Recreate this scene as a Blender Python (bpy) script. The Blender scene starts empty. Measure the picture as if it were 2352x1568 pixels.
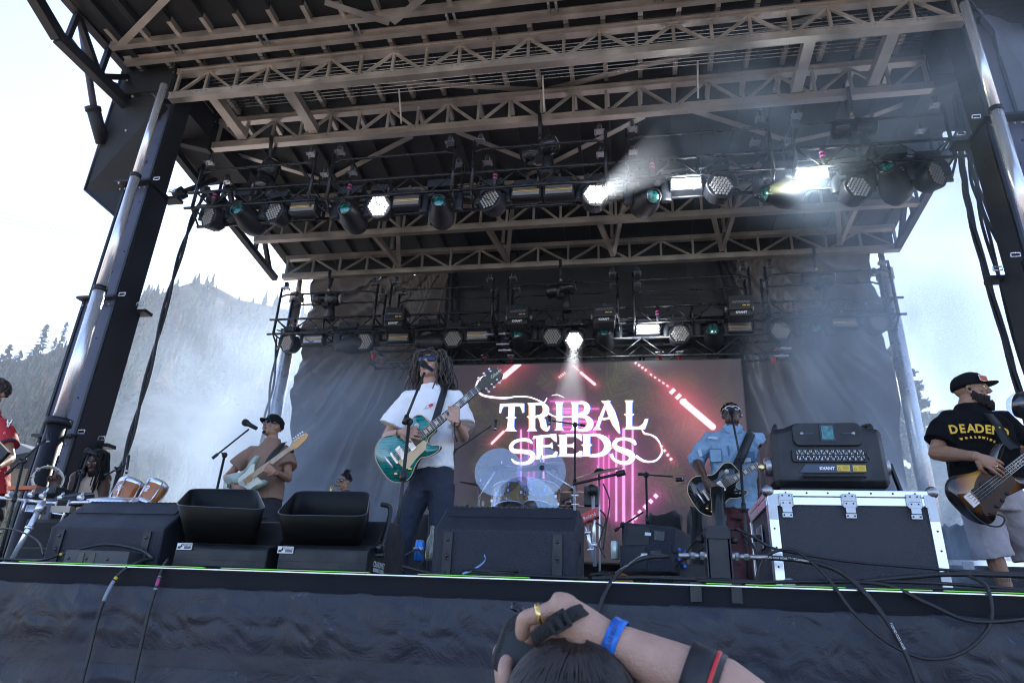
import bpy, bmesh, math, random
from mathutils import Vector, Matrix, noise
V=Vector; R=math.radians; PI=math.pi
sc=bpy.context.scene; COL=sc.collection
random.seed(7)
# ---------------------------------------------------------------- camera (solved from the photograph's vanishing points)
CZ=1.358; FPX=1570.0
AX=V((0.9850204,0.02744761,0.17023934)); AY=V((0.16718704,-0.39378766,-0.90386933)); AZ=V((0.0422291,0.91879155,-0.39247776))
cam=bpy.data.cameras.new('camera'); cam.sensor_width=36; cam.lens=36*FPX/2352; cam.clip_end=5000; cam.clip_start=0.05
co=bpy.data.objects.new('camera',cam); COL.objects.link(co)
co.matrix_world=Matrix(((AX[0],AX[1],AX[2],0),(AY[0],AY[1],AY[2],0),(AZ[0],AZ[1],AZ[2],CZ),(0,0,0,1)))
sc.camera=co
cam.dof.use_dof=True; cam.dof.focus_distance=5.2; cam.dof.aperture_fstop=10
# ---------------------------------------------------------------- sky, sun, exposure
SUN_EL=R(33); SUN_AZ=R(-12)      # azimuth measured from +Y towards +X
w=bpy.data.worlds.new('World'); sc.world=w; w.use_nodes=True
nt=w.node_tree; bg=nt.nodes['Background']; sky=nt.nodes.new('ShaderNodeTexSky')
sky.sky_type='NISHITA'; sky.sun_disc=False; sky.sun_elevation=SUN_EL; sky.sun_rotation=SUN_AZ
sky.ozone_density=1.5; sky.air_density=1.0; sky.dust_density=2.5; sky.altitude=1500
tn=nt.nodes.new('ShaderNodeMix'); tn.data_type='RGBA'; tn.blend_type='MULTIPLY'; tn.inputs[0].default_value=1; tn.inputs[7].default_value=(.95,1.0,1.15,1); nt.links.new(sky.outputs[0],tn.inputs[6]); nt.links.new(tn.outputs[2],bg.inputs[0]); bg.inputs[1].default_value=0.15
sl=bpy.data.lights.new('sun','SUN'); sl.energy=5.0; sl.angle=R(0.5); sl.color=(1,0.94,0.85)
so=bpy.data.objects.new('sun',sl); COL.objects.link(so)
sd=V((math.sin(SUN_AZ)*math.cos(SUN_EL),math.cos(SUN_AZ)*math.cos(SUN_EL),math.sin(SUN_EL)))
so.rotation_euler=sd.to_track_quat('Z','Y').to_euler(); so.location=sd*60
vs=sc.view_settings; vs.view_transform='Standard'; vs.look='None'; vs.gamma=1; vs.use_curve_mapping=False
vs.exposure=1.42
cy=sc.cycles; cy.pixel_filter_type='BLACKMAN_HARRIS'; cy.filter_width=1.05; cy.use_denoising=True
try: cy.denoiser='OPENIMAGEDENOISE'
except Exception: pass
cy.max_bounces=7; cy.diffuse_bounces=4; cy.glossy_bounces=3; cy.transmission_bounces=3; cy.transparent_max_bounces=12
cy.volume_bounces=1; cy.volume_step_rate=1.0; cy.volume_max_steps=96; cy.sample_clamp_indirect=6; cy.caustics_reflective=False; cy.caustics_refractive=False
# ---------------------------------------------------------------- placing helpers: a photo point put at a known depth y, height z or side x
def _ray(px,py):
    c=V((px-1176,784-py,-FPX)); return V((AX.dot(c),AY.dot(c),AZ.dot(c)))
def PY(px,py,y): r=_ray(px,py); p=r*(y/r.y); return V((p.x,p.y,p.z+CZ))
def PZ(px,py,z): r=_ray(px,py); p=r*((z-CZ)/r.z); return V((p.x,p.y,z))
def PX(px,py,x): r=_ray(px,py); p=r*(x/r.x); return V((p.x,p.y,p.z+CZ))
# ---------------------------------------------------------------- materials
MATS={}
def mat(name,col,rough=0.5,metal=0.0,var=0.0,vs_=6.0,bump=0.0,bs=60.0,emit=None,es=0,coat=0,spec=0.5,sheen=0,stretch=None,trans=0,alpha=1):
    m=bpy.data.materials.new(name); m.use_nodes=True; n=m.node_tree; b=n.nodes['Principled BSDF']
    b.inputs['Base Color'].default_value=(*col,1); b.inputs['Roughness'].default_value=rough; b.inputs['Metallic'].default_value=metal
    b.inputs['Specular IOR Level'].default_value=spec; b.inputs['Coat Weight'].default_value=coat
    if sheen: b.inputs['Sheen Weight'].default_value=sheen
    if trans: b.inputs['Transmission Weight'].default_value=trans
    if alpha<1: b.inputs['Alpha'].default_value=alpha
    tc=n.nodes.new('ShaderNodeTexCoord'); src=tc.outputs['Object']
    if stretch:
        mp=n.nodes.new('ShaderNodeMapping'); mp.inputs['Scale'].default_value=stretch; n.links.new(src,mp.inputs[0]); src=mp.outputs[0]
    if var:
        t=n.nodes.new('ShaderNodeTexNoise'); t.inputs['Scale'].default_value=vs_; t.inputs['Detail'].default_value=5
        n.links.new(src,t.inputs[0]); r=n.nodes.new('ShaderNodeMapRange'); r.inputs[1].default_value=.3; r.inputs[2].default_value=.7
        r.inputs[3].default_value=1-var; r.inputs[4].default_value=1+var; n.links.new(t.outputs[0],r.inputs[0])
        x=n.nodes.new('ShaderNodeMix'); x.data_type='RGBA'; x.blend_type='MULTIPLY'; x.inputs[0].default_value=1
        x.inputs[6].default_value=(*col,1); n.links.new(r.outputs[0],x.inputs[7]); n.links.new(x.outputs[2],b.inputs['Base Color'])
        rr=n.nodes.new('ShaderNodeMapRange'); rr.inputs[1].default_value=.3; rr.inputs[2].default_value=.7
        rr.inputs[3].default_value=max(0,rough-.12); rr.inputs[4].default_value=min(1,rough+.12); n.links.new(t.outputs[0],rr.inputs[0]); n.links.new(rr.outputs[0],b.inputs['Roughness'])
    if bump:
        t=n.nodes.new('ShaderNodeTexNoise'); t.inputs['Scale'].default_value=bs; t.inputs['Detail'].default_value=3
        n.links.new(src,t.inputs[0]); bp=n.nodes.new('ShaderNodeBump'); bp.inputs['Strength'].default_value=bump; bp.inputs['Distance'].default_value=.01
        n.links.new(t.outputs[0],bp.inputs['Height']); n.links.new(bp.outputs[0],b.inputs['Normal'])
    if emit: b.inputs['Emission Color'].default_value=(*emit,1); b.inputs['Emission Strength'].default_value=es
    MATS[name]=m; return m
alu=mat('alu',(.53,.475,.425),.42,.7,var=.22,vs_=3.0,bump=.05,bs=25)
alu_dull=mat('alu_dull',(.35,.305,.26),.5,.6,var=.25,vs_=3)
alu_bright=mat('alu_bright',(.75,.76,.78),.3,.85,var=.15,vs_=5)
chrome=mat('chrome',(.9,.9,.93),.26,.7,var=.06,vs_=2,stretch=(6,6,.4))
steel=mat('steel',(.38,.38,.40),.35,.9,var=.15,vs_=9)
black_steel=mat('black_steel',(.011,.013,.019),.5,.1,var=.35,vs_=1.6,bump=.08,bs=8)
mast_steel=mat('mast_steel',(.075,.08,.12),.5,.15,var=.4,vs_=1.4,bump=.1,bs=6)
roof_black=mat('roof_black',(.010,.0095,.0095),.7,0,var=.3,vs_=1.2,bump=.2,bs=3)
truss_black=mat('truss_black',(.018,.018,.021),.32,.35,var=.4,vs_=14)
plastic=mat('plastic',(.009,.010,.013),.5,0,var=.25,vs_=8,bump=.1,bs=90)
plastic_gloss=mat('plastic_gloss',(.012,.012,.014),.22,0,var=.2,vs_=6)
wedge_paint=mat('wedge_paint',(.012,.015,.026),.6,0,var=.15,vs_=5,bump=.65,bs=170)
rubber=mat('rubber',(.013,.013,.015),.5,0,var=.3,vs_=12,bump=.1,bs=40)
white_paint=mat('white_paint',(.75,.75,.74),.4)
green_tape=mat('green_tape',(.25,.75,.06),.5)
yellow=mat('yellow',(.75,.50,.03),.5)
pink_tape=mat('pink_tape',(.38,.06,.19),.5)
red=mat('red',(.6,.03,.03),.4)
rust=mat('rust',(.33,.17,.11),.6,var=.3)
gold=mat('gold',(.85,.6,.22),.25,1)
brass=mat('brass',(.72,.55,.25),.3,1,var=.25,vs_=20)
ledw=mat('led_on',(1,1,1),.5,emit=(1,1,1),es=2.2)
led_strobe=mat('strobe_on',(1,1,1),.5,emit=(.85,.93,1),es=22)
led_off=mat('led_off',(.38,.36,.33),.25,.5)
lens_green=mat('lens_green',(.01,.12,.10),.08,.3,var=.8,vs_=40,coat=1)
# ---------------------------------------------------------------- mesh builder
class MB:
    def __init__(s): s.v=[]; s.f=[]; s.m=[]; s.mats=[]; s.sm=[]; s.cm=0; s.cs=False
    def use(s,m,smooth=False):
        if m not in s.mats: s.mats.append(m)
        s.cm=s.mats.index(m); s.cs=smooth; return s
    def add(s,vs,fs,smooth=None):
        b=len(s.v); s.v+= [V(p) for p in vs]
        for f in fs: s.f.append([b+i for i in f]); s.m.append(s.cm); s.sm.append(s.cs if smooth is None else smooth)
        return s
    def box(s,c,sz,rot=None):
        c=V(c); hx,hy,hz=sz[0]/2,sz[1]/2,sz[2]/2
        p=[V((x*hx,y*hy,z*hz)) for x in(-1,1) for y in(-1,1) for z in(-1,1)]
        if rot is not None: p=[rot@q for q in p]
        return s.add([q+c for q in p],[(0,1,3,2),(4,6,7,5),(0,4,5,1),(2,3,7,6),(0,2,6,4),(1,5,7,3)],False)
    def bbox(s,a,b): return s.box([(a[i]+b[i])/2 for i in range(3)],[abs(b[i]-a[i]) for i in range(3)])
    def frame(s,d,up=V((0,0,1))):
        d=V(d).normalized(); up=V(up)
        if abs(d.dot(up))>.97: up=V((1,0,0)) if abs(d.x)<.9 else V((0,1,0))
        x=d.cross(up).normalized(); y=x.cross(d).normalized(); return x,y,d
    def bar(s,a,b,w,h,up=(0,0,1)):
        a=V(a);b=V(b); x,y,d=s.frame(b-a,V(up)); p=[]
        for q in(a,b):
            for i,j in((-1,-1),(1,-1),(1,1),(-1,1)): p.append(q+x*i*w/2+y*j*h/2)
        return s.add(p,[(0,3,2,1),(4,5,6,7),(0,1,5,4),(1,2,6,5),(2,3,7,6),(3,0,4,7)],False)
    def tube(s,pts,rad,n=8,cap=True,el=1.0,up=(0,0,1),smooth=True):
        pts=[V(p) for p in pts]; N=len(pts)
        if not isinstance(rad,(list,tuple)): rad=[rad]*N
        x=None; vs=[]
        for i,p in enumerate(pts):
            d=(pts[min(i+1,N-1)]-pts[max(i-1,0)]).normalized()
            if x is None: x,y,_=s.frame(d,V(up))
            else:
                x=(x-d*x.dot(d)).normalized(); y=x.cross(d).normalized()
            r=rad[i]; rx,ry=(r if isinstance(r,(tuple,list)) else (r,r*el))
            for k in range(n):
                a=2*PI*k/n; vs.append(p+x*math.cos(a)*rx+y*math.sin(a)*ry)
        fs=[]
        for i in range(N-1):
            for k in range(n):
                k2=(k+1)%n; fs.append((i*n+k,i*n+k2,(i+1)*n+k2,(i+1)*n+k))
        s.add(vs,fs,smooth)
        if cap:
            b=len(s.v)-N*n
            s.f.append([b+k for k in range(n)][::-1]); s.m.append(s.cm); s.sm.append(False)
            s.f.append([b+(N-1)*n+k for k in range(n)]); s.m.append(s.cm); s.sm.append(False)
        return s
    def lathe(s,c,axis,prof,n=24,smooth=True,up=(0,0,1)):
        c=V(c); x,y,d=s.frame(axis,V(up)); vs=[]
        for r,h in prof:
            for k in range(n):
                a=2*PI*k/n; vs.append(c+d*h+(x*math.cos(a)+y*math.sin(a))*max(r,1e-5))
        fs=[(i*n+k,i*n+(k+1)%n,(i+1)*n+(k+1)%n,(i+1)*n+k) for i in range(len(prof)-1) for k in range(n)]
        return s.add(vs,fs,smooth)
    def ell(s,c,r,rot=None,n=16,m=10):
        c=V(c); vs=[];fs=[]
        for i in range(m+1):
            t=PI*i/m
            for k in range(n):
                a=2*PI*k/n; p=V((r[0]*math.sin(t)*math.cos(a),r[1]*math.sin(t)*math.sin(a),r[2]*math.cos(t)))
                if rot is not None: p=rot@p
                vs.append(c+p)
        for i in range(m):
            for k in range(n): fs.append((i*n+k,(i+1)*n+k,(i+1)*n+(k+1)%n,i*n+(k+1)%n))
        return s.add(vs,fs,True)
    def prism(s,pts,thick,M=None,bevel=0):
        """polygon in local xy extruded from -thick/2 to +thick/2 along z, placed by 4x4 M"""
        M=M or Matrix.Identity(4); n=len(pts); h=thick/2
        if bevel:
            cx=sum(p[0] for p in pts)/n; cy_=sum(p[1] for p in pts)/n
            ins=inset(pts,bevel)
            L=[(ins,-h),(pts,-h+bevel),(pts,h-bevel),(ins,h)]
        else: L=[(pts,-h),(pts,h)]
        vs=[];
        for q,z in L: vs+=[M@V((p[0],p[1],z)) for p in q]
        fs=[]
        for i in range(len(L)-1):
            for k in range(n): k2=(k+1)%n; fs.append((i*n+k,i*n+k2,(i+1)*n+k2,(i+1)*n+k))
        fs.append(list(range(n))[::-1]); fs.append([(len(L)-1)*n+k for k in range(n)])
        return s.add(vs,fs)
    def grid(s,fn,nu,nv,smooth=True):
        vs=[fn(i/nu,j/nv) for i in range(nu+1) for j in range(nv+1)]
        fs=[(i*(nv+1)+j,(i+1)*(nv+1)+j,(i+1)*(nv+1)+j+1,i*(nv+1)+j+1) for i in range(nu) for j in range(nv)]
        return s.add(vs,fs,smooth)
    def build(s,name,parent=None,m=None,bevel=0,remesh=0,smooth_it=0,disp=None,sub=0,solid=0):
        me=bpy.data.meshes.new(name); o=org(parent)
        me.from_pydata([p-o for p in s.v],[],s.f)
        for x in (s.mats or [m or plastic]): me.materials.append(x)
        if not s.mats: s.m=[0]*len(s.f)
        me.polygons.foreach_set('material_index',s.m); me.polygons.foreach_set('use_smooth',s.sm)
        me.update()
        if remesh==0:
            bm=bmesh.new(); bm.from_mesh(me); bmesh.ops.recalc_face_normals(bm,faces=bm.faces); bm.to_mesh(me); bm.free()
        ob=bpy.data.objects.new(name,me); COL.objects.link(ob)
        if parent: ob.parent=parent
        mods=False
        if solid: md=ob.modifiers.new('s','SOLIDIFY'); md.thickness=solid; mods=True
        if bevel: md=ob.modifiers.new('b','BEVEL'); md.width=bevel; md.segments=2; md.limit_method='ANGLE'; md.angle_limit=R(40); mods=True
        if remesh: md=ob.modifiers.new('r','REMESH'); md.mode='VOXEL'; md.voxel_size=remesh; md.use_smooth_shade=True; mods=True
        if smooth_it: md=ob.modifiers.new('sm','SMOOTH'); md.factor=.5; md.iterations=smooth_it; mods=True
        if sub: md=ob.modifiers.new('u','SUBSURF'); md.levels=sub; md.render_levels=sub; mods=True
        if disp:
            tx=bpy.data.textures.new('d','CLOUDS'); tx.noise_scale=disp[1]; md=ob.modifiers.new('d','DISPLACE'); md.texture=tx; md.strength=disp[0]; md.mid_level=.5; mods=True
        if mods:
            dg=bpy.context.evaluated_depsgraph_get(); ev=ob.evaluated_get(dg); nm=bpy.data.meshes.new_from_object(ev); ob.modifiers.clear()
            nm.name=name; ob.data=nm; bpy.data.meshes.remove(me)
            if remesh:
                nm.polygons.foreach_set('use_smooth',[True]*len(nm.polygons))
        return ob
def inset(pts,d):
    n=len(pts); A=sum(pts[i][0]*pts[(i+1)%n][1]-pts[(i+1)%n][0]*pts[i][1] for i in range(n)); sg=1 if A>0 else -1; out=[]
    for i in range(n):
        p0,p1,p2=pts[i-1],pts[i],pts[(i+1)%n]
        a=V((p1[0]-p0[0],p1[1]-p0[1])); b=V((p2[0]-p1[0],p2[1]-p1[1]))
        if a.length<1e-9: a=b
        if b.length<1e-9: b=a
        a.normalize(); b.normalize(); n1=V((-a.y,a.x))*sg; n2=V((-b.y,b.x))*sg; q=n1+n2
        if q.length<.3: q=n1
        q=q/max(q.length_squared/2,.5); out.append((p1[0]+q.x*d,p1[1]+q.y*d))
    return out
def org(p):
    o=V((0,0,0))
    while p is not None: o+=p.location; p=p.parent
    return o
def thing(name,label,cat,loc=(0,0,0),group=None):
    o=bpy.data.objects.new(name,None); o.empty_display_size=.1; COL.objects.link(o); o.location=loc; return tag(o,label,cat,group)
def tag(o,label=None,cat=None,group=None,kind=None):
    if label: o['label']=label
    if cat: o['category']=cat
    if group: o['group']=group
    if kind: o['kind']=kind
    return o
def dup(root,loc,rot=None,label=None,group=None,scale=None):
    r=root.copy(); COL.objects.link(r); r.location=loc
    if rot is not None: r.rotation_euler=rot
    if scale: r.scale=scale
    if label: r['label']=label
    if group: r['group']=group
    for ch in list(root.children):
        c=ch.copy(); COL.objects.link(c); c.parent=r
        for g in ch.children: d=g.copy(); COL.objects.link(d); d.parent=c
    return r
def spline(pts,k=8):
    pts=[V(p) for p in pts]; out=[]; n=len(pts)
    for i in range(n-1):
        p0=pts[max(i-1,0)];p1=pts[i];p2=pts[i+1];p3=pts[min(i+2,n-1)]
        for j in range(k):
            t=j/k; out.append(0.5*((2*p1)+(p2-p0)*t+(2*p0-5*p1+4*p2-p3)*t*t+(3*p1-p0-3*p2+p3)*t**3))
    out.append(pts[-1]); return out
def cloop(pts,k=4):
    """closed smooth 2-D outline"""
    n=len(pts); out=[]
    for i in range(n):
        p0,p1,p2,p3=[V((*pts[(i+j-1)%n],0)) for j in range(4)]
        for j in range(k):
            t=j/k; q=0.5*((2*p1)+(p2-p0)*t+(2*p0-5*p1+4*p2-p3)*t*t+(3*p1-p0-3*p2+p3)*t**3); out.append((q.x,q.y))
    return out
def rrect(w,h,r,k=4):
    out=[]
    for cx,cy_,a0 in((w/2-r,h/2-r,0),(-w/2+r,h/2-r,90),(-w/2+r,-h/2+r,180),(w/2-r,-h/2+r,270)):
        for i in range(k+1): a=R(a0+90*i/k); out.append((cx+r*math.cos(a),cy_+r*math.sin(a)))
    return out
def mframe(o,x,y,z=None):
    """4x4 with origin o, local axes x,y,(z)"""
    x=V(x).normalized(); y=V(y); y=(y-x*y.dot(x)).normalized(); z=x.cross(y)
    return Matrix(((x.x,y.x,z.x,o[0]),(x.y,y.y,z.y,o[1]),(x.z,y.z,z.z,o[2]),(0,0,0,1)))
GZ=0.0; DK=1.60; SF=3.4   # ground, deck top, stage front edge
# ================================================================ SETTING
g=MB().use(mat('dust',(.42,.34,.26),.95,var=.25,vs_=.4,bump=.4,bs=5)); g.grid(lambda u,v:V((-700+1400*u,-500+1300*v,0)),8,8); tag(g.build('ground'),kind='structure')
# ---- stage platform
st=thing('stage_platform','black stage deck with a bright metal front edge and dark fabric skirt','stage',(-1.1,SF,0))
b=MB().use(plastic); b.bbox((-8.2,SF+.02,DK-.12),(6.2,11.2,DK)); b.build('deck',st)
b=MB().use(alu_bright); b.bar((-8.2,SF-.012,DK-.004),(6.2,SF-.012,DK-.004),.03,.005); b.build('edge_strip',st)
for x0,x1 in((-3.3,-2.2),(-2.1,-1.3),(-1.05,-.5),(.31,.42),(.48,.9),(.95,1.25),(1.3,1.9)): b=MB().use(green_tape); b.bar((x0,SF-.0135,DK+.0052),(x1,SF-.0135,DK+.0052),.024,.004); b.build('green_tape',st)
b=MB().use(mat('fascia',(.007,.008,.012),.7,spec=.2,var=.3,vs_=4)); b.bbox((-8.2,SF-.008,DK-.088),(6.2,SF+.02,DK-.013)); b.bar((-8.2,SF-.014,DK-.094),(6.2,SF-.014,DK-.094),.012,.01)
for x,wd in((.262,.05),(.44,.046)):
    b.use(rubber); b.bbox((x-wd/2,SF-.022,DK-.075),(x+wd/2,SF+.05,DK+.009))
b.build('fascia',st)
def skirt(u,v):
    x=-5.2+9*u; z=DK-.09-(DK-.09)*v; y=SF-.004
    q=(x+.5*noise.noise((x*1.3,z*1.3,20)),z+.35*noise.noise((x*1.3,z*1.3,30)))
    cr_=1-abs(noise.noise((q[0]*1.5+q[1]*1.0,q[1]*1.1,12))); cr2=1-abs(noise.noise((q[0]*5.5-q[1]*3,q[1]*4.5,15)))
    y+=-.030*cr_**10*min(1,max(0,v-.12)*5)-.005*cr2**8*(.5+noise.noise((x*.8,z,40)))*min(1,v*4)
    n=noise.noise((x*1.6,z*.9,1)); n2=noise.noise((x*5+z*2,z*4.5,3)); n3=noise.noise((x*1.1+z*1.7,z*.8,7)); n4=noise.noise((x*14,z*10,9))
    y+=-.014+.030*n*min(1,v*3)+.006*n2+.03*n3*v+.0015*n4+.010*math.sin(x*7+2*noise.noise((x,z*.5,50)))*v
    if v<.2: y-=(.020*(1+.7*noise.noise((x*5,0,4)))+.012*noise.noise((x*10,z*12,2))-.010*(1-abs(noise.noise((x*8+z*6,z*9,60))))**7)*math.sin(v/.2*PI)
    return V((x,y,z))
sk=mat('skirt_vinyl',(.0125,.0145,.026),.43,var=.35,vs_=2.2,bump=.2,bs=9)
# pale scuffs
n_=sk.node_tree; tn_=n_.nodes.new('ShaderNodeTexNoise'); tn_.inputs['Scale'].default_value=4.5; tn_.inputs['Detail'].default_value=9; tn_.inputs['Roughness'].default_value=.62; tn_.inputs['Distortion'].default_value=1.4; tq_=n_.nodes.new('ShaderNodeTexCoord'); n_.links.new(tq_.outputs['Object'],tn_.inputs[0]); bq_=n_.nodes.new('ShaderNodeBump'); bq_.inputs['Strength'].default_value=.55; bq_.inputs['Distance'].default_value=.035; n_.links.new(tn_.outputs[0],bq_.inputs['Height']); n_.links.new(bq_.outputs[0],n_.nodes['Principled BSDF'].inputs['Normal']); bsdf=n_.nodes['Principled BSDF']; tc=n_.nodes.new('ShaderNodeTexCoord')
t1=n_.nodes.new('ShaderNodeTexNoise'); t1.inputs['Scale'].default_value=7; t1.inputs['Detail'].default_value=8; t1.inputs['Roughness'].default_value=.75; t1.inputs['Distortion'].default_value=1.5
t2=n_.nodes.new('ShaderNodeTexNoise'); t2.inputs['Scale'].default_value=1.3
n_.links.new(tc.outputs['Object'],t1.inputs[0]); n_.links.new(tc.outputs['Object'],t2.inputs[0])
r1=n_.nodes.new('ShaderNodeMapRange'); r1.inputs[1].default_value=.61; r1.inputs[2].default_value=.66; n_.links.new(t1.outputs[0],r1.inputs[0])
r2=n_.nodes.new('ShaderNodeMapRange'); r2.inputs[1].default_value=.47; r2.inputs[2].default_value=.58; n_.links.new(t2.outputs[0],r2.inputs[0])
ml=n_.nodes.new('ShaderNodeMath'); ml.operation='MULTIPLY'; n_.links.new(r1.outputs[0],ml.inputs[0]); n_.links.new(r2.outputs[0],ml.inputs[1])
old=bsdf.inputs['Base Color'].links[0].from_socket; mx=n_.nodes.new('ShaderNodeMix'); mx.data_type='RGBA'; n_.links.new(ml.outputs[0],mx.inputs[0]); n_.links.new(old,mx.inputs[6]); mx.inputs[7].default_value=(.10,.105,.12,1); n_.links.new(mx.outputs[2],bsdf.inputs['Base Color'])
b=MB().use(sk,True); b.grid(skirt,760,110); b.build('skirt',st,solid=.002)
b=MB().use(mat('hem_band',(.017,.018,.025),.55,var=.2,vs_=4,bump=.3,bs=30),True)
b.grid(lambda u,v:skirt(u,.2+.045*v)+V((0,-.004,0)),760,4); b.build('hem_band',st)
for x in(-6,-3,0,3):
    for y in(4,7,10): b=MB().use(alu_dull); b.bar((x,y,0),(x,y,DK-.12),.1,.1); b.build('support',st)
# ---- drum riser
rs=thing('drum_riser','low white edged riser under the drum kit','riser',(-.6,6.2,DK))
b=MB().use(plastic); b.bbox((-1.9,6.2,DK+.02),(.7,9.6,DK+.16)); b.build('platform',rs)
b=MB().use(white_paint); b.bbox((-1.9,6.17,DK+.0),(.7,6.197,DK+.15)); b.build('front_rail',rs)
# ---------------------------------------------------------------- stage roof
XL,XR=-6.02,3.73; XC=(XL+XR)/2
RZ=8.37
def roofz(y): return RZ-max(0,y-7.2)*.11
rf=thing('stage_roof','black ribbed stage roof over bare aluminium trusses','stage roof',(XC,6.3,7.6))
FX0,FX1=-6.75,4.5; YF=2.6; YB=11.0
b=MB().use(roof_black); 
b.add([(FX0,YF,RZ),(FX1,YF,RZ),(FX1,7.2,RZ),(FX0,7.2,RZ),(FX0,YF,RZ+.12),(FX1,YF,RZ+.12),(FX1,7.2,RZ+.12),(FX0,7.2,RZ+.12)],[(0,1,2,3),(4,7,6,5),(0,4,5,1),(0,3,7,4),(1,5,6,2)])
zb=roofz(YB); b.add([(FX0,7.2,RZ),(FX1,7.2,RZ),(FX1,YB,zb),(FX0,YB,zb),(FX0,7.2,RZ+.12),(FX1,7.2,RZ+.12),(FX1,YB,zb+.12),(FX0,YB,zb+.12)],[(0,1,2,3),(4,7,6,5),(2,6,7,3),(0,3,7,4),(1,5,6,2)])
b.build('roof_panel',rf)
# ribs
NR=25
for i in range(NR):
    x=FX0+.2+(FX1-FX0-.4)*i/(NR-1); b=MB(); 
    segs=[(YF,5.72,RZ,RZ),(6.08,7.2,RZ,RZ),(7.2,9.05,RZ,roofz(9.05)),(9.1,YB,roofz(9.1),zb)]
    for k,(y0,y1,z0,z1) in enumerate(segs):
        b.use(roof_black); b.bar((x,y0,z0-.04),(x,y1,z1-.04),.05,.078)
        b.use(alu)
        if k in(0,): b.bar((x,y1-.22,z1-.045),(x,y1-.0,z1-.045),.056,.09)
        if k in(1,): b.bar((x,y0,z0-.045),(x,y0+.1,z0-.045),.056,.09); b.bar((x,6.20,z0-.045),(x,6.34,z0-.045),.056,.088); b.bar((x,6.78,z1-.045),(x,7.19,z1-.045),.056,.088)
        if k==2: b.bar((x,y0+.15,roofz(y0+.15)-.045),(x,y0+.45,roofz(y0+.45)-.045),.056,.088)
    b.build('rib',rf)
# hinge rails (double)
for y,z in((5.75,RZ-.10),(6.03,RZ-.10),(9.02,roofz(9.02)-.12),(9.2,roofz(9.2)-.12)):
    b=MB().use(alu); b.bar((FX0+.1,y,z),(FX1-.1,y,z),.075,.10); b.bar((FX0+.1,y+(.05 if y in(5.75,9.02) else -.05),z+.03),(FX1-.1,y+(.05 if y in(5.75,9.02) else -.05),z+.03),.04,.012)
    b.build('hinge_rail',rf)
b=MB().use(steel)
for i in range(9):
    x=FX0+.9+i*1.25
    for yy,zz in((5.89,RZ-.11),(9.11,roofz(9.11)-.14)):
        for dx in(0,.09): b.tube([(x+dx,yy-.09,zz),(x+dx,yy+.09,zz)],.017,6); b.tube([(x+dx,yy-.05,zz-.03),(x+dx,yy-.05,zz+.05)],.014,6)
b.build('hinge_bolt',rf)
def flat_truss(name,x0,x1,y,zb_,zt,bays,ch=.10,cw=.10,m=alu,post=.036,diag=.034,flip=0):
    b=MB().use(m)
    b.bar((x0,y,zb_+ch/2),(x1,y,zb_+ch/2),cw,ch); b.bar((x0+.02,y,zt-ch*.4),(x1-.02,y,zt-ch*.4),cw,ch*.8)
    # lips on the box chords
    b.bar((x0,y-cw/2-.006,zb_+ch-.01),(x1,y-cw/2-.006,zb_+ch-.01),.012,.02)
    b.bar((x0+.02,y-cw/2-.006,zt-.012),(x1-.02,y-cw/2-.006,zt-.012),.012,.024)
    a=zb_+ch; c=zt-ch*.8
    for i in range(bays+1):
        x=x0+.04+(x1-x0-.08)*i/bays; b.bar((x,y,a),(x,y,c),post,post*1.1,(0,1,0))
        if i<bays:
            xn=x0+.04+(x1-x0-.08)*(i+1)/bays
            if (i+flip)%2==0: b.bar((x+post*.7,y,a),(xn-post*.7,y,c),diag,diag*.9,(0,1,0))
            else: b.bar((x+post*.7,y,c),(xn-post*.7,y,a),diag,diag*.9,(0,1,0))
    b.use(steel,True)
    for i in range(bays+1):
        x=x0+.04+(x1-x0-.08)*i/bays
        for dx in((-.07,0,.07) if i%2 else (0,)):
            for zz in(a-.03,): b.ell((x+dx,y-cw/2-.008,zz),(.011,.009,.011),n=6,m=4)
        for dx in((0,) if i%2 else (-.07,0,.07)):
            b.ell((x+dx,y-cw/2-.008,c+.025),(.011,.009,.011),n=6,m=4)
    return b.build(name,rf)
flat_truss('roof_truss',XL,XR,6.28,7.75,8.26,22)
flat_truss('roof_truss',XL+.06,XR+.02,7.23,7.685,8.22,22,flip=1)
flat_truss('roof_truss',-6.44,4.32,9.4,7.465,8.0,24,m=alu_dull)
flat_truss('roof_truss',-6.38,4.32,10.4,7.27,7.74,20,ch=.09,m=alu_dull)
# cross beams along the depth
for px in((490,690),(640,700)):
    pass
for x in(-5.45,-4.35,2.15,3.05):
    b=MB().use(alu); b.bar((x,6.36,7.86),(x,7.15,7.83),.13,.12); b.build('cross_beam',rf)
for x in(-4.1,-2.1,-.25,1.55,3.4):
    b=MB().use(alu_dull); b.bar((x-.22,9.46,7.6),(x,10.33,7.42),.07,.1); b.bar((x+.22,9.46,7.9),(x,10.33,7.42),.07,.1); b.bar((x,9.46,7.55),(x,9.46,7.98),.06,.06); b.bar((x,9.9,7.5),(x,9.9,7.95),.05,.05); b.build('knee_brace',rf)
# thin rods running with the trusses
for k in range(5):
    b=MB().use(alu_bright,True); b.tube([(XL+.3,6.42+.055*k,8.2),(XR-.2,6.42+.055*k,8.2)],.006,5); b.build('rod',rf)
for k in range(4):
    b=MB().use(alu_bright,True); b.tube([(XL+.25,6.78+.06*k,8.2),(XR-.15,6.78+.06*k,8.2)],.006,5); b.build('rod',rf)
for x in(-3.05,-1.05,.95):
    b=MB().use(white_paint,True); b.tube([(x,6.9,8.2),(x,7.14,7.8)],.012,6); b.build('rod',rf)
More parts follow.
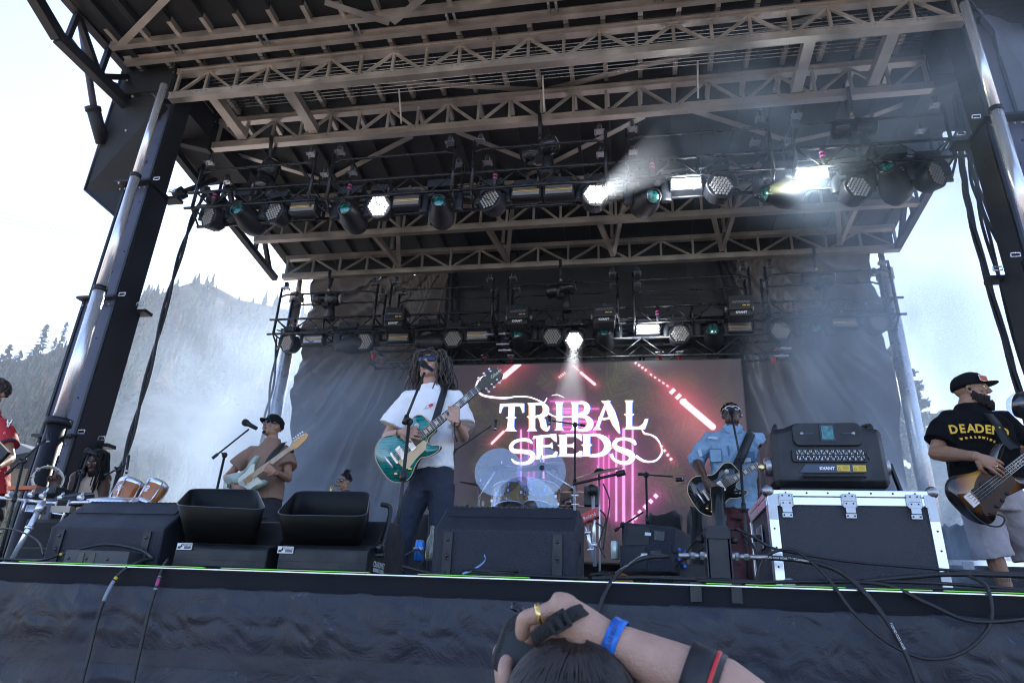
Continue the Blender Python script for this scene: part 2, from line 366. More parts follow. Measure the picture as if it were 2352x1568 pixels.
# flat diagonal straps under the panels
for (a,c,z) in(((273,108),(388,-10),RZ-.16),((746,5),(894,53),RZ-.16),((901,52),(972,-5),RZ-.16),((1540,-30),(1700,-60),RZ-.16),
    ((856,186),(1242,207),RZ-.1),((1256,207),(1560,131),RZ-.1),((1560,131),(1900,30),RZ-.1),
    ((527,350),(732,410),RZ-.2),((767,406),(946,313),RZ-.2),((1049,303),(1283,396),RZ-.2),((1204,406),(1479,268),RZ-.2),((1593,255),(1799,320),RZ-.2),((1968,279),(2192,198),RZ-.18),((1800,330),(1935,300),RZ-.25)):
    b=MB().use(alu); b.bar(PZ(*a,z),PZ(*c,z),.085,.012); b.build('strap',rf)
# dark side frames of the roof
for sx,x in((-1,FX0-.08),(1,FX1+.08)):
    b=MB().use(black_steel)
    xr=XC+sx*5.42; xs=lambda y:x+(xr-x)*max(0,y-5)/(10.5-5)
    b.bar((x,YF,RZ+.08),(x,5,RZ+.08),.12,.14); b.bar((x,5,RZ+.08),(xr,10.6,roofz(10.6)+.08),.12,.14)
    zl=lambda y:7.86 if y<7.3 else 7.86-(y-7.3)*.17
    b.bar((x,3.9,RZ),(x,5.2,7.86),.12,.14); b.bar((x,5.2,7.86),(xs(7.3),7.3,7.86),.12,.14); b.bar((xs(7.3),7.3,7.86),(xr,10.45,zl(10.45)),.10,.10)
    y=5.3; k=0
    while y<10.0:
        y2=y+.55; b.bar((xs(y),y,zl(y)),(xs(y),y,roofz(y)+.05),.06,.06); b.bar((xs(y),y,zl(y) if k%2 else roofz(y)),(xs(y2),y2,roofz(y2) if k%2 else zl(y2)),.07,.07); y=y2; k+=1
    b.bar((x-sx*.35,3.2,RZ-.02),(x-sx*.35,6.2,RZ-.02),.1,.12); b.bar((x-sx*.7,3.2,RZ-.02),(x-sx*.7,6.0,RZ-.02),.08,.1)
    b.build('side_frame',rf)
# dark corner plates by each column
for sx,xa in((-1,XL),(1,XR)):
    b=MB().use(roof_black)
    for y,z0,z1 in((6.3,7.75,8.36),(7.25,7.68,8.36)):
        b.add([(xa,y-.06,z0),(xa+sx*.75,y-.06,z0+.25),(xa+sx*.8,y-.06,z1),(xa,y-.06,z1),(xa,y+.06,z0),(xa+sx*.75,y+.06,z0+.25),(xa+sx*.8,y+.06,z1),(xa,y+.06,z1)],[(0,1,2,3),(7,6,5,4),(0,4,5,1),(1,5,6,2),(0,3,7,4)])
    b.bbox((xa+sx*.02,6.22,7.9),(xa+sx*.75,8.3,8.3))
    b.build('corner_plate',rf)
# ---------------------------------------------------------------- columns
def column(sx,label):
    xt=XL-.02+.03 if sx<0 else XR+.0     # chrome cylinder line
    X=lambda d:(XC+sx*(abs(XC-XL)+d))
    c=thing('stage_column',label,'column',(X(.1),6.6,0),'telescoping masts that carry the stage roof')
    # chrome hydraulic ram
    ax=X(-.11); ay=6.0
    b=MB().use(chrome,True); b.tube([(ax,ay,6.3),(ax,ay,7.75)],.046,20); b.build('upper_ram',c)
    b=MB().use(chrome,True); b.tube([(ax,ay,4.75),(ax,ay,6.3)],.057,20); b.build('middle_ram',c)
    b=MB().use(chrome,True); b.tube([(ax,ay,3.2),(ax,ay,4.75)],.068,22); b.build('lower_ram',c)
    b=MB().use(black_steel,True); b.tube([(ax,ay,4.72),(ax,ay,4.78)],.076,22); b.tube([(ax,ay,6.28),(ax,ay,6.33)],.063,22); b.tube([(ax,ay,.0),(ax,ay,3.2)],.098,22); b.tube([(ax,ay,3.15),(ax,ay,3.22)],.13,22); b.build('ram_barrel',c)
    # mast: nested rectangular sections with flanges
    for nm,x0,x1,y0,y1,z0,z1 in(('lower_mast',-.09,.36,6.30,6.70,0,4.77),('middle_mast',-.04,.33,6.33,6.68,4.77,6.42),('upper_mast',.0,.30,6.36,6.66,6.42,8.3)):
        b=MB().use(mast_steel); b.bbox((X(x0),y0,z0),(X(x1),y1,z1)); 
        b.use(black_steel); b.bbox((X(x0),y0-.02,z0),(X(x0+.03),y0,z1)); b.bbox((X(x1-.03),y0-.02,z0),(X(x1),y0,z1))
        b.bbox((X(x0)-sx*.0,y0+.002,z0),(X(x0)-sx*.012,y1-.002,z1))
        b.use(black_steel,True)
        z=z0+.4
        while z<z1-.2:
            b.tube([(X((x0+x1)/2),y0-.004,z),(X((x0+x1)/2),y0+.01,z)],.026,12); b.tube([(X(x0)-sx*.016,(y0+y1)/2,z+.2),(X(x0),(y0+y1)/2,z+.2)],.026,12)
            for dx in(-.1,.1): b.tube([(X((x0+x1)/2+dx),y0-.006,z+.28),(X((x0+x1)/2+dx),y0+.01,z+.28)],.012,8)
            z+=.72
        b.build(nm,c)
    for z in(3.1,4.77,6.42):
        b=MB().use(black_steel); e=.05
        b.bbox((X(-.09),6.22,z),(X(.4),6.76,z+.03)); b.bbox((X(-.22),6.62,z-.01),(X(.0),6.76,z+.03)); b.use(chrome)
        for k in range(2): 
            xx=X(-.13-.04*k); yy=6.3+.26*k; b.tube([(xx-.04,yy,z+.05),(xx+.04,yy,z+.05),(xx+.045,yy,z+.09),(xx-.035,yy,z+.09),(xx-.04,yy,z+.05)],.007,6)
        b.use(steel,True)
        for i in range(6): b.ell((X(-.02+.07*i),6.275,z-.07),(.014,.012,.014),n=8,m=5)
        b.build('flange',c)
    b=MB().use(black_steel); b.bbox((X(-.3),5.7,0),(X(.8),7.2,.25)); b.build('base_plate',c)
    return c
cl=column(-1,'dark telescoping mast with chrome ram left of the stage')
cr=column(1,'dark telescoping mast with chrome ram right of the stage in smoke')
# folded side wing and its lift cylinder, left
wg=thing('side_wing','large dark tilted wing panel hanging beside the left mast','panel',PY(262,480,6.5))
A=[PY(284,160,6.3),PY(372,236,6.25),PY(300,440,6.7),PY(268,500,6.7),PY(195,437,6.6)]
b=MB().use(roof_black); 
nrm=V((.2,.08,0)); b.add(A+[p+V((.02,.1,0)) for p in A],[(0,1,2,3,4),(9,8,7,6,5)]+[(i,(i+1)%5,(i+1)%5+5,i+5) for i in range(5)])
b.build('panel',wg)
b=MB().use(mast_steel,True)
for i in range(5): b.tube([A[i]+V((0,-.01,0)),A[(i+1)%5]+V((0,-.01,0))],.014,6)
b.build('rim',wg)
b=MB().use(steel,True)
for q in((280,185),(293,222),(278,300),(262,420)): b=MB().use(steel,True); b.ell(PY(q[0]+12,q[1],6.22),(.02,.02,.02),n=8,m=5); b.build('bolt',wg)
lc=thing('lift_cylinder','slim grey lift cylinder rising from the left wing panel to the roof corner','cylinder',PY(235,330,6.6))
b=MB().use(mast_steel,True); b.tube([PY(183,35,5.6),PY(217,256,6.2)],.045,12); b.build('rod',lc)
b=MB().use(black_steel,True); b.tube([PY(214,250,6.18),PY(236,330,6.5)],.088,14); b.tube([PY(213,246,6.17),PY(215,256,6.2)],.1,14); b.build('barrel',lc)
hc=MB().use(rubber,True); hc.tube(spline([PY(160,85,5.7),PY(200,140,5.8),PY(222,172,6),PY(270,195,6.2)],6),.02,6)
tag(hc.build('hydraulic_hose'),'black hose hanging between the roof corner and left mast top','hose')
# short outrigger arm seen right of the left mast
b=MB().use(black_steel,True); b.tube([PY(402,452,7.3),PY(424,440,7.3)],.09,12); b.tube([PY(424,440,7.3),PY(495,413,8.0)],.04,10)
tag(b.build('brace_arm'),'dark brace arm between the left mast and roof side frame','brace')
b=MB().use(black_steel,True); b.tube([PY(2258,300,7.3),PY(2213,283,8)],.045,10); b.box(PY(2262,345,7.2),(.3,.1,.05))
tag(b.build('brace_arm'),'dark brace arm between the right mast and roof side frame','brace')
# rear round poles
for px,label in(((675,723),'round grey rear pole at the left edge of the backdrop'),((2028,610),'round grey rear pole at the right edge of the backdrop')):
    p=PY(*px,10.75); t=thing('rear_pole',label,'pole',(p.x,p.y,DK),'round poles behind the stage')
    b=MB().use(alu_bright,True); b.tube([(p.x,p.y,DK),(p.x,p.y,7.1)],.115,20); b.build('tube',t)
    b=MB().use(alu_dull,True); b.tube([(p.x,p.y,7.1),(p.x,p.y,7.5)],.05,12); b.tube([(p.x,p.y,6.95),(p.x,p.y,7.12)],.135,20); b.build('pole_head',t)
# ---------------------------------------------------------------- backdrop curtains
def cloth(name,label,x0,x1,y,z0,z1,amp,fold,m,seed,fan=None,edge=0):
    def f(u,v):
        z=z0+(z1-z0)*v; x=x0+(x1-x0)*u
        ph=x if fan is None else math.atan2(x-fan[0],fan[1]-z)*5
        d=amp*math.sin(ph*fold+3*noise.noise((x*.7,z*.12,seed)))*(.35+.65*(1-v))+amp*.7*noise.noise((ph*fold*.9,z*.35,seed+3))+.015*noise.noise((x*6,z*6,seed+9))
        d+=-.05*(1-abs(noise.noise((x*1.2+z*.9,z*.7,seed+20))))**5
        return V((x+edge*.05*noise.noise((0,z*1.3,seed)),y+d,z))
    b=MB().use(m,True); b.grid(f,240,60); o=b.build(name); tag(o,label,'curtain'); return o
curt=mat('curtain_vinyl',(.024,.023,.027),.36,var=.2,vs_=1.5,bump=.2,bs=3)
n_=curt.node_tree; ob_=n_.nodes['Material Output']; tr=n_.nodes.new('ShaderNodeBsdfTranslucent'); tr.inputs[0].default_value=(.10,.09,.085,1); ad=n_.nodes.new('ShaderNodeMixShader'); ad.inputs[0].default_value=.08
n_.links.new(n_.nodes['Principled BSDF'].outputs[0],ad.inputs[1]); n_.links.new(tr.outputs[0],ad.inputs[2]); n_.links.new(ad.outputs[0],ob_.inputs[0])
curt_d=mat('curtain_dark',(.028,.027,.028),.7,var=.2,vs_=1.5,bump=.2,bs=3)
pa=PY(712,655,10.9); pb=PY(665,1180,10.9); 
cloth('backdrop_curtain','grey backlit vinyl curtain gathered in slanting folds left of the screen',-6.05,-3.1,10.95,DK,7.61,.24,5.2,curt,1,fan=(-3.2,8.2),edge=1)
cloth('backdrop_curtain','grey smoke veiled curtain with long folds right of the screen',1.5,4.05,10.95,DK,7.63,.24,4.8,curt,5,fan=(1.3,8.6),edge=1)
cloth('backdrop_curtain','wide black centre backdrop behind the lights and screen',-3.4,1.8,11.15,DK,7.76,.05,3,curt_d,9)
b=MB().use(roof_black); b.add([(FX0,11.03,8.0),(FX1,11.03,8.0),(FX1,11.05,7.66),(-1,11.05,7.69),(FX0,11.05,7.71)],[(0,1,2,3,4)]); b.build('rear_flap',rf,solid=.01)
wg2=thing('side_wing','large dark blue wing panel in haze beside the right mast','panel',PY(2380,330,6.6))
A=[PY(2222,-5,6.2),PY(2205,-120,6.3),PY(2600,-200,6.6),PY(2560,420,6.8),PY(2352,440,6.8),PY(2285,70,6.25)]
b=MB().use(mast_steel); nA=len(A); b.add(A+[p+V((.02,.1,0)) for p in A],[tuple(range(nA)),tuple(range(nA,2*nA))[::-1]]+[(i,(i+1)%nA,(i+1)%nA+nA,i+nA) for i in range(nA)]); b.build('panel',wg2)
# ================================================================ HILL, TREES
import numpy as np
def interp(x,xs,ys):
    if x<=xs[0]: return ys[0]
    for i in range(len(xs)-1):
        if x<=xs[i+1]: t=(x-xs[i])/(xs[i+1]-xs[i]); return ys[i]+(ys[i+1]-ys[i])*t
    return ys[-1]
_P=[(-3,.12),(-2.0,.24),(-1.5,.35),(-1.200,0.406),(-1.150,0.423),(-1.100,0.427),(-1.087,0.436),(-1.034,0.446),(-1.018,0.456),(-0.998,0.470),(-0.945,0.511),(-0.890,0.546),(-0.861,0.551),(-0.832,0.559),(-0.786,0.577),(-0.741,0.565),(-0.704,0.544),(-0.647,0.527),(-.45,.47),(-.3,.38),(0,.25),(.5,.12),(1.5,.06)]
RX=[p[0] for p in _P]; RZs=[p[1] for p in _P]
def hillz(x,y):
    a=x/max(y,1); crest=330; top=interp(a,RX,RZs)*crest
    t=min(1,max(0,(y-70)/(crest-70))); s=t**1.25
    n=noise.fractal((x*.012,y*.012,0),1,2,4)*16+noise.fractal((x*.05,y*.05,2),1,2,4)*5
    z=top*s+n*min(1,t*3)*(1-.85*t**3)
    if y>crest: z=top-(y-crest)*.5
    return max(z,-2)+0.0
rock=mat('hill_ground',(.12,.10,.08),.95,var=.5,vs_=.05,bump=1,bs=.2)
n_=rock.node_tree; b_=n_.nodes['Principled BSDF']; t=n_.nodes.new('ShaderNodeTexNoise'); t.inputs['Scale'].default_value=.12; t.inputs['Detail'].default_value=9; t.inputs['Roughness'].default_value=.75
tc=n_.nodes.new('ShaderNodeTexCoord'); n_.links.new(tc.outputs['Object'],t.inputs[0]); cr=n_.nodes.new('ShaderNodeValToRGB'); e=cr.color_ramp.elements
e[0].position=.40; e[0].color=(.02,.03,.015,1); e[1].position=.62; e[1].color=(.12,.105,.09,1); q=cr.color_ramp.elements.new(.5); q.color=(.05,.045,.03,1)
n_.links.new(t.outputs[0],cr.inputs[0]); n_.links.new(cr.outputs[0],b_.inputs['Base Color'])
b=MB().use(rock,True)
def hf(u,v): y=60+330*v; x=(-2.2+3.8*u)*y; return V((x,y,hillz(x,y)))
b.grid(hf,230,130); tag(b.build('hill'),kind='structure')
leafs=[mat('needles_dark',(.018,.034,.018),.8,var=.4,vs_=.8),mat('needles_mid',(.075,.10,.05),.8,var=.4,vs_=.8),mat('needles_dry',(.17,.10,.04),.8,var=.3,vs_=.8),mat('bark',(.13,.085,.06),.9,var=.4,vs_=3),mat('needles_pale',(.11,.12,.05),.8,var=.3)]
def cone_tree(b,base,h,rad,mt,rng):
    """far conifer: ragged overlapping tiers of drooping boughs"""
    b.use(leafs[3]); b.bar(base,base+V((0,0,h*.5)),h*.03,h*.03); b.use(leafs[mt]); T=6
    for i in range(T):
        z0=h*(.16+.80*i/T); r=rad*(1.08-.95*i/T)*rng.uniform(.8,1.15); n=9; top=base+V((0,0,z0+h*.26)); ph=rng.uniform(0,6)
        vs=[top]+[base+V((math.cos(ph+2*PI*k/n)*r*(1 if k%2 else .55)*rng.uniform(.7,1.2),math.sin(ph+2*PI*k/n)*r*(1 if k%2 else .55),z0-rng.uniform(0,.05)*h)) for k in range(n)]
        b.add(vs,[(0,k+1,(k+1)%n+1) for k in range(n)],False)
def pine(b,base,h,rad,mt,rng,detail=1,bare=.2,trunkb=None):
    """drooping branch tufts round a tapered trunk; leaf sized triangles"""
    tb=trunkb or b; tb.use(leafs[3],True); lean=V((rng.uniform(-.03,.03),rng.uniform(-.03,.03),1))*h
    tb.tube([base,base+lean*.5,base+lean],[h*.022,h*.013,h*.002],5)
    b.use(leafs[mt]); n=int(26*detail*(1-bare)+6)
    for i in range(n):
        t=bare+(1-bare)*(i/n); z=t; r=rad*(1-t)**.75*rng.uniform(.55,1.15)+rad*.06; a=rng.uniform(0,2*PI)+i*2.4
        p0=base+lean*z; d=V((math.cos(a),math.sin(a),rng.uniform(-.15,.25)))
        m=int(7*detail)+2
        if detail>=2: b.add([p0,p0+d*r*.9+V((0,0,-.1*r)),p0+d*r*.9+V((0,0,-.1*r+rad*.02)),p0+V((0,0,rad*.03))],[(0,1,2,3)],False)
        for j in range(m*(2 if detail>=2 else 1)):
            if detail>=2: m2=m*2
            else: m2=m
            s=.2+.85*(j+rng.random())/m2; c=p0+d*r*s+V((rng.uniform(-.09,.09)*rad,rng.uniform(-.09,.09)*rad,-.10*r*s+rng.uniform(-.03,.04)*rad)); L=rad*(rng.uniform(.05,.13) if detail>=2 else rng.uniform(.14,.26))
            u=V((rng.uniform(-1,1),rng.uniform(-1,1),rng.uniform(-.4,.5))).normalized()*L; w_=V((rng.uniform(-1,1),rng.uniform(-1,1),rng.uniform(-.7,.7))).normalized()*L*.55
            b.add([c-u,c+u*.9+w_*.3,c+w_,c-w_*.9],[(0,1,2),(0,3,1)],False)
rng=random.Random(3)
def tree(px,py,y,h,rad,mt,label,group,detail=2.0,bare=.15,seed=0):
    rg=random.Random(seed); p=PY(px,py,y); base=V((p.x,p.y,p.z-h))
    r=thing('pine_tree',label,'tree',base,group); tb=MB(); cb=MB(); pine(cb,base,h,rad,mt,rg,detail,bare,tb)
    tb.build('trunk',r); cb.build('crown',r); return r
GR='pines on the left ridge'
tree(110,744,300,26,5.2,0,'tall dark pine on the left ridge, the broader of the two tallest',GR,3.5,.1,1)
tree(151,738,300,27,3.8,0,'slim tall pine on the left ridge nearest the chrome ram',GR,3.2,.15,2)
tree(86,792,295,12,3.5,0,'short dark pine low on the ridge left of the two tall ones',GR,2.5,.05,3)
tree(131,775,300,16,3.2,0,'pine half hidden between the two tall ridge pines',GR,2.5,.1,14)
tree(28,792,290,20,5.5,0,'broad dark pine at the left end of the ridge',GR,3.2,.05,4)
tree(48,805,290,12,4.0,0,'small spreading pine beside the broad one at the left end of the ridge',GR,2.6,.05,5)
tree(4,812,285,14,4.0,0,'pine cut by the left edge of the photo on the ridge',GR,2.6,.05,6)
GR='tall pines beyond the stage right'
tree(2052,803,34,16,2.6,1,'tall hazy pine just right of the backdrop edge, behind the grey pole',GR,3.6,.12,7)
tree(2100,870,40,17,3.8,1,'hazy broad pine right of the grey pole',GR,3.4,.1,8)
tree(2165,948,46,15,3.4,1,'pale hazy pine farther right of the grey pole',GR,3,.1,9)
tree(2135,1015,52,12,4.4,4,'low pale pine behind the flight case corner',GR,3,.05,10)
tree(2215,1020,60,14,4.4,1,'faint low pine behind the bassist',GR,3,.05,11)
GR='sunlit trees low at the left'
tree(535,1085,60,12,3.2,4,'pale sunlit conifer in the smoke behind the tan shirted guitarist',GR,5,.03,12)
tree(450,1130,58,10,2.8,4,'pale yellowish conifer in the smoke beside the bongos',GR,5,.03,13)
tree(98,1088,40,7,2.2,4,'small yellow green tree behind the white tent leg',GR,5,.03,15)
# trees scattered over the slope
fb=MB(); cnt=0
while cnt<1900:
    y=rng.uniform(85,325); a=rng.uniform(-1.35,-.5); x=a*y; z=hillz(x,y)
    if noise.noise((x*.03,y*.03,5))<-.25 : continue
    h=rng.uniform(5,12); k=rng.random(); cone_tree(fb,V((x,y,z-.8)),h,h*rng.uniform(.16,.26),0 if k<.66 else 1 if k<.965 else 2,rng); cnt+=1
tag(fb.build('hillside_forest'),'pines scattered over the rocky hillside','forest',kind='stuff')
# ================================================================ LIGHTING TRUSSES
def set_origin(ob,p): ob.data.transform(Matrix.Translation(-V(p))); ob.location=V(ob.location)+V(p)
def light_truss(label,x0,x1,y,zb,zt,zf,dep,nmod,seed):
    t=thing('lighting_truss',label,'lighting truss',((x0+x1)/2,y,zb),'black box trusses that carry the stage lights')
    rg=random.Random(seed)
    for i in range(nmod):
        a=x0+(x1-x0)*i/nmod; c=x0+(x1-x0)*(i+1)/nmod; b=MB().use(truss_black,True)
        e=.0 if i==0 else .02
        for yy in(y,y+dep):
            for z in(zb,zt): b.tube([(a+.01,yy,z),(c-.01,yy,z)],.021,8)
            n=6
            for k in range(n):
                p=a+.14+(c-a-.28)*k/n; q=a+.14+(c-a-.28)*(k+1)/n
                b.tube([(p,yy,zb if k%2 else zt),(q,yy,zt if k%2 else zb)],.011,6)
            for p in(a+.12,(a+c)/2,c-.12): b.tube([(p,yy,zb),(p,yy,zt)],.018,6)
        for p in(a+.14,a+.14+(c-a)/2-.14,c-.14): 
            b.tube([(p,y,zt),(p,y+dep,zt)],.014,6); b.tube([(p,y,zb),(p,y+dep,zb)],.014,6)
        # lower hanging bars
        b.tube([(a+.1,y+dep*.5,zb-.16),(c-.1,y+dep*.5,zb-.16)],.022,8)
        for p in(a+.12,c-.12): b.tube([(p,y,zb),(p,y+dep*.5,zb-.16),(p,y+dep,zb)],.016,6)
        b.build('truss_section',t)
        for yy in(y,y+dep):
            f=MB().use(truss_black,True); l=a+.13; r=c-.13; zz=zf-.02
            f.tube([(l,yy,zb-.02),(l,yy,zf+.04)],.023,8); f.tube([(r,yy,zb-.02),(r,yy,zf+.04)],.023,8)
            f.tube([(l,yy,zz-.13),(l+.12,yy,zz-.085),(r-.12,yy,zz-.085),(r,yy,zz-.13)],.017,8)
            fo=f.build('leg_frame',t)
            for xx,s in((l,1),(r,-1)):
                w=MB().use(steel); cx=xx+s*.075; w.box((cx,yy,zf+.03),(.13,.1,.012)); w.box((cx-.028,yy,zf+.075),(.006,.05,.08)); w.box((cx+.028,yy,zf+.075),(.006,.05,.08))
                for dx in(-.05,.05):
                    for dy in(-.035,.035): w.bar((cx+dx,yy+dy,zf+.02),(cx+dx,yy+dy,zf-.005),.014,.014)
                w.build('caster_bracket',t)
                w=MB().use(rubber,True); w.tube([(cx-.02,yy,zf+.105),(cx+.02,yy,zf+.105)],.05,16); w.build('caster',t)
    # cable runs lying in the truss
    for k in range(9):
        pts=[]; x=x0+.1; yo=y+dep*rg.uniform(.15,.85)
        while x<x1-.1: pts.append((x,yo+rg.uniform(-.05,.05),zb+.06+rg.uniform(-.02,.12))); x+=rg.uniform(.18,.4)
        b=MB().use(rubber,True); b.tube(spline(pts,3),.009,5); b.build('cable',t)
    for k in range(6):
        x=x0+(x1-x0)*rg.uniform(.04,.96); b=MB().use(rubber,True); b.tube(spline([(x,y+.05,zb+.02),(x+.05,y+.02,zb-.1),(x+.16,y+.06,zb-.14),(x+.22,y+.1,zb)],5),.007,5); b.build('cable',t)
    for x in[x0+(x1-x0)*(i+.5)/nmod*1 for i in range(nmod)]:
        b=MB().use(pink_tape,True); b.tube([(x-.55,y-.002,zb+.12),(x-.55,y-.002,zb+.145)],.03,10,up=(0,1,0)); b.use(rubber,True); b.tube([(x-.55,y,zb),(x-.55,y,zt)],.026,10)
        b.use(pink_tape,True); b.tube([(x-.55,y,zb+.17),(x-.55,y,zb+.195)],.03,10); b.build('marked_post',t)
    return t
light_truss('front black box truss carrying stage lights under the roof',-5.98,3.81,7.0,6.52,6.77,7.24,.45,5,1)
light_truss('rear black box truss carrying stage lights above the screen',-6.36,4.15,10.2,6.06,6.34,6.94,.42,5,2)
# screen truss
t=thing('screen_truss','dark box truss holding the screen below the rear lights','truss',(-1,10.35,5.6)); 
for i in range(3):
    a=-4.42+2.3*i; c=a+2.3; b=MB().use(truss_black,True)
    for yy in(10.32,10.62):
        for z in(5.52,5.84): b.tube([(a,yy,z),(c,yy,z)],.024,8)
        for k in range(6): b.tube([(a+c*0+2.3*k/6,yy,5.52 if k%2 else 5.84),(a+2.3*(k+1)/6,yy,5.84 if k%2 else 5.52)],.012,6)
    for x in(a+.03,c-.03): b.tube([(x,10.32,5.52),(x,10.62,5.52)],.02,6)
    b.build('truss_section',t)
for px,py in((858,818),(880,832),(1113,826),(1173,826),(1515,820),(1561,819),(1786,812),(1776,828)):
    p=PY(px,py,10.4); b=MB().use(steel); b.box(p+V((0,0,.07)),(.12,.1,.012)); b.box(p+V((-.03,0,.03)),(.006,.05,.08)); b.box(p+V((.03,0,.03)),(.006,.05,.08)); b.use(red,True); b.tube([p+V((-.02,0,-.0)),p+V((.02,0,0))],.052,14); b.build('caster',t)
for px,py in((1120,768),(1160,766),(1155,790),(1160,804),(1800,800),(1795,817)):
    p=PY(px,py,10.28); b=MB().use(steel,True); b.tube([p-V((.11,0,0)),p+V((.11,0,0))],.022,8); b.tube([p-V((.03,0,0)),p+V((.03,0,0))],.032,8); b.build('coupler',t)
# ---------------------------------------------------------------- luminaire templates (lens looks along -Y at rest)
def wash(lit,label,cat='stage light',group=None):
    r=thing('wash_light',label,cat,(0,0,0),group)
    b=MB().use(plastic); b.box((0,0,.0),(.26,.2,.09)); b.use(steel,True); b.tube([(-.08,0,.04),(-.08,0,.12)],.02,8); b.tube([(.08,0,.04),(.08,0,.12)],.02,8); b.build('base',r,bevel=.015)
    b=MB().use(plastic,True); pts=[(-.06,0,-.03),(-.16,0,-.06),(-.195,0,-.14),(-.195,0,-.27)]
    b.tube(spline(pts,4),[(.03,.05)]*13,8); b.tube(spline([(-p[0],p[1],p[2]) for p in pts],4),[(.03,.05)]*13,8); b.build('yoke',r)
    P=(0,0,-.26); b=MB().use(plastic,True)
    b.lathe(P,(0,1,0),[(0,-.085),(.155,-.085),(.165,-.09),(.17,-.07),(.165,.03),(.15,.10),(.10,.15),(0,.16)],28); 
    for k in range(10): a=2*PI*k/10; b.use(plastic); b.box((P[0]+.163*math.cos(a),.0,P[2]+.163*math.sin(a)),(.012,.12,.012),Matrix.Rotation(-a,3,'Y'))
    h=b.build('head',r); set_origin(h,P)
    b=MB()
    if lit: b.use(ledw)
    else: b.use(led_off,True)
    rr=.036; 
    for q in range(-3,4):
        for s in range(-3,4):
            if abs(q+s)>3: continue
            x=rr*1.1*(q+s/2)*1.05; z=rr*1.1*s*.9
            if lit: b.lathe((x,-.094,P[2]+z),(0,-1,0),[(rr*.47,0),(rr*.47,.008),(0,.010)],6)
            else: b.lathe((x,-.088,P[2]+z),(0,-1,0),[(rr*.46,0),(rr*.46,.010),(rr*.36,.006),(rr*.2,.002),(0,.012)],8)
    b.build('led_lens_array',h,m=None)
    return r
def spot(label,group=None):
    r=thing('moving_head',label,'stage light',(0,0,0),group)
    b=MB().use(plastic); b.box((0,0,.0),(.34,.28,.11)); b.use(steel,True); b.tube([(-.1,0,.04),(-.1,0,.13)],.02,8); b.tube([(.1,0,.04),(.1,0,.13)],.02,8); b.build('base',r,bevel=.02)
    b=MB().use(plastic,True); pts=[(-.1,0,-.05),(-.2,0,-.08),(-.225,0,-.16),(-.225,0,-.36)]
    b.tube(spline(pts,4),[(.035,.07)]*13,8); b.tube(spline([(-p[0],p[1],p[2]) for p in pts],4),[(.035,.07)]*13,8); b.build('yoke',r)
    P=(0,0,-.33); b=MB().use(plastic,True)
    b.lathe(P,(0,1,0),[(.0,-.205),(.085,-.205),(.095,-.21),(.1,-.19),(.12,-.1),(.165,.02),(.175,.12),(.16,.22),(.12,.29),(0,.31)],26); h=b.build('head',r); set_origin(h,P)
    b=MB().use(plastic_gloss,True); b.lathe(P,(0,-1,0),[(.095,.20),(.098,.225),(.08,.225),(.076,.205)],26); b.build('lens_ring',h)
    b=MB().use(lens_green,True); b.lathe(P,(0,-1,0),[(.076,.208),(.05,.217),(0,.222)],20); b.build('lens',h)
    return r
def strobe(lit,label,group=None):
    r=thing('strobe_light',label,'stage light',(0,0,0),group)
    b=MB().use(plastic); b.box((0,0,.0),(.33,.14,.10)); b.box((0,.01,-.13),(.39,.16,.18)); b.use(steel,True); b.tube([(0,0,.04),(0,0,.16)],.018,8)
    b.build('housing',r,bevel=.012)
    b=MB(); 
    if lit:
        b.use(led_strobe); b.box((0,-.078,-.095),(.34,.012,.05)); b.box((0,-.078,-.165),(.34,.012,.05)); b.build('lamp_panel',r)
    else:
        b.use(led_off); b.box((0,-.077,-.09),(.34,.008,.052)); b.box((0,-.077,-.17),(.34,.008,.052)); b.use(mat('strobe_tube',(.75,.55,.25),.4) if 'strobe_tube' not in MATS else MATS['strobe_tube'])
        for dz in(-.122,-.14): b.box((0,-.079,dz),(.34,.012,.008))
        b.build('lamp_panel',r)
    return r
T=dict(W=wash(False,'x'),L=wash(True,'x'),S=spot('x'),B=strobe(False,'x'),K=strobe(True,'x'))
used=set()
def aim(o,d):
    q=V(d).normalized().to_track_quat('-Y','Z')
    for c in o.children:
        if c.name.split('.')[0]=='head': c.rotation_mode='QUATERNION'; c.rotation_quaternion=q
ordn=['','first','second','third','fourth','fifth','sixth','seventh','eighth','ninth','tenth','eleventh']
def hang(kind,px,py,y,pz,d,label,yaw=0,sc_=1.0):
    pz0={'W':.26,'L':.26,'S':.33,'B':.13,'K':.13}[kind]*sc_
    p=PY(px,py,y); loc=(p.x,p.y,p.z+pz0); g={'W':'round wash lights','L':'round wash lights','S':'moving head spots','B':'strobe bars','K':'strobe bars'}[kind]+(' on the front truss' if y<9 else ' on the rear truss')
    r=T[kind]
    if kind in used:
        r=dup(r,loc)
        for c in r.children:
            if c.name.startswith('head'): c.rotation_mode='QUATERNION'
    used.add(kind); r.location=loc; r.rotation_euler=(0,0,yaw); r['label']=label; r['group']=g; r.scale=(sc_,)*3; aim(r,d); return r
FY=7.15; RY=10.35
rows=[('W',492,502,(-.5,-1,-.15)),('S',566,500,(-.1,-1,.0)),('W',640,492,(-.35,-1,-.05)),('B',700,482,0),('S',806,497,(.0,-1,-.08)),('L',875,478,(0,-1,-.3)),('B',937,468,0),('S',1012,483,(.15,-1,.0)),('W',1133,467,(-.4,-1,.1)),('B',1210,446,0),('B',1285,442,0),('L',1366,456,(.15,-1,-.05)),('S',1487,462,(.35,-1,-.35)),('K',1575,429,0),('W',1650,436,(.25,-1,-.05)),('S',1790,446,(-1,-.5,-.25)),('K',1862,406,0),('W',1962,440,(.3,-1,0)),('S',2050,415,(-.4,-.7,.3)),('W',2135,408,(.7,-1,-.1))]
cn={}
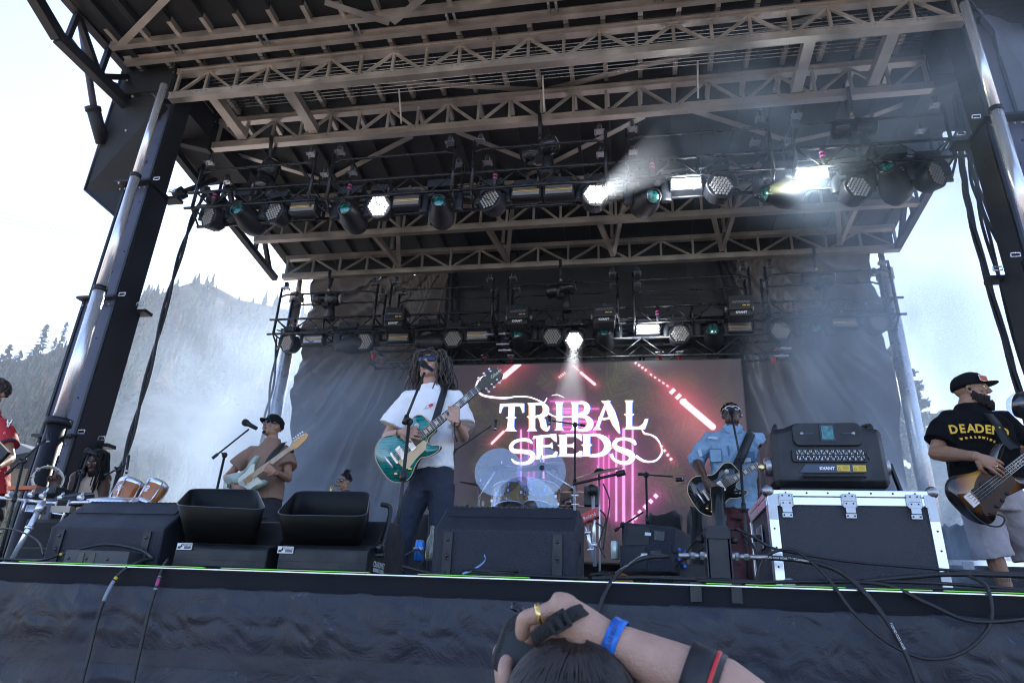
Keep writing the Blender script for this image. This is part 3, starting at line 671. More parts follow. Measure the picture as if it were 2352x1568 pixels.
names={'W':'unlit round wash light','L':'glowing white round wash light','S':'black moving head spot','B':'unlit strobe bar','K':'blazing white strobe bar'}
tot={}
for r_ in rows: tot[r_[0]]=tot.get(r_[0],0)+1
for k,px,py,d in rows:
    cn[k]=cn.get(k,0)+1; s='%s, %s of %d from the left on the front truss'%(names[k],ordn[cn[k]],tot[k]); o=hang(k,px,py,FY,0,d or (0,-1,0),s)
rows=[('W',668,790,(-.45,-1,-.2)),('B',722,783,0),('S',800,793,(-1,-.15,-.1)),('W',840,788,(0,-1,-.1)),('B',918,778,0),('S',985,787,(-1,-.25,0)),('W',1043,783,(0,-1,0)),('B',1098,774,0),('S',1195,778,(-.12,-1,.05)),('W',1270,778,(.0,-1,0)),('L',1320,781,(0,-1,-.45)),('S',1388,775,(0,-1,.12)),('K',1488,759,0),('W',1560,772,(.05,-1,0)),('S',1637,770,(-.1,-1,.05)),('B',1698,754,0),('W',1790,765,(.05,-1,.0)),('S',1870,767,(-.1,-1,.1)),('B',1937,745,0),('W',2010,746,(.3,-1,.1))]
cn={}; tot={}
for r_ in rows: tot[r_[0]]=tot.get(r_[0],0)+1
for k,px,py,d in rows:
    cn[k]=cn.get(k,0)+1; s='%s, %s of %d from the left on the rear truss'%(names[k],ordn[cn[k]],tot[k]); hang(k,px,py,RY,0,d or (0,-1,0),s)
# ---------------------------------------------------------------- small show lasers on the rear truss, and the maker's lettering
def text(s,size,M,m,name,parent,ext=.001,bold=0,align='CENTER',shear=0,sx=1.0):
    cu=bpy.data.curves.new('t','FONT'); cu.body=s; cu.size=size; cu.extrude=ext; cu.align_x=align; cu.align_y='CENTER'; cu.offset=bold; cu.shear=shear; cu.resolution_u=3
    o=bpy.data.objects.new('t',cu); COL.objects.link(o); dg=bpy.context.evaluated_depsgraph_get(); dg.update(); me=bpy.data.meshes.new_from_object(o.evaluated_get(dg))
    bpy.data.objects.remove(o); bpy.data.curves.remove(cu); me.transform(M@Matrix.Diagonal((sx,1,1,1))); me.materials.clear(); me.materials.append(m)
    me.transform(Matrix.Translation(-org(parent))); ob=bpy.data.objects.new(name,me); me.name=name; COL.objects.link(ob); ob.parent=parent; return ob
FRONT=lambda o,x=(1,0,0),y=(0,0,1): mframe(o,x,y)
grille=mat('grille_silver',(.45,.45,.47),.35,.8)
white_txt=mat('white_print',(.8,.8,.8),.6)
def laser_small(label):
    r=thing('laser_projector',label,'laser projector',(0,0,0),'show lasers on the rear truss')
    b=MB().use(plastic); b.box((0,0,.06),(.36,.34,.26)); b.box((0,-.02,-.12),(.34,.30,.1)); b.build('body',r,bevel=.03)
    b=MB().use(plastic); b.box((0,-.175,.13),(.24,.02,.07)); b.build('front_plate',r,bevel=.008)
    b=MB().use(lens_green); b.box((0,-.188,.135),(.05,.006,.04)); b.build('aperture_window',r)
    b=MB().use(grille)
    for i in range(11):
        for j in range(2): b.box((-.12+.024*i+.012*j,-.178,.045+.022*j),(.010,.01,.014),Matrix.Rotation(.6,3,'Y'))
    b.build('grille',r)
    b=MB().use(yellow); b.box((.05,-.176,.0),(.05,.008,.018)); b.build('warning_label',r); b=MB().use(yellow); b.box((.11,-.176,.0),(.04,.008,.018)); b.build('warning_label',r)
    for s in(-1,1): b=MB().use(steel,True); b.tube([(s*.18,0,.02),(s*.215,0,.02)],.045,14); b.build('pivot_knob',r)
    text('KVANT',.05,FRONT((0,-.175,-.12)),white_txt,'maker_lettering',r,bold=.002)
    return r
la=laser_small('boxy black show laser, first of four from the left on the rear truss')
for i,(px,py) in enumerate(((912,737),(1192,732),(1388,728),(1698,712))):
    p=PY(px,py,10.0)
    if i==0: la.location=p
    else: dup(la,p,label='boxy black show laser, %s of four from the left on the rear truss'%ordn[i+1])
# ---------------------------------------------------------------- chain hoists
def hoist(px,py,y,ztop,tilt,label,grp='chain hoists above the trusses',dz=0):
    p=PY(px,py,y); r=thing('chain_hoist',label,'hoist',p,grp); d=V((math.cos(tilt),0,math.sin(tilt)))
    b=MB().use(plastic_gloss,True); b.lathe(p,d,[(0,-.26),(.1,-.25),(.12,-.22),(.125,.0),(.12,.0),(.135,.01),(.135,.2),(.11,.24),(0,.25)],20); b.use(plastic); b.box(p+V((0,0,-.13)),(.12,.14,.08)); b.build('motor_body',r)
    b=MB().use(white_paint,True); b.lathe(p,d,[(.0,.252),(.085,.252),(.085,.256),(0,.256)],18); b.build('end_badge',r)
    b=MB().use(rubber,True); b.tube([p+V((.1,.02,-.1)),p+V((.1,.02,-.42))],[.05,.09],10); b.build('chain_bag',r)
    b=MB().use(steel,True)
    z=p.z+.1; k=0
    while z<ztop-.35: b.lathe((p.x,p.y,z),(1,0,0) if k%2 else (0,1,0),[(.010,-.004),(.018,-.004),(.018,.004),(.010,.004),(.010,-.004)],8); z+=.028; k+=1
    b.build('chain',r)
    b=MB().use(steel,True); b.tube([(p.x,p.y,ztop-.36),(p.x,p.y,ztop-.3)],.03,8); b.use(brass,True); b.tube([(p.x,p.y,ztop-.3),(p.x,p.y,ztop-.24)],.022,8); b.build('hook',r)
    b=MB().use(rubber,True); b.tube([(p.x-.01,p.y-.07,ztop+.1),(p.x,p.y-.04,ztop-.12),(p.x,p.y,ztop-.26),(p.x,p.y+.04,ztop-.12),(p.x+.01,p.y+.07,ztop+.1)],.026,8); b.build('sling',r)
    return r
hoist(612,405,7.23,7.69,1.3,'black chain hoist standing on end above the left part of the front truss')
hoist(1240,345,7.23,7.69,.45,'black tilted chain hoist with white badge above the middle of the front truss')
hoist(1962,297,7.23,7.69,-.05,'black chain hoist in smoke above the right part of the front truss')
hoist(752,686,10.4,7.27,-.05,'black chain hoist hanging level above the left part of the rear truss')
hoist(1288,664,10.4,7.27,.25,'black chain hoist with white badge above the middle of the rear truss')
hoist(1878,640,10.4,7.27,.05,'black chain hoist above the right part of the rear truss')
# ---------------------------------------------------------------- LED screen: picture drawn as colours on a fine grid
SX0,SX1,SZ0,SZ1,SY=-3.65,1.67,2.35,5.42,10.3
def q6(x,y): p=PY(1091+.2051*x,815.4+.2051*y,SY); return (p.x,p.z)
NXs,NYs=620,360
gx,gz=np.meshgrid(np.linspace(SX0,SX1,NXs+1),np.linspace(SZ0,SZ1,NYs+1),indexing='ij')
img=np.zeros(gx.shape+(3,)); img[:]=(.030,.020,.026)
nz=np.zeros_like(gx)
img+= (np.clip((gx+1.2)/3,0,1)*.010)[...,None]*np.array([1,.75,.6])
def seg(a,c,w,col,amp=1,soft=0,dots=0):
    ax,az=a; cx,cz=c; dx,dz=cx-ax,cz-az; L2=dx*dx+dz*dz; t=np.clip(((gx-ax)*dx+(gz-az)*dz)/L2,0,1); d=np.hypot(gx-ax-t*dx,gz-az-t*dz)
    m=np.clip((w-d)/.012+.5,0,1) if not soft else np.exp(-(d/w)**1.3)
    if dots: m=m*(np.sin(t*dots)>.0)
    global img
    img+= (m*amp)[...,None]*np.array(col)
rg=np.random.RandomState(4)
# palm fronds
def frond(p,ang,L,col,bend):
    pts=[]; x,z=p; a=ang
    for i in range(14): pts.append((x,z,a)); x+=math.cos(a)*L/14; z+=math.sin(a)*L/14; a+=bend/14
    for i,(x,z,a) in enumerate(pts):
        l=L*.34*math.sin(PI*(i+1.2)/16)
        for s in(-1,1):
            for jj in(0,.5):
                b_=a+s*(1.0-.03*i)+rg.uniform(-.08,.08); px,pz=x+jj*math.cos(a)*L/14,z+jj*math.sin(a)*L/14
                frond_seg((px,pz),(px+math.cos(b_)*l,pz+math.sin(b_)*l),col)
def frond_seg(a,c,col):
    n=max(2,int(math.hypot(c[0]-a[0],c[1]-a[1])/.006)); t=np.linspace(0,1,n); x=a[0]+(c[0]-a[0])*t; z=a[1]+(c[1]-a[1])*t
    i=((x-SX0)/(SX1-SX0)*NXs).astype(int); j=((z-SZ0)/(SZ1-SZ0)*NYs).astype(int); ok=(i>=0)&(i<=NXs)&(j>=0)&(j<=NYs); i=i[ok]; j=j[ok]
    img[i,j]=np.array(col)*rg.uniform(.6,1.2)
for k in range(46):
    c=rg.rand(); col=(.045,.048,.026) if c<.45 else (.016,.014,.014) if c<.8 else (.06,.045,.035)
    q=q6(rg.uniform(-300,2900),rg.uniform(150,1900)); 
    if q[1]>4.6 and -2.6<q[0]<.2: continue
    frond(q,rg.uniform(0,6.28),rg.uniform(.5,1.15),col,rg.uniform(-.9,.9))
for qx,qy,an in((2250,700,2.4),(2150,650,3.0),(2100,950,.3),(2000,900,-.4),(1650,350,.9),(1350,350,.5),(1250,430,2.6),(1500,900,3.9),(450,950,3.6),(620,870,.6),(1350,700,.8),(150,650,2.7),(100,800,3.0),(1900,1300,-.7),(1750,1500,.2),(2050,1400,1.2)):
    frond(q6(qx,qy),an,.8,(.065,.062,.032) if rg.rand()<.6 else (.07,.038,.04),.5)
RD=(.75,.10,.14); MG=(.60,.05,.34)
def tube_(a,c,w,col,glow=.16,core=(.9,.62,.68),dots=0):
    seg(q6(*a),q6(*c),glow*.8,col,.30,soft=1); seg(q6(*a),q6(*c),w,core,1,dots=dots)
tube_((490,100),(330,235),.045,RD,.22); tube_((330,235),(262,290),.03,RD,.08,dots=20)
tube_((1190,200),(1340,325),.022,RD,.10); tube_((1100,115),(1190,200),.012,RD,.05,dots=30)
tube_((2195,390),(2330,510),.05,RD,.24,dots=13); tube_((2330,520),(2660,800),.05,RD,.26)
tube_((1790,80),(1940,185),.018,RD,.06,dots=25); tube_((1960,210),(2180,360),.012,RD,.06,dots=30)
tube_((320,855),(190,985),.02,RD,.09); tube_((2080,1010),(2215,1190),.02,RD,.06,dots=24)
tube_((2040,1560),(1760,1850),.03,MG,.12,dots=30); tube_((940,250),(1010,195),.02,RD,.07,dots=22)
seg(q6(2400,800),q6(2600,1000),.35,(.16,.05,.06),1,soft=1)
for x,y0,y1,w in((515,840,1750,.02),(600,850,1700,.012),(660,930,1650,.012),(768,920,1700,.02),(1385,900,1700,.015),(1440,1100,1750,.015),(1500,900,1800,.015),(1582,930,1850,.02),(1665,830,1900,.03),(1765,800,1900,.02)):
    tube_((x,y0),(x,y1),w*.7,MG,.07,(.42,.12,.36) if w<.018 else (.65,.3,.6))
for y,x0,x1,w in((515,850,1200,.012),(600,880,1380,.014),(742,980,1370,.02),(805,900,1350,.012),(852,980,1340,.02),(640,950,1250,.03)): tube_((x0,y),(x1,y),w,MG,.06,(.4,.08,.32))
seg(q6(1050,600),q6(1300,800),.25,(.14,.02,.10),1,soft=1); seg(q6(1500,1250),q6(1700,1350),.35,(.18,.02,.10),1,soft=1)
img*= (.9+.2*rg.rand(*gx.shape))[...,None]
img=np.clip(img,0,1.1)
scn=thing('led_screen','large dark purple video screen with glowing neon tubes, palm leaves and white lettering','screen',(-1,SY,SZ0))
me=bpy.data.meshes.new('display'); N1=NYs+1
vs3=np.stack([gx,np.full_like(gx,SY),gz],-1).reshape(-1,3)-np.array(org(scn))
ii,jj=np.meshgrid(np.arange(NXs),np.arange(NYs),indexing='ij'); a0=(ii*N1+jj).ravel(); F=np.stack([a0,a0+N1,a0+N1+1,a0+1],-1)
me.vertices.add(len(vs3)); me.vertices.foreach_set('co',vs3.ravel()); me.loops.add(F.size); me.loops.foreach_set('vertex_index',F.ravel()); me.polygons.add(len(F)); me.polygons.foreach_set('loop_start',np.arange(0,F.size,4)); me.update(calc_edges=True)
ca=me.color_attributes.new('picture','FLOAT_COLOR','POINT'); ca.data.foreach_set('color',np.concatenate([img.reshape(-1,3),np.ones((gx.size,1))],1).astype('f').ravel())
dm=bpy.data.materials.new('display'); dm.use_nodes=True; n_=dm.node_tree; b_=n_.nodes['Principled BSDF']; at=n_.nodes.new('ShaderNodeAttribute'); at.attribute_name='picture'
b_.inputs['Base Color'].default_value=(.01,.01,.01,1); b_.inputs['Roughness'].default_value=.6; n_.links.new(at.outputs['Color'],b_.inputs['Emission Color']); b_.inputs['Emission Strength'].default_value=.50; me.materials.append(dm)
do=bpy.data.objects.new('display',me); COL.objects.link(do); do.parent=scn
b=MB().use(plastic); b.bbox((SX0-.02,SY+.01,SZ0-.02),(SX1+.02,SY+.1,SZ1+.02)); b.bbox((SX0+.3,SY+.02,DK),(SX0+.5,SY+.1,SZ0)); b.bbox((SX1-.5,SY+.02,DK),(SX1-.3,SY+.1,SZ0)); b.build('cabinet',scn)
# lettering
from mathutils.geometry import tessellate_polygon
polys=[]
def P_(*pts): polys.append(list(pts))
def ribbon(pts,ws,k=5):
    pp=spline([(p[0],p[1],0) for p in pts],k); n=len(pp); L=[];Rr=[]
    for i,p in enumerate(pp):
        d=(pp[min(i+1,n-1)]-pp[max(i-1,0)]).normalized(); s=i/(n-1)*(len(ws)-1); j=min(int(s),len(ws)-2); w_=ws[j]+(ws[j+1]-ws[j])*(s-j); L.append((p.x-d.y*w_/2,p.y+d.x*w_/2)); Rr.append((p.x+d.y*w_/2,p.y-d.x*w_/2))
    for i in range(n-1): polys.append([L[i],L[i+1],Rr[i+1],Rr[i]])
def stem(x0,x1,y0,y1,nub=None,s=14):
    P_((x0-s,y0),(x1+s,y0),(x1+s*.6,y0+14),(x1,y0+28),(x0,y0+28),(x0-s*.6,y0+14)); P_((x0,y0+28),(x1,y0+28),(x1-2,y1-34),(x0+2,y1-34))
    P_((x0+2,y1-34),(x1-2,y1-34),(x1+6,y1-16),(x1+s+8,y1),(x0-s-8,y1),(x0-6,y1-16))
    if nub: P_((x0-24,nub-6),(x0,nub-16),(x1,nub-16),(x1+24,nub-6),(x1,nub+14),(x0,nub+14))
P_((283,546),(440,540),(550,542),(552,575),(283,578)); P_((283,546),(330,560),(300,615),(292,650),(275,648)); P_((552,545),(500,560),(520,600),(535,650),(552,640))
P_((380,560),(445,560),(438,800),(445,832),(472,852),(334,850),(362,815),(374,715)); P_((345,702),(374,688),(440,688),(467,700),(440,716),(374,716))
stem(605,675,536,850,695); ribbon([(675,548),(755,550),(795,600),(785,655),(740,682),(675,690)],[28,34,70,66,40,22]); ribbon([(722,690),(758,735),(772,800),(808,835),(836,795)],[34,66,66,36,8])
stem(912,978,524,845,695)
stem(1088,1155,524,845,690); ribbon([(1150,536),(1225,540),(1258,590),(1235,645),(1150,672)],[26,40,66,60,20]); ribbon([(1150,690),(1235,692),(1287,745),(1280,805),(1220,838),(1150,838)],[24,36,72,72,40,20])
ribbon([(1478,520),(1425,660),(1362,830)],[20,34,40]); ribbon([(1470,515),(1525,640),(1575,770),(1622,880)],[50,84,72,6]); ribbon([(1385,700),(1450,715),(1560,690)],[12,26,20]); P_((1320,838),(1345,812),(1395,812),(1415,838)); P_((1415,512),(1520,512),(1500,545),(1440,545))
stem(1693,1760,508,832,670); P_((1760,800),(1840,800),(1885,765),(1905,715),(1940,712),(1925,770),(1900,834),(1670,834))
ribbon([(645,990),(600,955),(520,948),(440,975),(405,1030),(440,1075),(540,1080),(625,1095),(650,1140),(610,1195),(530,1215),(450,1200),(410,1160)],[14,40,34,36,44,50,48,56,60,50,34,30,12])
stem(690,765,905,1165,None,8); P_((645,940),(660,905),(910,880),(915,975),(890,960),(850,920),(765,925)); P_((765,1010),(840,1000),(865,975),(872,1050),(845,1030),(765,1035)); P_((765,1125),(870,1115),(905,1075),(925,1085),(920,1140),(680,1170))
stem(950,1028,890,1138,1015,12); P_((1020,882),(1190,878),(1200,965),(1175,945),(1130,915),(1020,915)); P_((1028,1000),(1090,998),(1115,970),(1120,1055),(1092,1030),(1028,1028)); P_((1028,1105),(1130,1105),(1180,1070),(1205,1080),(1195,1140),(1020,1138))
stem(1215,1290,884,1135,1010,10); ribbon([(1280,892),(1380,900),(1465,955),(1485,1040),(1420,1110),(1280,1128)],[26,36,74,80,50,24]); P_((1500,1025),(1540,1042),(1500,1060))
ribbon([(1800,1005),(1770,965),(1700,940),(1610,945),(1565,985),(1580,1035),(1660,1070),(1740,1105),(1760,1155),(1710,1205),(1620,1200),(1550,1160),(1525,1105)],[22,44,34,36,46,54,66,72,64,46,36,30,40])
ribbon([(1800,1130),(1900,1188),(2020,1182),(2090,1100),(2080,1010),(2030,930),(1960,890),(1900,878),(1870,835)],[34,26,20,18,10,20,16,22,6])
ribbon([(222,290),(185,245),(110,236),(40,285),(20,365),(70,440),(180,470),(340,482),(470,465),(600,470),(700,502),(772,532),(808,478)],[6,10,12,18,20,22,24,22,14,14,14,16,4])
ribbon([(858,455),(925,446),(1000,478)],[4,12,4]); ribbon([(822,650),(880,682),(980,692),(1100,690),(1210,684)],[20,14,14,12,8])
def letters(name,dx,y,m):
    b=MB().use(m)
    for pl in polys:
        vs2=[]
        for p in pl: a,c=q6(p[0]+dx,p[1]); vs2.append(V((a,y,c)))
        tr=tessellate_polygon([vs2]); b.add(vs2,[tuple(t) for t in tr])
    return b.build(name,scn)
letters('lettering',0,SY-.012,mat('glow_white',(0,0,0),.6,emit=(.93,.90,1),es=.75))
letters('lettering_fringe',7,SY-.008,mat('glow_cyan',(0,0,0),.6,emit=(.08,.25,1),es=.5))
letters('lettering_fringe',-6,SY-.004,mat('glow_orange',(0,0,0),.6,emit=(1,.3,.1),es=.5))
# ---------------------------------------------------------------- cables hanging at both sides
def hang_cable(pts,rad,name,label,n=1,twist=.03,tape=True):
    t=thing(name,label,'cable',pts[-1])
    sp=spline(pts,8)
    for k in range(n):
        ph=k*2*PI/n; b=MB().use(rubber,True); b.tube([p+V((math.cos(ph+i*.55),math.sin(ph+i*.55),0))*twist*(n>1) for i,p in enumerate(sp)],rad,7); b.build('strand',t)
    return t
hang_cable([PY(478,430,7.3),PY(440,510,7.25),PY(395,650,7.2),PY(340,860,7.15),PY(290,1040,7.1),PY(262,1125,7.05)],.02,'cable_bundle','thick black cable bundle running down beside the left mast',2,.02)
hang_cable([PY(640,775,10.6),PY(622,900,10.6),PY(605,1000,10.6),PY(590,1120,10.6)],.02,'cable_bundle','thin cable pair hanging by the rear left pole',2,.03)
for i,(a,b_,c,l) in enumerate((((2195,220),(2235,520),(2330,860),'thick twisted black cable, leftmost of the three beside the right mast'),((2204,225),(2262,520),(2358,860),'twisted black cable, middle one of the three beside the right mast'),((2212,230),(2262,480),(2380,760),'twisted black cable, rightmost of the three beside the right mast'))):
    t=hang_cable([PY(*a,7.15),PY((a[0]+b_[0])/2-6,(a[1]+b_[1])/2,7.12),PY(*b_,7.1),PY(*c,7.05),PY(c[0]+60,c[1]+220,7.0)],.017,'cable_bundle',l,3 if i==0 else 2,.02)
    t['group']='cables beside the right mast'
# power lines far off, left
for k in range(3):
    b=MB().use(rubber,True); b.tube([PY(-40,478+k*12,60),PY(200,535+k*6,75),PY(420,560+k*6,95)],.02,4); tag(b.build('power_line'),'%s faint overhead wire crossing the sky at the left'%('upper','middle','lower')[k],'wire','overhead wires')
# ================================================================ SMOKE AND HAZE
def volume(name,label,c,r,dens,col,an,scale,thr,seed,rot=None,shape='ell',edge=.55):
    b=MB(); b.ell((0,0,0),(1,1,1),n=24,m=16); o=b.build(name); o.location=c; o.scale=r
    if rot: o.rotation_euler=rot
    m=bpy.data.materials.new(name); m.use_nodes=True; n=m.node_tree; n.nodes.remove(n.nodes['Principled BSDF']); ou=n.nodes['Material Output']
    pv=n.nodes.new('ShaderNodeVolumePrincipled'); pv.inputs['Color'].default_value=(*col,1); pv.inputs['Anisotropy'].default_value=an
    tc=n.nodes.new('ShaderNodeTexCoord'); mp=n.nodes.new('ShaderNodeMapping'); mp.inputs['Location'].default_value=(seed,seed*2,0); mp.inputs['Scale'].default_value=scale
    nz_=n.nodes.new('ShaderNodeTexNoise'); nz_.inputs['Scale'].default_value=1; nz_.inputs['Detail'].default_value=3; nz_.inputs['Roughness'].default_value=.6; nz_.inputs['Distortion'].default_value=.6
    n.links.new(tc.outputs['Object'],mp.inputs[0]); n.links.new(mp.outputs[0],nz_.inputs[0])
    mr=n.nodes.new('ShaderNodeMapRange'); mr.inputs[1].default_value=thr; mr.inputs[2].default_value=thr+.28; n.links.new(nz_.outputs[0],mr.inputs[0])
    ln=n.nodes.new('ShaderNodeVectorMath'); ln.operation='LENGTH'; n.links.new(tc.outputs['Object'],ln.inputs[0])
    fr=n.nodes.new('ShaderNodeMapRange'); fr.interpolation_type='SMOOTHSTEP'; fr.inputs[1].default_value=1-edge; fr.inputs[2].default_value=1; fr.inputs[3].default_value=1; fr.inputs[4].default_value=0; n.links.new(ln.outputs['Value'],fr.inputs[0])
    a=n.nodes.new('ShaderNodeMath'); a.operation='MULTIPLY'; n.links.new(mr.outputs[0],a.inputs[0]); n.links.new(fr.outputs[0],a.inputs[1])
    a2=n.nodes.new('ShaderNodeMath'); a2.operation='MULTIPLY'; a2.inputs[1].default_value=dens; n.links.new(a.outputs[0],a2.inputs[0]); n.links.new(a2.outputs[0],pv.inputs['Density'])
    n.links.new(pv.outputs[0],ou.inputs['Volume']); o.data.materials.clear(); o.data.materials.append(m); tag(o,label,'smoke',kind='stuff'); return o
SM=(.66,.82,1.0)
volume('smoke','white stage smoke drifting beyond the left mast',(-8.8,17,5.0),(4.9,7,6.8),.13,SM,.35,(2.2,1.6,2.6),.36,3)
volume('smoke','thin smoke low in front of the left curtain',(-4.6,9.6,3.0),(2.7,1.4,3.0),.72,SM,.2,(1.6,1,2.0),.34,11)
volume('smoke','bluish smoke in front of the right curtain',(3.4,9.2,4.3),(2.3,1.6,3.4),.75,SM,.2,(2.0,1.2,1.6),.36,21)
volume('smoke','smoke blowing under the right part of the roof',(2.9,6.9,6.9),(3.4,1.7,1.5),.46,SM,.2,(2.4,1.2,1.8),.38,31,rot=(0,R(12),0))
volume('smoke','small smoke plume rising behind the flight case',PY(2185,1245,5.3),(.22,.22,.42),5.0,SM,.2,(1.6,1.6,1.2),.36,41)
volume('smoke','blue haze near the top of the right mast',PY(2290,120,5.6),(1.1,.7,1.2),.10,SM,.2,(1.5,1,1.5),.33,51)
volume('smoke','pale smoke drifting among the pines right of the stage',(11,19,5),(6,7,6.5),.06,SM,.35,(1.6,1.2,1.6),.25,61)
b=MB(); b.bbox((-900,-120,-1),(620,420,330)); o=b.build('haze'); tag(o,'thin pale air haze over the valley','haze',kind='stuff')
m=bpy.data.materials.new('haze'); m.use_nodes=True; n=m.node_tree; n.nodes.remove(n.nodes['Principled BSDF']); pv=n.nodes.new('ShaderNodeVolumePrincipled'); pv.inputs['Color'].default_value=(.85,.92,1,1); pv.inputs['Density'].default_value=.0006; pv.inputs['Anisotropy'].default_value=.0
n.links.new(pv.outputs[0],n.nodes['Material Output'].inputs['Volume']); o.data.materials.clear(); o.data.materials.append(m)
# light beams: real spot lamps in a dense shaft of smoke
def beam(src,dst,r0,r1,dens,energy,col,label,name='light_beam'):
    src=V(src); dst=V(dst); d=(dst-src); L=d.length; d.normalize()
    b=MB(); b.tube([src+d*.02-src,dst-src],[r0,r1],24); o=b.build(name); o.location=src
    m=bpy.data.materials.new(name); m.use_nodes=True; n=m.node_tree; n.nodes.remove(n.nodes['Principled BSDF']); vv=n.nodes.new('ShaderNodeVolumePrincipled'); vv.inputs['Color'].default_value=(.95,.97,1,1); tc=n.nodes.new('ShaderNodeTexCoord'); ln=n.nodes.new('ShaderNodeVectorMath'); ln.operation='LENGTH'; n.links.new(tc.outputs['Object'],ln.inputs[0]); mr=n.nodes.new('ShaderNodeMapRange'); mr.inputs[1].default_value=0; mr.inputs[2].default_value=L*.97; mr.inputs[3].default_value=dens*1.6; mr.inputs[4].default_value=0; n.links.new(ln.outputs['Value'],mr.inputs[0]); n.links.new(mr.outputs[0],vv.inputs['Density']); vv.inputs['Anisotropy'].default_value=.1
    n.links.new(vv.outputs[0],n.nodes['Material Output'].inputs['Volume']); o.data.materials.clear(); o.data.materials.append(m); tag(o,label,'smoke',kind='stuff')
    l=bpy.data.lights.new('beam_lamp','SPOT'); l.energy=energy; l.color=col; l.shadow_soft_size=.05; l.spot_size=2*math.atan2(r1,L)*1.25; l.spot_blend=.5
    lo=bpy.data.objects.new('beam_lamp',l); COL.objects.link(lo); lo.location=src-d*.0+V((0,0,0)); lo.rotation_euler=(-d).to_track_quat('Z','Y').to_euler()
    return o
s1=PY(1320,786,10.18); beam(s1,PY(1300,1030,9.7),.12,.36,.3,120,(1,1,1),'smoke lit by the white beam falling over the screen')
s2=PY(1366,458,6.98); beam(s2,PY(1560,330,6.5),.13,.36,.45,75,(.9,.95,1),'smoke lit by the white beam rising to the right')
s3=PY(1762,440,6.9); beam(s3,PY(1960,385,6.6),.05,.30,.25,22,(1,.95,.25),'smoke lit by the yellow beam near the right of the front truss')
for p,e in((PY(1575,434,6.9),9),(PY(1862,411,6.9),12),(PY(1488,764,10.1),9)):
    l=bpy.data.lights.new('strobe_lamp','AREA'); l.energy=e; l.size=.35; l.shape='RECTANGLE'; l.size_y=.12; l.color=(.85,.93,1); lo=bpy.data.objects.new('strobe_lamp',l); COL.objects.link(lo); lo.location=p; lo.rotation_euler=(R(90),0,0)
# ================================================================ GEAR ON THE DECK
denim_lam=mat('case_laminate',(.038,.041,.052),.55,var=.15,vs_=5,bump=.7,bs=260)
def xat(px,py,y): return PY(px,py,y).x
def wedge(label,x0,x1,yf,dp,h1,h2,top):
    t=thing('wedge_monitor',label,'stage monitor',((x0+x1)/2,yf,DK),'wedge monitors along the stage edge')
    prof=[(0,.0),(-.005,h1),(.20,h2),(dp-.04,h2-.01),(dp,h2-.06),(dp,.0)]
    M_=Matrix(((0,0,1,(x0+x1)/2),(1,0,0,yf),(0,1,0,DK+.012),(0,0,0,1)))
    b=MB().use(wedge_paint); b.prism(prof,x1-x0,M_); b.build('cabinet',t,bevel=.012)
    # slanted plate with screws and perforated grille lip
    a=V((x0+.035,yf-.003+.115,DK+.012+h1+(h2-h1)*.56)); c=V((x1-.035,yf+.19,DK+.012+h2-.012)); sl_=V((0,.205,h2-h1)).normalized(); nn=V((0,-(h2-h1),.205)).normalized()
    b=MB().use(wedge_paint); L=(h2-h1)*.45/max(sl_.z,.1)
    m_=mframe(V(((x0+x1)/2,a.y+sl_.y*L/2,a.z+sl_.z*L/2))+nn*.003,(1,0,0),sl_); b.prism(rrect(x1-x0-.07,L,.01),.008,m_); b.build('plate',t)
    for k in range(4):
        x=x0+.05+(x1-x0-.1)*k/3; b=MB().use(black_steel,True); b.lathe(V((x,a.y+sl_.y*L*.3,a.z+sl_.z*L*.3))+nn*.006,nn,[(.009,0),(.008,.003),(.003,.003),(.003,0)],8); b.build('screw',t)
    b=MB().use(plastic_gloss); n=22
    b.bbox((x0+.045,yf+.2,DK+.012+h2-.004),(x1-.045,yf+.23,DK+.012+h2+.012))
    for k in range(n): 
        x=x0+.06+(x1-x0-.12)*k/(n-1); b.lathe((x,yf+.196,DK+.012+h2+.004),(0,-1,0),[(.010,0),(.010,.002),(.0065,.002),(.0065,-.002)],6)
    b.build('grille',t)
    for s in(.11,.87):
        x=x0+(x1-x0)*s; b=MB().use(plastic); b.box((x,yf-.008,DK+.012+h1*.48),(.048,.012,h1*.9)); b.use(plastic_gloss,True)
        for dz in(.35,.0): b.lathe((x,yf-.014,DK+.012+h1*(.42+dz)),(0,-1,0),[(.010,0),(.009,.004),(0,.004)],10)
        b.use(wedge_paint)
        for j in range(2):
            for k in range(4):
                b.bar((x-.014+.004*k,yf-.016,DK+.012+h1*(.30-.40*j+.12)+.006*k),(x+.0+.008*k*.4,yf-.016,DK+.012+h1*(.30-.4*j+.03)),.003,.003)
        b.build('bracket',t)
    b=MB().use(plastic_gloss,True); b.lathe((x1+.001,yf+.18,DK+h1*.75),(1,0,0),[(.04,0),(.035,.002),(.03,-.01),(0,-.01)],18); b.build('side_port',t)
    return t
p0=PY(990,1300,3.52); p1=PY(1325,1300,3.52); z1=PY(1150,1217,3.52).z-DK-.012; z2=PY(1150,1170,3.74).z-DK-.012
wedge('black wedge monitor at the centre, behind the blue paper strip',p0.x,p1.x,3.52,.5,z1,z2,0)
p0=PY(101,1270,3.70); p1=PY(366,1270,3.70); z1=PY(230,1212,3.7).z-DK-.012; z2=PY(260,1156,3.9).z-DK-.012
wedge('black wedge monitor at the left, behind the low metal box',p0.x,p1.x,3.70,.5,z1,z2,0)
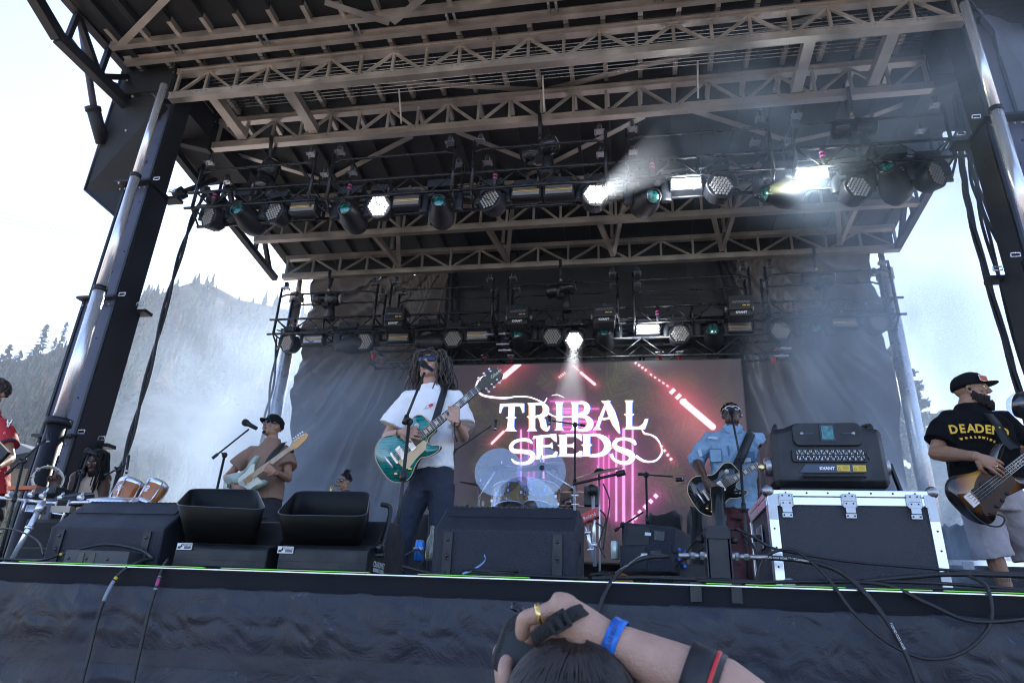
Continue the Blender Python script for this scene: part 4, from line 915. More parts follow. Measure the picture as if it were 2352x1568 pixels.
# bubble machines
def bubble(label,m4,b4,box,side,sticker,yoke):
    t=thing('bubble_machine',label,'bubble machine',(0,3.6,DK),'bubble machines on the stage edge')
    x0,x1=box; t.location.x=(x0+x1)/2
    z1_=PY((m4[0][0]+m4[1][0])/2,1252,3.62).z
    b=MB().use(plastic); yb=4.1
    h_=z1_-DK; prof=[(0,.02),(0,h_-.02),(.02,h_),(.12,h_+.02),(.26,h_+.17),(.46,h_+.19),(.60,h_+.10),(.62,h_),(.62,.02)]
    b.prism(prof,x1-x0,Matrix(((0,0,1,(x0+x1)/2),(1,0,0,3.62),(0,1,0,DK),(0,0,0,1)))); b.build('base',t,bevel=.012)
    b=MB().use(black_steel); zz=DK+(z1_-DK)*.45; b.bbox((x0-.001,3.617,zz),(x1+.001,3.621,zz+.002)); b.build('seam',t)
    # hopper
    Mo=[PY(*q[:2],q[2]) for q in m4]; Ba=[PY(*q[:2],q[2]) for q in b4]
    def ringpts(C,r=.16,k=5):
        out=[]
        for i in range(4):
            c=C[i]; a=C[i-1]; d=C[(i+1)%4]
            for j in range(k+1):
                s=j/k; p=c+(a-c)*r*(1-s)**2+(d-c)*r*s**2; out.append(p)
        return out
    A=ringpts(Mo); B=ringpts(Ba); n=len(A); b=MB().use(mat('hopper_plastic',(.004,.005,.005),.55,spec=.25) if 'hopper_plastic' not in MATS else MATS['hopper_plastic'],True)
    b.add(A+[ (A[i]+B[i])/2 for i in range(n)]+B,[(i,(i+1)%n,(i+1)%n+n,i+n) for i in range(n)]+[(i+n,(i+1)%n+n,(i+1)%n+2*n,i+2*n) for i in range(n)])
    b.add(B,[tuple(range(n))]); b.build('hopper',t,solid=.005)
    b=MB().use(mat('rim_edge',(.06,.07,.09),.3) if 'rim_edge' not in MATS else MATS['rim_edge'],True); b.tube(A+[A[0]],.0028,5,cap=False); b.build('rim',t)
    # sticker
    sx,sy=sticker; p=PY(sx,sy,3.612); b=MB().use(white_paint); b.box(p,(.092,.003,.036)); st_=b.build('sticker',t)
    b=MB().use(plastic); b.prism([(-.04,-.012),(-.022,-.012),(-.022,-.004),(-.014,-.004),(-.014,.012),(-.018,.012),(-.026,.0),(-.04,.0)],.001,mframe(p+V((0,-.0022,0)),(1,0,0),(0,0,1)))
    for k in range(9): b.box(p+V((.002+.0045*k,-.0022,-.006)),(.002 if k%2 else .003,.001,.013))
    b.build('barcode',st_)
    text('Jampro Music Factory',.0085,FRONT(p+V((.016,-.0022,.012))),plastic,'print',st_,ext=.0003)
    text('(775) 800-1776',.0085,FRONT(p+V((.016,-.0022,.004))),plastic,'print',st_,ext=.0003)
    if yoke:
        xs=x1+.012; b=MB().use(plastic,True); 
        b.tube(spline([(xs,3.72,DK+.16),(xs,3.80,z1_+.04),(xs,3.86,z1_+.22),(xs-.02,3.86,z1_+.26)],6),.014,8); b.tube(spline([(xs-.02,3.86,z1_+.26),(xs-.06,3.86,z1_+.265)],4),.014,8); b.build('yoke',t)
        b=MB().use(plastic_gloss,True); b.lathe((xs,3.72,DK+.16),(1,0,0),[(.03,0),(.035,.01),(.03,.03),(0,.032)],12); b.lathe((xs,3.70,DK+.12),(1,0,0),[(.012,0),(.012,.05),(0,.05)],8); b.build('yoke_knob',t)
        sd=mframe(V((x1+.003,3.80,DK+.075)),(0,1,0),(0,0,1)); text('CHAUVET',.042,sd,white_txt,'maker_lettering',t,bold=.001,sx=.95,ext=.0006); text('BUBBLE KING',.027,mframe(V((x1+.003,3.80,DK+.045)),(0,1,0),(0,0,1)),white_txt,'model_lettering',t,bold=.0008,ext=.0006)
    return t
bubble('black bubble machine with open hopper, the one nearest the left wedge monitor',[(401,1160,3.50),(611,1170,3.50),(590,1124,3.95),(437,1122,3.95)],[(428,1246,3.70),(588,1251,3.70),(600,1235,4.0),(424,1232,4.0)],(xat(397,1280,3.62),xat(612,1280,3.62)),1,(424,1254),False)
bubble('black bubble machine with open hopper and side yoke, next to the singer',[(632,1182,3.48),(842,1185,3.48),(852,1129,3.9),(680,1127,3.9)],[(652,1256,3.70),(818,1262,3.70),(848,1240,4.0),(650,1240,4.0)],(xat(636,1290,3.62),xat(843,1290,3.62)),1,(656,1262),True)
# low metal control box
p0=PY(146,1285,3.5); p1=PY(292,1290,3.5); t=thing('junction_box','low dark metal junction box in front of the left wedge monitor','box',((p0.x+p1.x)/2,3.5,DK))
b=MB().use(mat('box_paint',(.045,.05,.058),.5,var=.2)); b.bbox((p0.x,3.5,DK+.003),(p1.x,3.62,DK+.085)); b.build('housing',t,bevel=.004)
for dx in(.105,.175): b=MB().use(plastic_gloss); b.box((p0.x+dx,3.499,DK+.045),(.035,.004,.052)); b.build('socket',t)
for dx in(.03,.14,.275): b=MB().use(plastic_gloss,True); b.lathe((p0.x+dx,3.499,DK+.04),(0,-1,0),[(.008,0),(.008,.002),(0,.002)],10); b.build('screw',t)
# ---- flight case
def case():
    y=3.62; A=PY(1760,1124,y); B=PY(2146,1130,y); x0,x1=A.x,B.x; zt=A.z; dp=.62
    t=thing('flight_case','large black flight case with silver edges and three latches at the right','flight case',((x0+x1)/2,y,DK))
    b=MB().use(denim_lam); b.bbox((x0+.01,y+.006,DK+.012),(x1-.01,y+dp,zt-.01)); b.build('panels',t)
    e=.030
    def edge(a,c): b=MB().use(alu_bright); b.bbox(a,c); b.build('edge_profile',t,bevel=.003)
    edge((x0+e,y-.004,zt-.032),(x1-e,y+e,zt)); edge((x0+e,y-.002,zt-.075),(x1-e,y+.01,zt-.034)); edge((x0,y-.002,DK+.02),(x0+.045,y+.03,zt-.03)); edge((x1-.045,y-.002,DK+.02),(x1,y+.03,zt-.03)); edge((x0,y+.03,DK+.02),(x0+.008,y+.06,zt-.03))
    edge((x0-.002,y+.03,zt-.03),(x0+.02,y+dp,zt-.001)); edge((x0-.002,y+.03,zt-.075),(x0+.008,y+dp,zt-.034)); edge((x1-.02,y+.03,zt-.03),(x1+.002,y+dp,zt-.001)); edge((x0-.002,y+dp-.04,DK+.02),(x0+.02,y+dp,zt-.03))
    for x in(x0+.008,x1-.008):
        b=MB().use(steel,True); b.ell((x,y+.01,zt-.005),(.030,.030,.030),n=20,m=14); b.use(steel); b.box((x+(.02 if x<(x0+x1)/2 else -.02),y-.004,zt-.05),(.05,.004,.06)); b.build('ball_corner',t)
    for x in(x0,x1): 
        b=MB().use(steel); s=1 if x==x0 else -1; b.box((x+s*.022,y-.005,zt-.11),(.042,.004,.07)); b.build('corner_plate',t)
    b=MB().use(steel,True); b.ell((x0+.06,y+.0,DK+.03),(.03,.012,.03)); b.build('ball_corner',t)
    for k,px in enumerate((1806,1951,2100)):
        x=PY(px,1160,y).x; b=MB().use(steel); z=zt-.03
        b.bbox((x-.028,y-.010,z-.024),(x+.028,y-.004,z+.012)); b.bbox((x-.028,y-.012,z-.055),(x+.028,y-.004,z-.028)); b.bbox((x-.022,y-.014,z-.082),(x+.022,y-.005,z-.056)); b.bbox((x-.024,y-.008,z-.105),(x+.024,y-.004,z-.085))
        b.bar((x-.032,y-.012,z+.01),(x-.032,y-.012,z-.05),.004,.004); b.bar((x+.032,y-.012,z+.01),(x+.032,y-.012,z-.05),.004,.004)
        b.use(black_steel,True)
        for dx in(-.016,.016):
            for dz in(.0,-.036,-.095): b.ell((x+dx,y-.013,z+dz),(.004,.003,.004),n=6,m=4)
        b.build('latch',t)
    b=MB().use(black_steel,True)
    for k in range(7):
        b.ell((x0+.09+k*(x1-x0-.18)/6,y-.006,zt-.015),(.005,.003,.005),n=6,m=4)
    for k in range(5):
        for x in(x0+.02,x1-.02): b.ell((x,y-.004,zt-.1-k*.09),(.005,.003,.005),n=6,m=4)
    b.build('rivet',t)
    b=MB().use(steel); b.box((x0-.004,y+.3,DK+.28),(.006,.16,.12)); b.use(rubber,True); b.tube([(x0-.02,y+.24,DK+.28),(x0-.02,y+.36,DK+.28)],.012,8); b.build('handle',t)
    return zt,x0,x1
CZT,CX0,CX1=case()
# ---- big show laser on the case
def big_laser():
    y=3.68; L=PY(1776,1050,y).x; Rr=PY(2044,1050,y).x; zt=PY(1900,972,y+.05).z; zb_=CZT+.035; cx=(L+Rr)/2; W=Rr-L; H=zt-zb_
    t=thing('laser_projector','large black show laser standing on the flight case','laser projector',(cx,y,CZT))
    b=MB().use(plastic); 
    out=[(-W*.5,-H*.5+.03),(-W*.47,-H*.5),(W*.47,-H*.5),(W*.5,-H*.5+.03),(W*.49,H*.32),(W*.47,H*.40),(W*.36,H*.43),(W*.26,H*.5),(-W*.26,H*.5),(-W*.36,H*.43),(-W*.47,H*.40),(-W*.49,H*.32)]
    b.prism(out,.5,mframe(V((cx,y+.27,zb_+H/2)),(1,0,0),(0,0,1)),bevel=.03); b.build('body',t,bevel=.006)
    fy=y+.018
    b=MB().use(plastic); b.prism(rrect(W*.60,H*.36,.03),.02,mframe(V((cx-W*.0,fy-.004,zb_+H*.79)),(1,0,0),(0,0,1)),bevel=.004); b.build('front_plate',t)
    for s in(-1,1):
        b=MB().use(steel,True); b.lathe((cx+s*W*.225,fy-.016,zb_+H*.80),(0,-1,0),[(.009,0),(.009,.003),(0,.003)],12); b.build('screw',t)
        b=MB().use(plastic_gloss); b.box((cx+s*W*.165,fy-.0155,zb_+H*.80),(W*.10,.003,.008)); b.build('slot',t)
    b=MB().use(plastic_gloss); b.box((cx,fy-.016,zb_+H*.81),(W*.13,.006,H*.27)); b.build('window_frame',t)
    b=MB().use(lens_green); b.box((cx,fy-.0195,zb_+H*.81),(W*.10,.004,H*.21)); b.build('aperture_window',t)
    b=MB().use(plastic); b.prism(rrect(W*.66,H*.20,.014),.014,mframe(V((cx,fy-.006,zb_+H*.465)),(1,0,0),(0,0,1))); b.build('grille_frame',t)
    b=MB().use(grille); 
    for k in range(46): b.box((cx-W*.285+W*.57*k/45,fy-.0135,zb_+H*.465),(.0035,.003,H*.15))
    b.build('heat_sink',t)
    b=MB().use(plastic)
    for k in range(13):
        x=cx-W*.285+W*.57*k/12
        b.bar((x,fy-.017,zb_+H*.39),(x+W*.047,fy-.017,zb_+H*.54),.005,.005,(0,1,0)); b.bar((x+W*.047,fy-.017,zb_+H*.39),(x,fy-.017,zb_+H*.54),.005,.005,(0,1,0))
    b.bar((cx-W*.29,fy-.0175,zb_+H*.465),(cx+W*.29,fy-.0175,zb_+H*.465),.005,.005); b.build('lattice',t)
    lb=mat('label_blue',(.03,.05,.09),.35); b=MB().use(lb); b.prism([(-W*.28,-H*.065),(W*.28,-H*.065),(W*.25,H*.06),(-W*.22,H*.06)],.006,mframe(V((cx-W*.0,fy-.004,zb_+H*.27)),(1,0,0),(0,0,1))); lp=b.build('label_strip',t)
    text('KVANT',.022,FRONT((cx-W*.04,fy-.0085,zb_+H*.265)),white_txt,'maker_lettering',lp,bold=.0012)
    for x in(.10,.235):
        b=MB().use(yellow); b.box((cx+W*x,fy-.0085,zb_+H*.27),(W*.11,.002,H*.09)); wl=b.build('warning_label',lp)
        b=MB().use(plastic); m_=FRONT((cx+W*(x-.035),fy-.0102,zb_+H*.265)); b.prism([(-.008,-.007),(.008,-.007),(0,.008)],.0005,m_); b.use(yellow); b.prism([(-.005,-.0055),(.005,-.0055),(0,.005)],.0012,m_); b.use(plastic)
        for k in range(4): b.box((cx+W*(x+.018),fy-.0100,zb_+H*.27+.008-.005*k),(W*.05,.0008,.0012))
        b.build('warning_symbol',wl)
    b=MB().use(plastic,True); b.tube([(cx-W*.26,fy-.03,zb_+H*.12),(cx-W*.25,fy-.035,zb_+H*.14),(cx+W*.25,fy-.035,zb_+H*.14),(cx+W*.26,fy-.03,zb_+H*.12)],.010,8); b.build('carry_bar',t)
    for s in(-1,1):
        b=MB().use(plastic,True); b.tube(spline([(cx+s*W*.43,y+.07,zb_+H*.86),(cx+s*W*.42,y+.09,zb_+H*1.0),(cx+s*W*.39,y+.25,zb_+H*1.03),(cx+s*W*.39,y+.4,zb_+H*.95)],5),.012,8); b.build('top_handle',t)
        b=MB().use(steel,True); b.lathe((cx+s*W*.49,y+.12,zb_+H*.36),(s,0,0),[(.05,0),(.05,.02),(.045,.03),(0,.03)],20); b.build('pivot_disc',t)
        b=MB().use(plastic); b.bar((cx+s*(W*.5+.036),y+.12,zb_+H*.40),(cx+s*(W*.5+.06),y+.10,CZT+.015),.012,.035,(0,1,0)); b.build('support_arm',t)
    b=MB().use(plastic); b.bbox((cx-W*.45,y+.06,CZT+.002),(cx+W*.45,y+.45,CZT+.034)); b.build('foot',t)
    b=MB().use(brass,True); b.lathe((cx-W*.5-.045,y+.10,zb_+H*.34),(0,-1,0),[(.018,0),(.018,.01),(.008,.012),(0,.012)],14); b.build('clamp_knob',t)
big_laser()
# ---- jet and its hoses
def mk(px,py,y): return PY(px,py,y)
yj=3.5; c=PY(1650,1300,yj); t=thing('smoke_jet','black smoke jet with upright barrel standing on the stage edge','smoke jet',(c.x,yj,DK))
x0,x1=xat(1622,1260,yj),xat(1680,1260,yj); zt=PY(1650,1212,yj).z
b=MB().use(plastic); b.bbox((x0+.012,yj,DK+.02),(x1-.012,yj+.12,zt-.02)); b.build('body',t,bevel=.004)
b=MB().use(black_steel); b.bbox((x0,yj-.004,DK),(x0+.006,yj+.12,zt+.0)); b.bbox((x1-.006,yj-.004,DK),(x1,yj+.12,zt)); b.prism([(x0-c.x,zt-.05),(x1-c.x,zt-.05),(x1-c.x-.012,zt+.01),(x0-c.x+.012,zt+.01)],.01,mframe(V((c.x,yj-.006,0)),(1,0,0),(0,0,1))); b.build('bracket',t)
b=MB().use(mat('barrel_black',(.008,.01,.009),.22),True); zt2=PY(1650,1120,yj+.05).z; xx=PY(1650,1160,yj+.05).x; b.lathe((xx,yj+.05,zt-.05),(0,0,1),[(.034,0),(.034,zt2-zt+.05),(.030,zt2-zt+.05),(.030,.04),(0,.04)],24); b.build('barrel',t)
for s,xk in((-1,x0-.02),(1,x1+.02)): b=MB().use(plastic,True); b.tube([(xk-.016,yj+.05,zt-.05),(xk+.016,yj+.05,zt-.05)],.016,10); b.build('clamp_knob',t)
for a,c_ in((x0-.13,x0),(x1,x1+.16)):
    b=MB().use(steel,True); zf=PY(1650,1277,yj).z; s=1 if a<x0 else -1; p=a if s>0 else c_; q=c_ if s>0 else a
    b.tube([(q,yj-.0,zf),(q-s*.012,yj,zf)],.019,12); b.tube([(q-s*.014,yj,zf),(q-s*.03,yj,zf)],.021,6,smooth=False); b.tube([(q-s*.03,yj,zf),(q-s*.07,yj,zf)],.013,12); b.tube([(q-s*.055,yj,zf),(q-s*.075,yj,zf)],.017,6,smooth=False); b.tube([(q-s*.075,yj,zf),(p,yj,zf)],.0125,12); b.build('hose_fitting',t)
def cable(pts,rad,label,name='cable',group='cables at the stage edge',bands=(),txt=None):
    sp=spline(pts,10); b=MB().use(rubber,True); b.tube(sp,rad,8); o=None
    if bands or txt:
        t_=thing(name,label,'cable',pts[0],group); b.build('sheath',t_)
        for i,m_,n_ in bands: b=MB().use(m_,True); b.tube(sp[i:i+n_],rad*1.16,8); b.build('tape_band',t_)
        if txt:
            for i,s_ in txt:
                d=(sp[i+3]-sp[i]).normalized(); 
                if d.x<0: d=-d
                m_=mframe(sp[i]+V((0,-rad*1.02,0)),d,(d.x*0,0,1) if abs(d.z)<.9 else (-1,0,0)); text(s_,rad*1.1,m_,MATS['white_print'],'hose_print',t_,ext=.0002)
    else: tag(b.build(name),label,'cable',group)
h1=[PY(1535,1276,3.5),PY(1475,1282,3.48),PY(1430,1306,3.44),PY(1398,1345,3.37),PY(1378,1392,3.33),PY(1362,1460,3.33),PY(1355,1570,3.3)]
cable(h1,.011,'thick black hose arching from the smoke jet down over the skirt','hose',txt=[(16,'MADE IN U.S.A. * CLUBCANNON')])
h2=[PY(1768,1280,3.49),PY(1850,1288,3.45),PY(1925,1310,3.40),PY(1990,1365,3.35),PY(2060,1460,3.3),PY(2108,1568,3.27),PY(2135,1680,3.2)]
cable(h2,.0115,'thick black hose running from the smoke jet down to the right','hose',txt=[(8,'CLUBCANNON'),(2,'LIQUID CO2 HOSE'),(40,'LIQUID CO2 HOSE')])
cable([PY(1736,1335,3.5),PY(1752,1285,3.5),PY(1790,1263,3.5),PY(1835,1268,3.47),PY(1900,1325,3.38),PY(1960,1405,3.33),PY(2040,1475,3.3),PY(2130,1512,3.28),PY(2215,1495,3.3),PY(2275,1430,3.33),PY(2268,1350,3.37),PY(2225,1322,3.44)],.0075,'black cable hanging in a wide loop below the flight case')
cable([PY(1688,1212,3.56),PY(1730,1232,3.54),PY(1775,1258,3.54),PY(1860,1275,3.55),PY(1960,1290,3.55),PY(2100,1302,3.52),PY(2230,1312,3.5),PY(2400,1318,3.5)],.0065,'thin black cable crossing the front of the flight case')
cable([PY(1700,1222,3.6),PY(1728,1250,3.56),PY(1740,1290,3.52),PY(1742,1340,3.5)],.0065,'short black cable dropping from the smoke jet beside the case')
cable([PY(1600,1333,3.45),PY(1730,1337,3.44),PY(1880,1335,3.44),PY(2030,1342,3.40),PY(2130,1385,3.35),PY(2230,1425,3.33),PY(2360,1420,3.33),PY(2460,1400,3.33)],.009,'black cable sagging over the skirt toward the right edge')
cable([PY(1880,1332,3.47),PY(2080,1336,3.46),PY(2250,1345,3.46),PY(2460,1365,3.46)],.008,'dark blue cable lying on the deck edge at the right')
cable([PY(1980,1335,3.45),PY(2080,1325,3.47),PY(2200,1318,3.48),PY(2460,1325,3.5)],.011,'thickest black cable on the deck edge at the right')
cable([PY(2000,1350,3.44),PY(2200,1352,3.44),PY(2460,1362,3.44)],.006,'thin black cable lowest on the deck edge at the right')
cable([PY(1360,1328,3.46),PY(1480,1326,3.46),PY(1600,1330,3.46),PY(1700,1334,3.46),PY(1760,1340,3.5)],.010,'black cable lying on the deck edge between wedge and smoke jet')
cable([PY(352,1282,3.5),PY(318,1290,3.42),PY(285,1308,3.37),PY(262,1333,3.35),PY(240,1375,3.33),PY(222,1430,3.33),PY(205,1500,3.32),PY(188,1570,3.31),PY(170,1680,3.3)],.0085,'black cable with yellow and grey tape hanging over the skirt',bands=[(25,MATS['case_laminate'],2),(27,yellow,3),(30,mat('grey_tape',(.22,.26,.30),.4),12)])
cable([PY(385,1285,3.48),PY(377,1298,3.40),PY(369,1318,3.37),PY(358,1350,3.35),PY(340,1410,3.33),PY(322,1490,3.32),PY(305,1570,3.31),PY(285,1680,3.3)],.0085,'black cable with red tape hanging over the skirt',bands=[(22,MATS['grey_tape'],2),(24,pink_tape,6),(30,MATS['grey_tape'],2)])
cable([PY(-20,1282,3.6),PY(60,1286,3.6),PY(100,1285,3.55),PY(150,1270,3.6),PY(240,1250,3.66),PY(320,1262,3.62),PY(350,1282,3.5)],.008,'black cable running round the junction box',bands=[(28,yellow,2)])
cable([PY(-20,1215,3.9),PY(30,1215,3.8),PY(85,1240,3.7),PY(100,1275,3.6)],.005,'thin black cable curving down at the left edge')
cable([PY(930,1275,3.7),PY(960,1262,3.7),PY(975,1285,3.6),PY(960,1310,3.5),PY(1020,1322,3.45)],.006,'short black cable looping beside the centre wedge')
cable([PY(925,1300,3.5),PY(1000,1318,3.46),PY(1060,1322,3.45),PY(1180,1320,3.45),PY(1350,1328,3.45)],.007,'black cable lying along the front of the centre wedge')
# coil
cc=PY(1125,1318,3.45); b=MB().use(rubber,True)
for k in range(6):
    rr=.085+.006*k; b.tube([(cc.x+rr*1.2*math.cos(a*PI/12),3.452+.035*math.sin(a*PI/12)*.9,DK+.008+.006*k+.004*math.sin(a+k)) for a in range(25)],.0045,6)
tag(b.build('cable_coil'),'flat black cable coil in front of the centre wedge','cable')
b=MB().use(mat('paper_blue',(.18,.32,.62),.6),True); sp=spline([PY(1062,1317,3.435),PY(1082,1310,3.43),PY(1105,1296,3.43),PY(1115,1284,3.43),PY(1112,1274,3.44)],6)
b.add([p+V((0,0,.006)) for p in sp]+[p-V((0,.004,.005)) for p in sp],[(i,i+1,i+1+len(sp),i+len(sp)) for i in range(len(sp)-1)]); tag(b.build('paper_strip',solid=.0008),'pale blue paper wristband curling up from the cable coil','wristband')
# ---- microphone stands
def mic_stand(label,base,clutch,tip,mic=None,tail=None,r=.011,micname='microphone',miclabel=None,mr=.022,mstyle='vocal',clip=True):
    t=thing('mic_stand',label,'mic stand',(base.x,base.y,DK),'microphone stands')
    b=MB().use(rubber,True); b.tube([(base.x,base.y,DK+.01),clutch],r,8); mid=V((base.x,base.y,DK)).lerp(clutch,.62); b.tube([mid,mid.lerp(clutch,.16)],r*1.6,10); b.build('pole',t)
    for k in range(3):
        a=k*2.1+.4; b=MB().use(rubber,True); b.tube([(base.x,base.y,DK+.12),(base.x+.28*math.cos(a),base.y+.28*math.sin(a),DK+.012)],.008,6); b.build('leg',t)
    tl=tail or (clutch+(clutch-tip)*.25); b=MB().use(rubber,True); b.tube([tl,tip],r*.75,8); b.tube([tl,tl.lerp(tip,.14)],r*1.35,8); b.build('boom',t)
    b=MB().use(plastic,True); b.ell(clutch,(.028,.02,.028)); b.tube([clutch,clutch+V((.0,-.05,.01))],.009,8); b.build('clutch',t)
    if mic:
        a,c=mic; o=thing('microphone',miclabel,'microphone',c,'microphones'); d=(a-c).normalized(); L=(a-c).length
        if mstyle=='vocal':
            b=MB().use(plastic,True); b.lathe(c,d,[(0,0),(mr*.62,.002),(mr*.72,L*.5),(mr*.95,L*.68)],14); b.build('body',o)
            b=MB().use(mat('mic_mesh',(.03,.03,.033),.45,.6,bump=.8,bs=500) if 'mic_mesh' not in MATS else MATS['mic_mesh'],True); b.lathe(c,d,[(mr*.95,L*.68),(mr*1.15,L*.72),(mr*1.2,L*.86),(mr*.95,L*.96),(0,L)],14); b.build('mesh_head',o)
        else:
            b=MB().use(plastic,True); b.lathe(c,d,[(0,0),(mr*.5,.002),(mr*.55,L*.5),(mr*.6,L),(0,L)],12); b.build('body',o)
            b=MB().use(steel,True); b.lathe(c,d,[(mr*.58,L*.1),(mr*.58,L*.2)],12); b.build('ring',o)
    return t
y=4.45; mic_stand('black boom stand in front of the singer',PY(905,1290,y),PY(940,968,y),PY(975,856,y+.12),(PY(968,833,y+.05),PY(993,850,y+.22)),tail=PY(928,972,y-.04),miclabel='black vocal microphone at the singer\'s mouth',mr=.023,r=.013)
y=5.9; mic_stand('black boom stand left of the tan shirted guitarist',PY(494,1130,y),PY(516,1045,y),PY(572,985,y+.05),(PY(558,967,y),PY(590,984,y+.02)),tail=PY(488,1052,y),miclabel='black vocal microphone on the boom left of the tan shirted guitarist',mr=.03,r=.012)
y=5.75; mic_stand('straight black stand in front of the denim shirted guitarist',PY(1716,1300,y),PY(1700,1050,y),PY(1681,955,y+.1),(PY(1680,940,y+.0),PY(1683,957,y+.3)),tail=PY(1702,1062,y),miclabel='black vocal microphone at the denim shirted guitarist\'s mouth',mr=.026,r=.012)
y=5.1; mic_stand('black stand by the man with dreadlocks',PY(175,1145,y),PY(188,1085,y),PY(203,1045,y),(PY(196,1034,y),PY(222,1044,y+.02)),miclabel='silver tipped microphone above the man with dreadlocks',mr=.024)
y=5.3; mic_stand('black boom stand between the left mast and the bongos',PY(252,1150,y),PY(272,1078,y),PY(294,1062,y),(PY(296,1045,y),PY(290,1088,y)),tail=PY(242,1092,y),miclabel='grey instrument microphone pointing down above the bongos',mstyle='pencil',mr=.02)
y=4.6; mic_stand('black boom stand at the far left in front of the mast',PY(8,1262,y),PY(54,1058,y),PY(105,1008,y),(PY(112,995,y),PY(110,1018,y)),tail=PY(15,1088,y),miclabel='small instrument microphone in front of the left mast base',mstyle='pencil',mr=.024)
y=7.6; mic_stand('black boom stand behind the singer toward the drums',PY(1041,1180,y),PY(1043,1035,y),PY(1128,978,y),(PY(1139,964,y),PY(1137,988,y)),miclabel='instrument microphone over the left of the drum kit',mstyle='pencil',mr=.03,tail=PY(1036,1040,y))
mic_stand('tall black boom stand over the middle of the drum kit',PY(1320,1200,7.2),PY(1321,975,7.2),PY(1268,966,7.2),(PY(1263,955,7.2),PY(1262,974,7.2)),tail=PY(1344,977,7.2),miclabel='instrument microphone over the middle of the drum kit',mstyle='pencil',mr=.03)
y=6.6; mic_stand('black boom stand in front of the dark covers right of the drums',PY(1486,1215,y),PY(1484,1090,y),PY(1545,1094,y),(PY(1552,1101,y),PY(1571,1101,y)),tail=PY(1465,1088,y),miclabel='short black microphone left of the denim shirted guitarist',mstyle='pencil',mr=.034)
y=6.4; mic_stand('low black boom stand leaning right beside the speaker stack',PY(1432,1260,y),PY(1431,1205,y),PY(1478,1175,y),tail=PY(1412,1218,y))
y=6.2; mic_stand('black stand showing between the singer and the centre wedge',PY(988,1260,y),PY(988,1165,y),PY(977,1155,y),(PY(972,1148,y),PY(986,1160,y+.1)),miclabel='silver headed microphone beside the singer\'s left hip',mr=.026)
# ---- drum kit
D0=7.0
kit=thing('drum_kit','pale maple drum kit with chrome stands and clear round shields','drum kit',PY(1215,1240,7.6))
kit.location.z=DK+.16
maple=mat('maple',(.72,.46,.17),.25,var=.2,vs_=4,coat=.6); skin_h=mat('drum_head',(.65,.66,.66),.5)
def drum(c,ax,r,h,name='tom'):
    b=MB().use(maple,True); b.lathe(c,ax,[(r,-h/2),(r,h/2)],28); o=b.build(name,kit)
    b=MB().use(skin_h,True); b.lathe(c,ax,[(0,h/2+.004),(r*.98,h/2+.004)],28); b.build('head',o)
    b=MB().use(chrome,True)
    for s in(-1,1): b.lathe(c,ax,[(r*1.0,s*h/2-.012),(r*1.05,s*h/2-.012),(r*1.05,s*h/2+.012),(r*1.0,s*h/2+.012)],28)
    x,y_,d=b.frame(ax)
    for k in range(8):
        a=2*PI*k/8+.2; q=V(c)+(x*math.cos(a)+y_*math.sin(a))*r*1.04; b.bar(q-d*h*.42,q+d*h*.42,.008,.008); b.box(q,(.022,.022,.03))
    b.build('rim',o); return o
drum(PY(1170,1148,7.4),V((-.12,.38,.95)),.185,.25); drum(PY(1243,1146,7.4),V((.12,.38,.95)),.185,.25)
drum(PY(1205,1215,7.75),V((0,-1,0)),.28,.4,'bass_drum')
cym=mat('cymbal',(.10,.085,.055),.35,.8,bump=.3,bs=40)
for px,py,r,ax,y in((1152,1072,.27,(.05,-.35,1),7.5),(1243,1068,.26,(-.12,-.42,1),7.5),(1102,1112,.24,(.15,-.12,1),7.9),(1376,1082,.26,(-.25,-.3,1),7.2),(1315,1128,.17,(0,-.2,1),7.3),(1310,1160,.22,(0,-.16,1),7.3)):
    c=PY(px,py,y); b=MB().use(cym,True); b.lathe(c,ax,[(r,-.012),(r*.6,.0),(r*.22,.008),(r*.16,.025),(r*.03,.035),(0,.035)],30); b.lathe(c,ax,[(r,-.014),(0,.0)],30); b.build('cymbal',kit)
    b=MB().use(chrome,True); b.tube([c,(c.x,c.y,DK+.16)],.011,8); b.tube([c,c+V(ax).normalized()*.07],.008,8); b.build('cymbal_stand',kit)
for a,c_ in(((1140,1075,7.1),(1100,1145,7.1)),((1245,1075,7.1),(1322,1125,7.1))):
    b=MB().use(chrome,True); b.tube([PY(*a),PY(*c_)],.012,8); b.use(plastic,True); b.ell(PY(*a),(.035,.035,.035)); b.build('shield_arm',kit)
ac=bpy.data.materials.new('clear_acrylic'); ac.use_nodes=True; n=ac.node_tree; n.nodes.remove(n.nodes['Principled BSDF']); g_=n.nodes.new('ShaderNodeBsdfGlossy'); g_.inputs['Roughness'].default_value=.03; tr=n.nodes.new('ShaderNodeBsdfTransparent'); tr.inputs[0].default_value=(.85,.88,.95,1); mx=n.nodes.new('ShaderNodeMixShader'); mx.inputs[0].default_value=.13; n.links.new(tr.outputs[0],mx.inputs[1]); n.links.new(g_.outputs[0],mx.inputs[2]); n.links.new(mx.outputs[0],n.nodes['Material Output'].inputs[0])
for px,py,r,y,ax in((1145,1083,60,7.05,(0,-1,.03)),(1243,1083,60,7.08,(0,-1,.06)),(1204,1172,84,6.9,(0,-1,.02))):
    c=PY(px,py,y); rr=r/FPX*(c-V((0,0,CZ))).dot(-AY*0+V((0.17023934,0.90386933,0.39247776)))*1.0
    b=MB().use(ac); b.lathe(c,ax,[(0,0),(rr,0),(rr,.005),(0,.005)],48,smooth=False); b.build('clear_shield',kit)
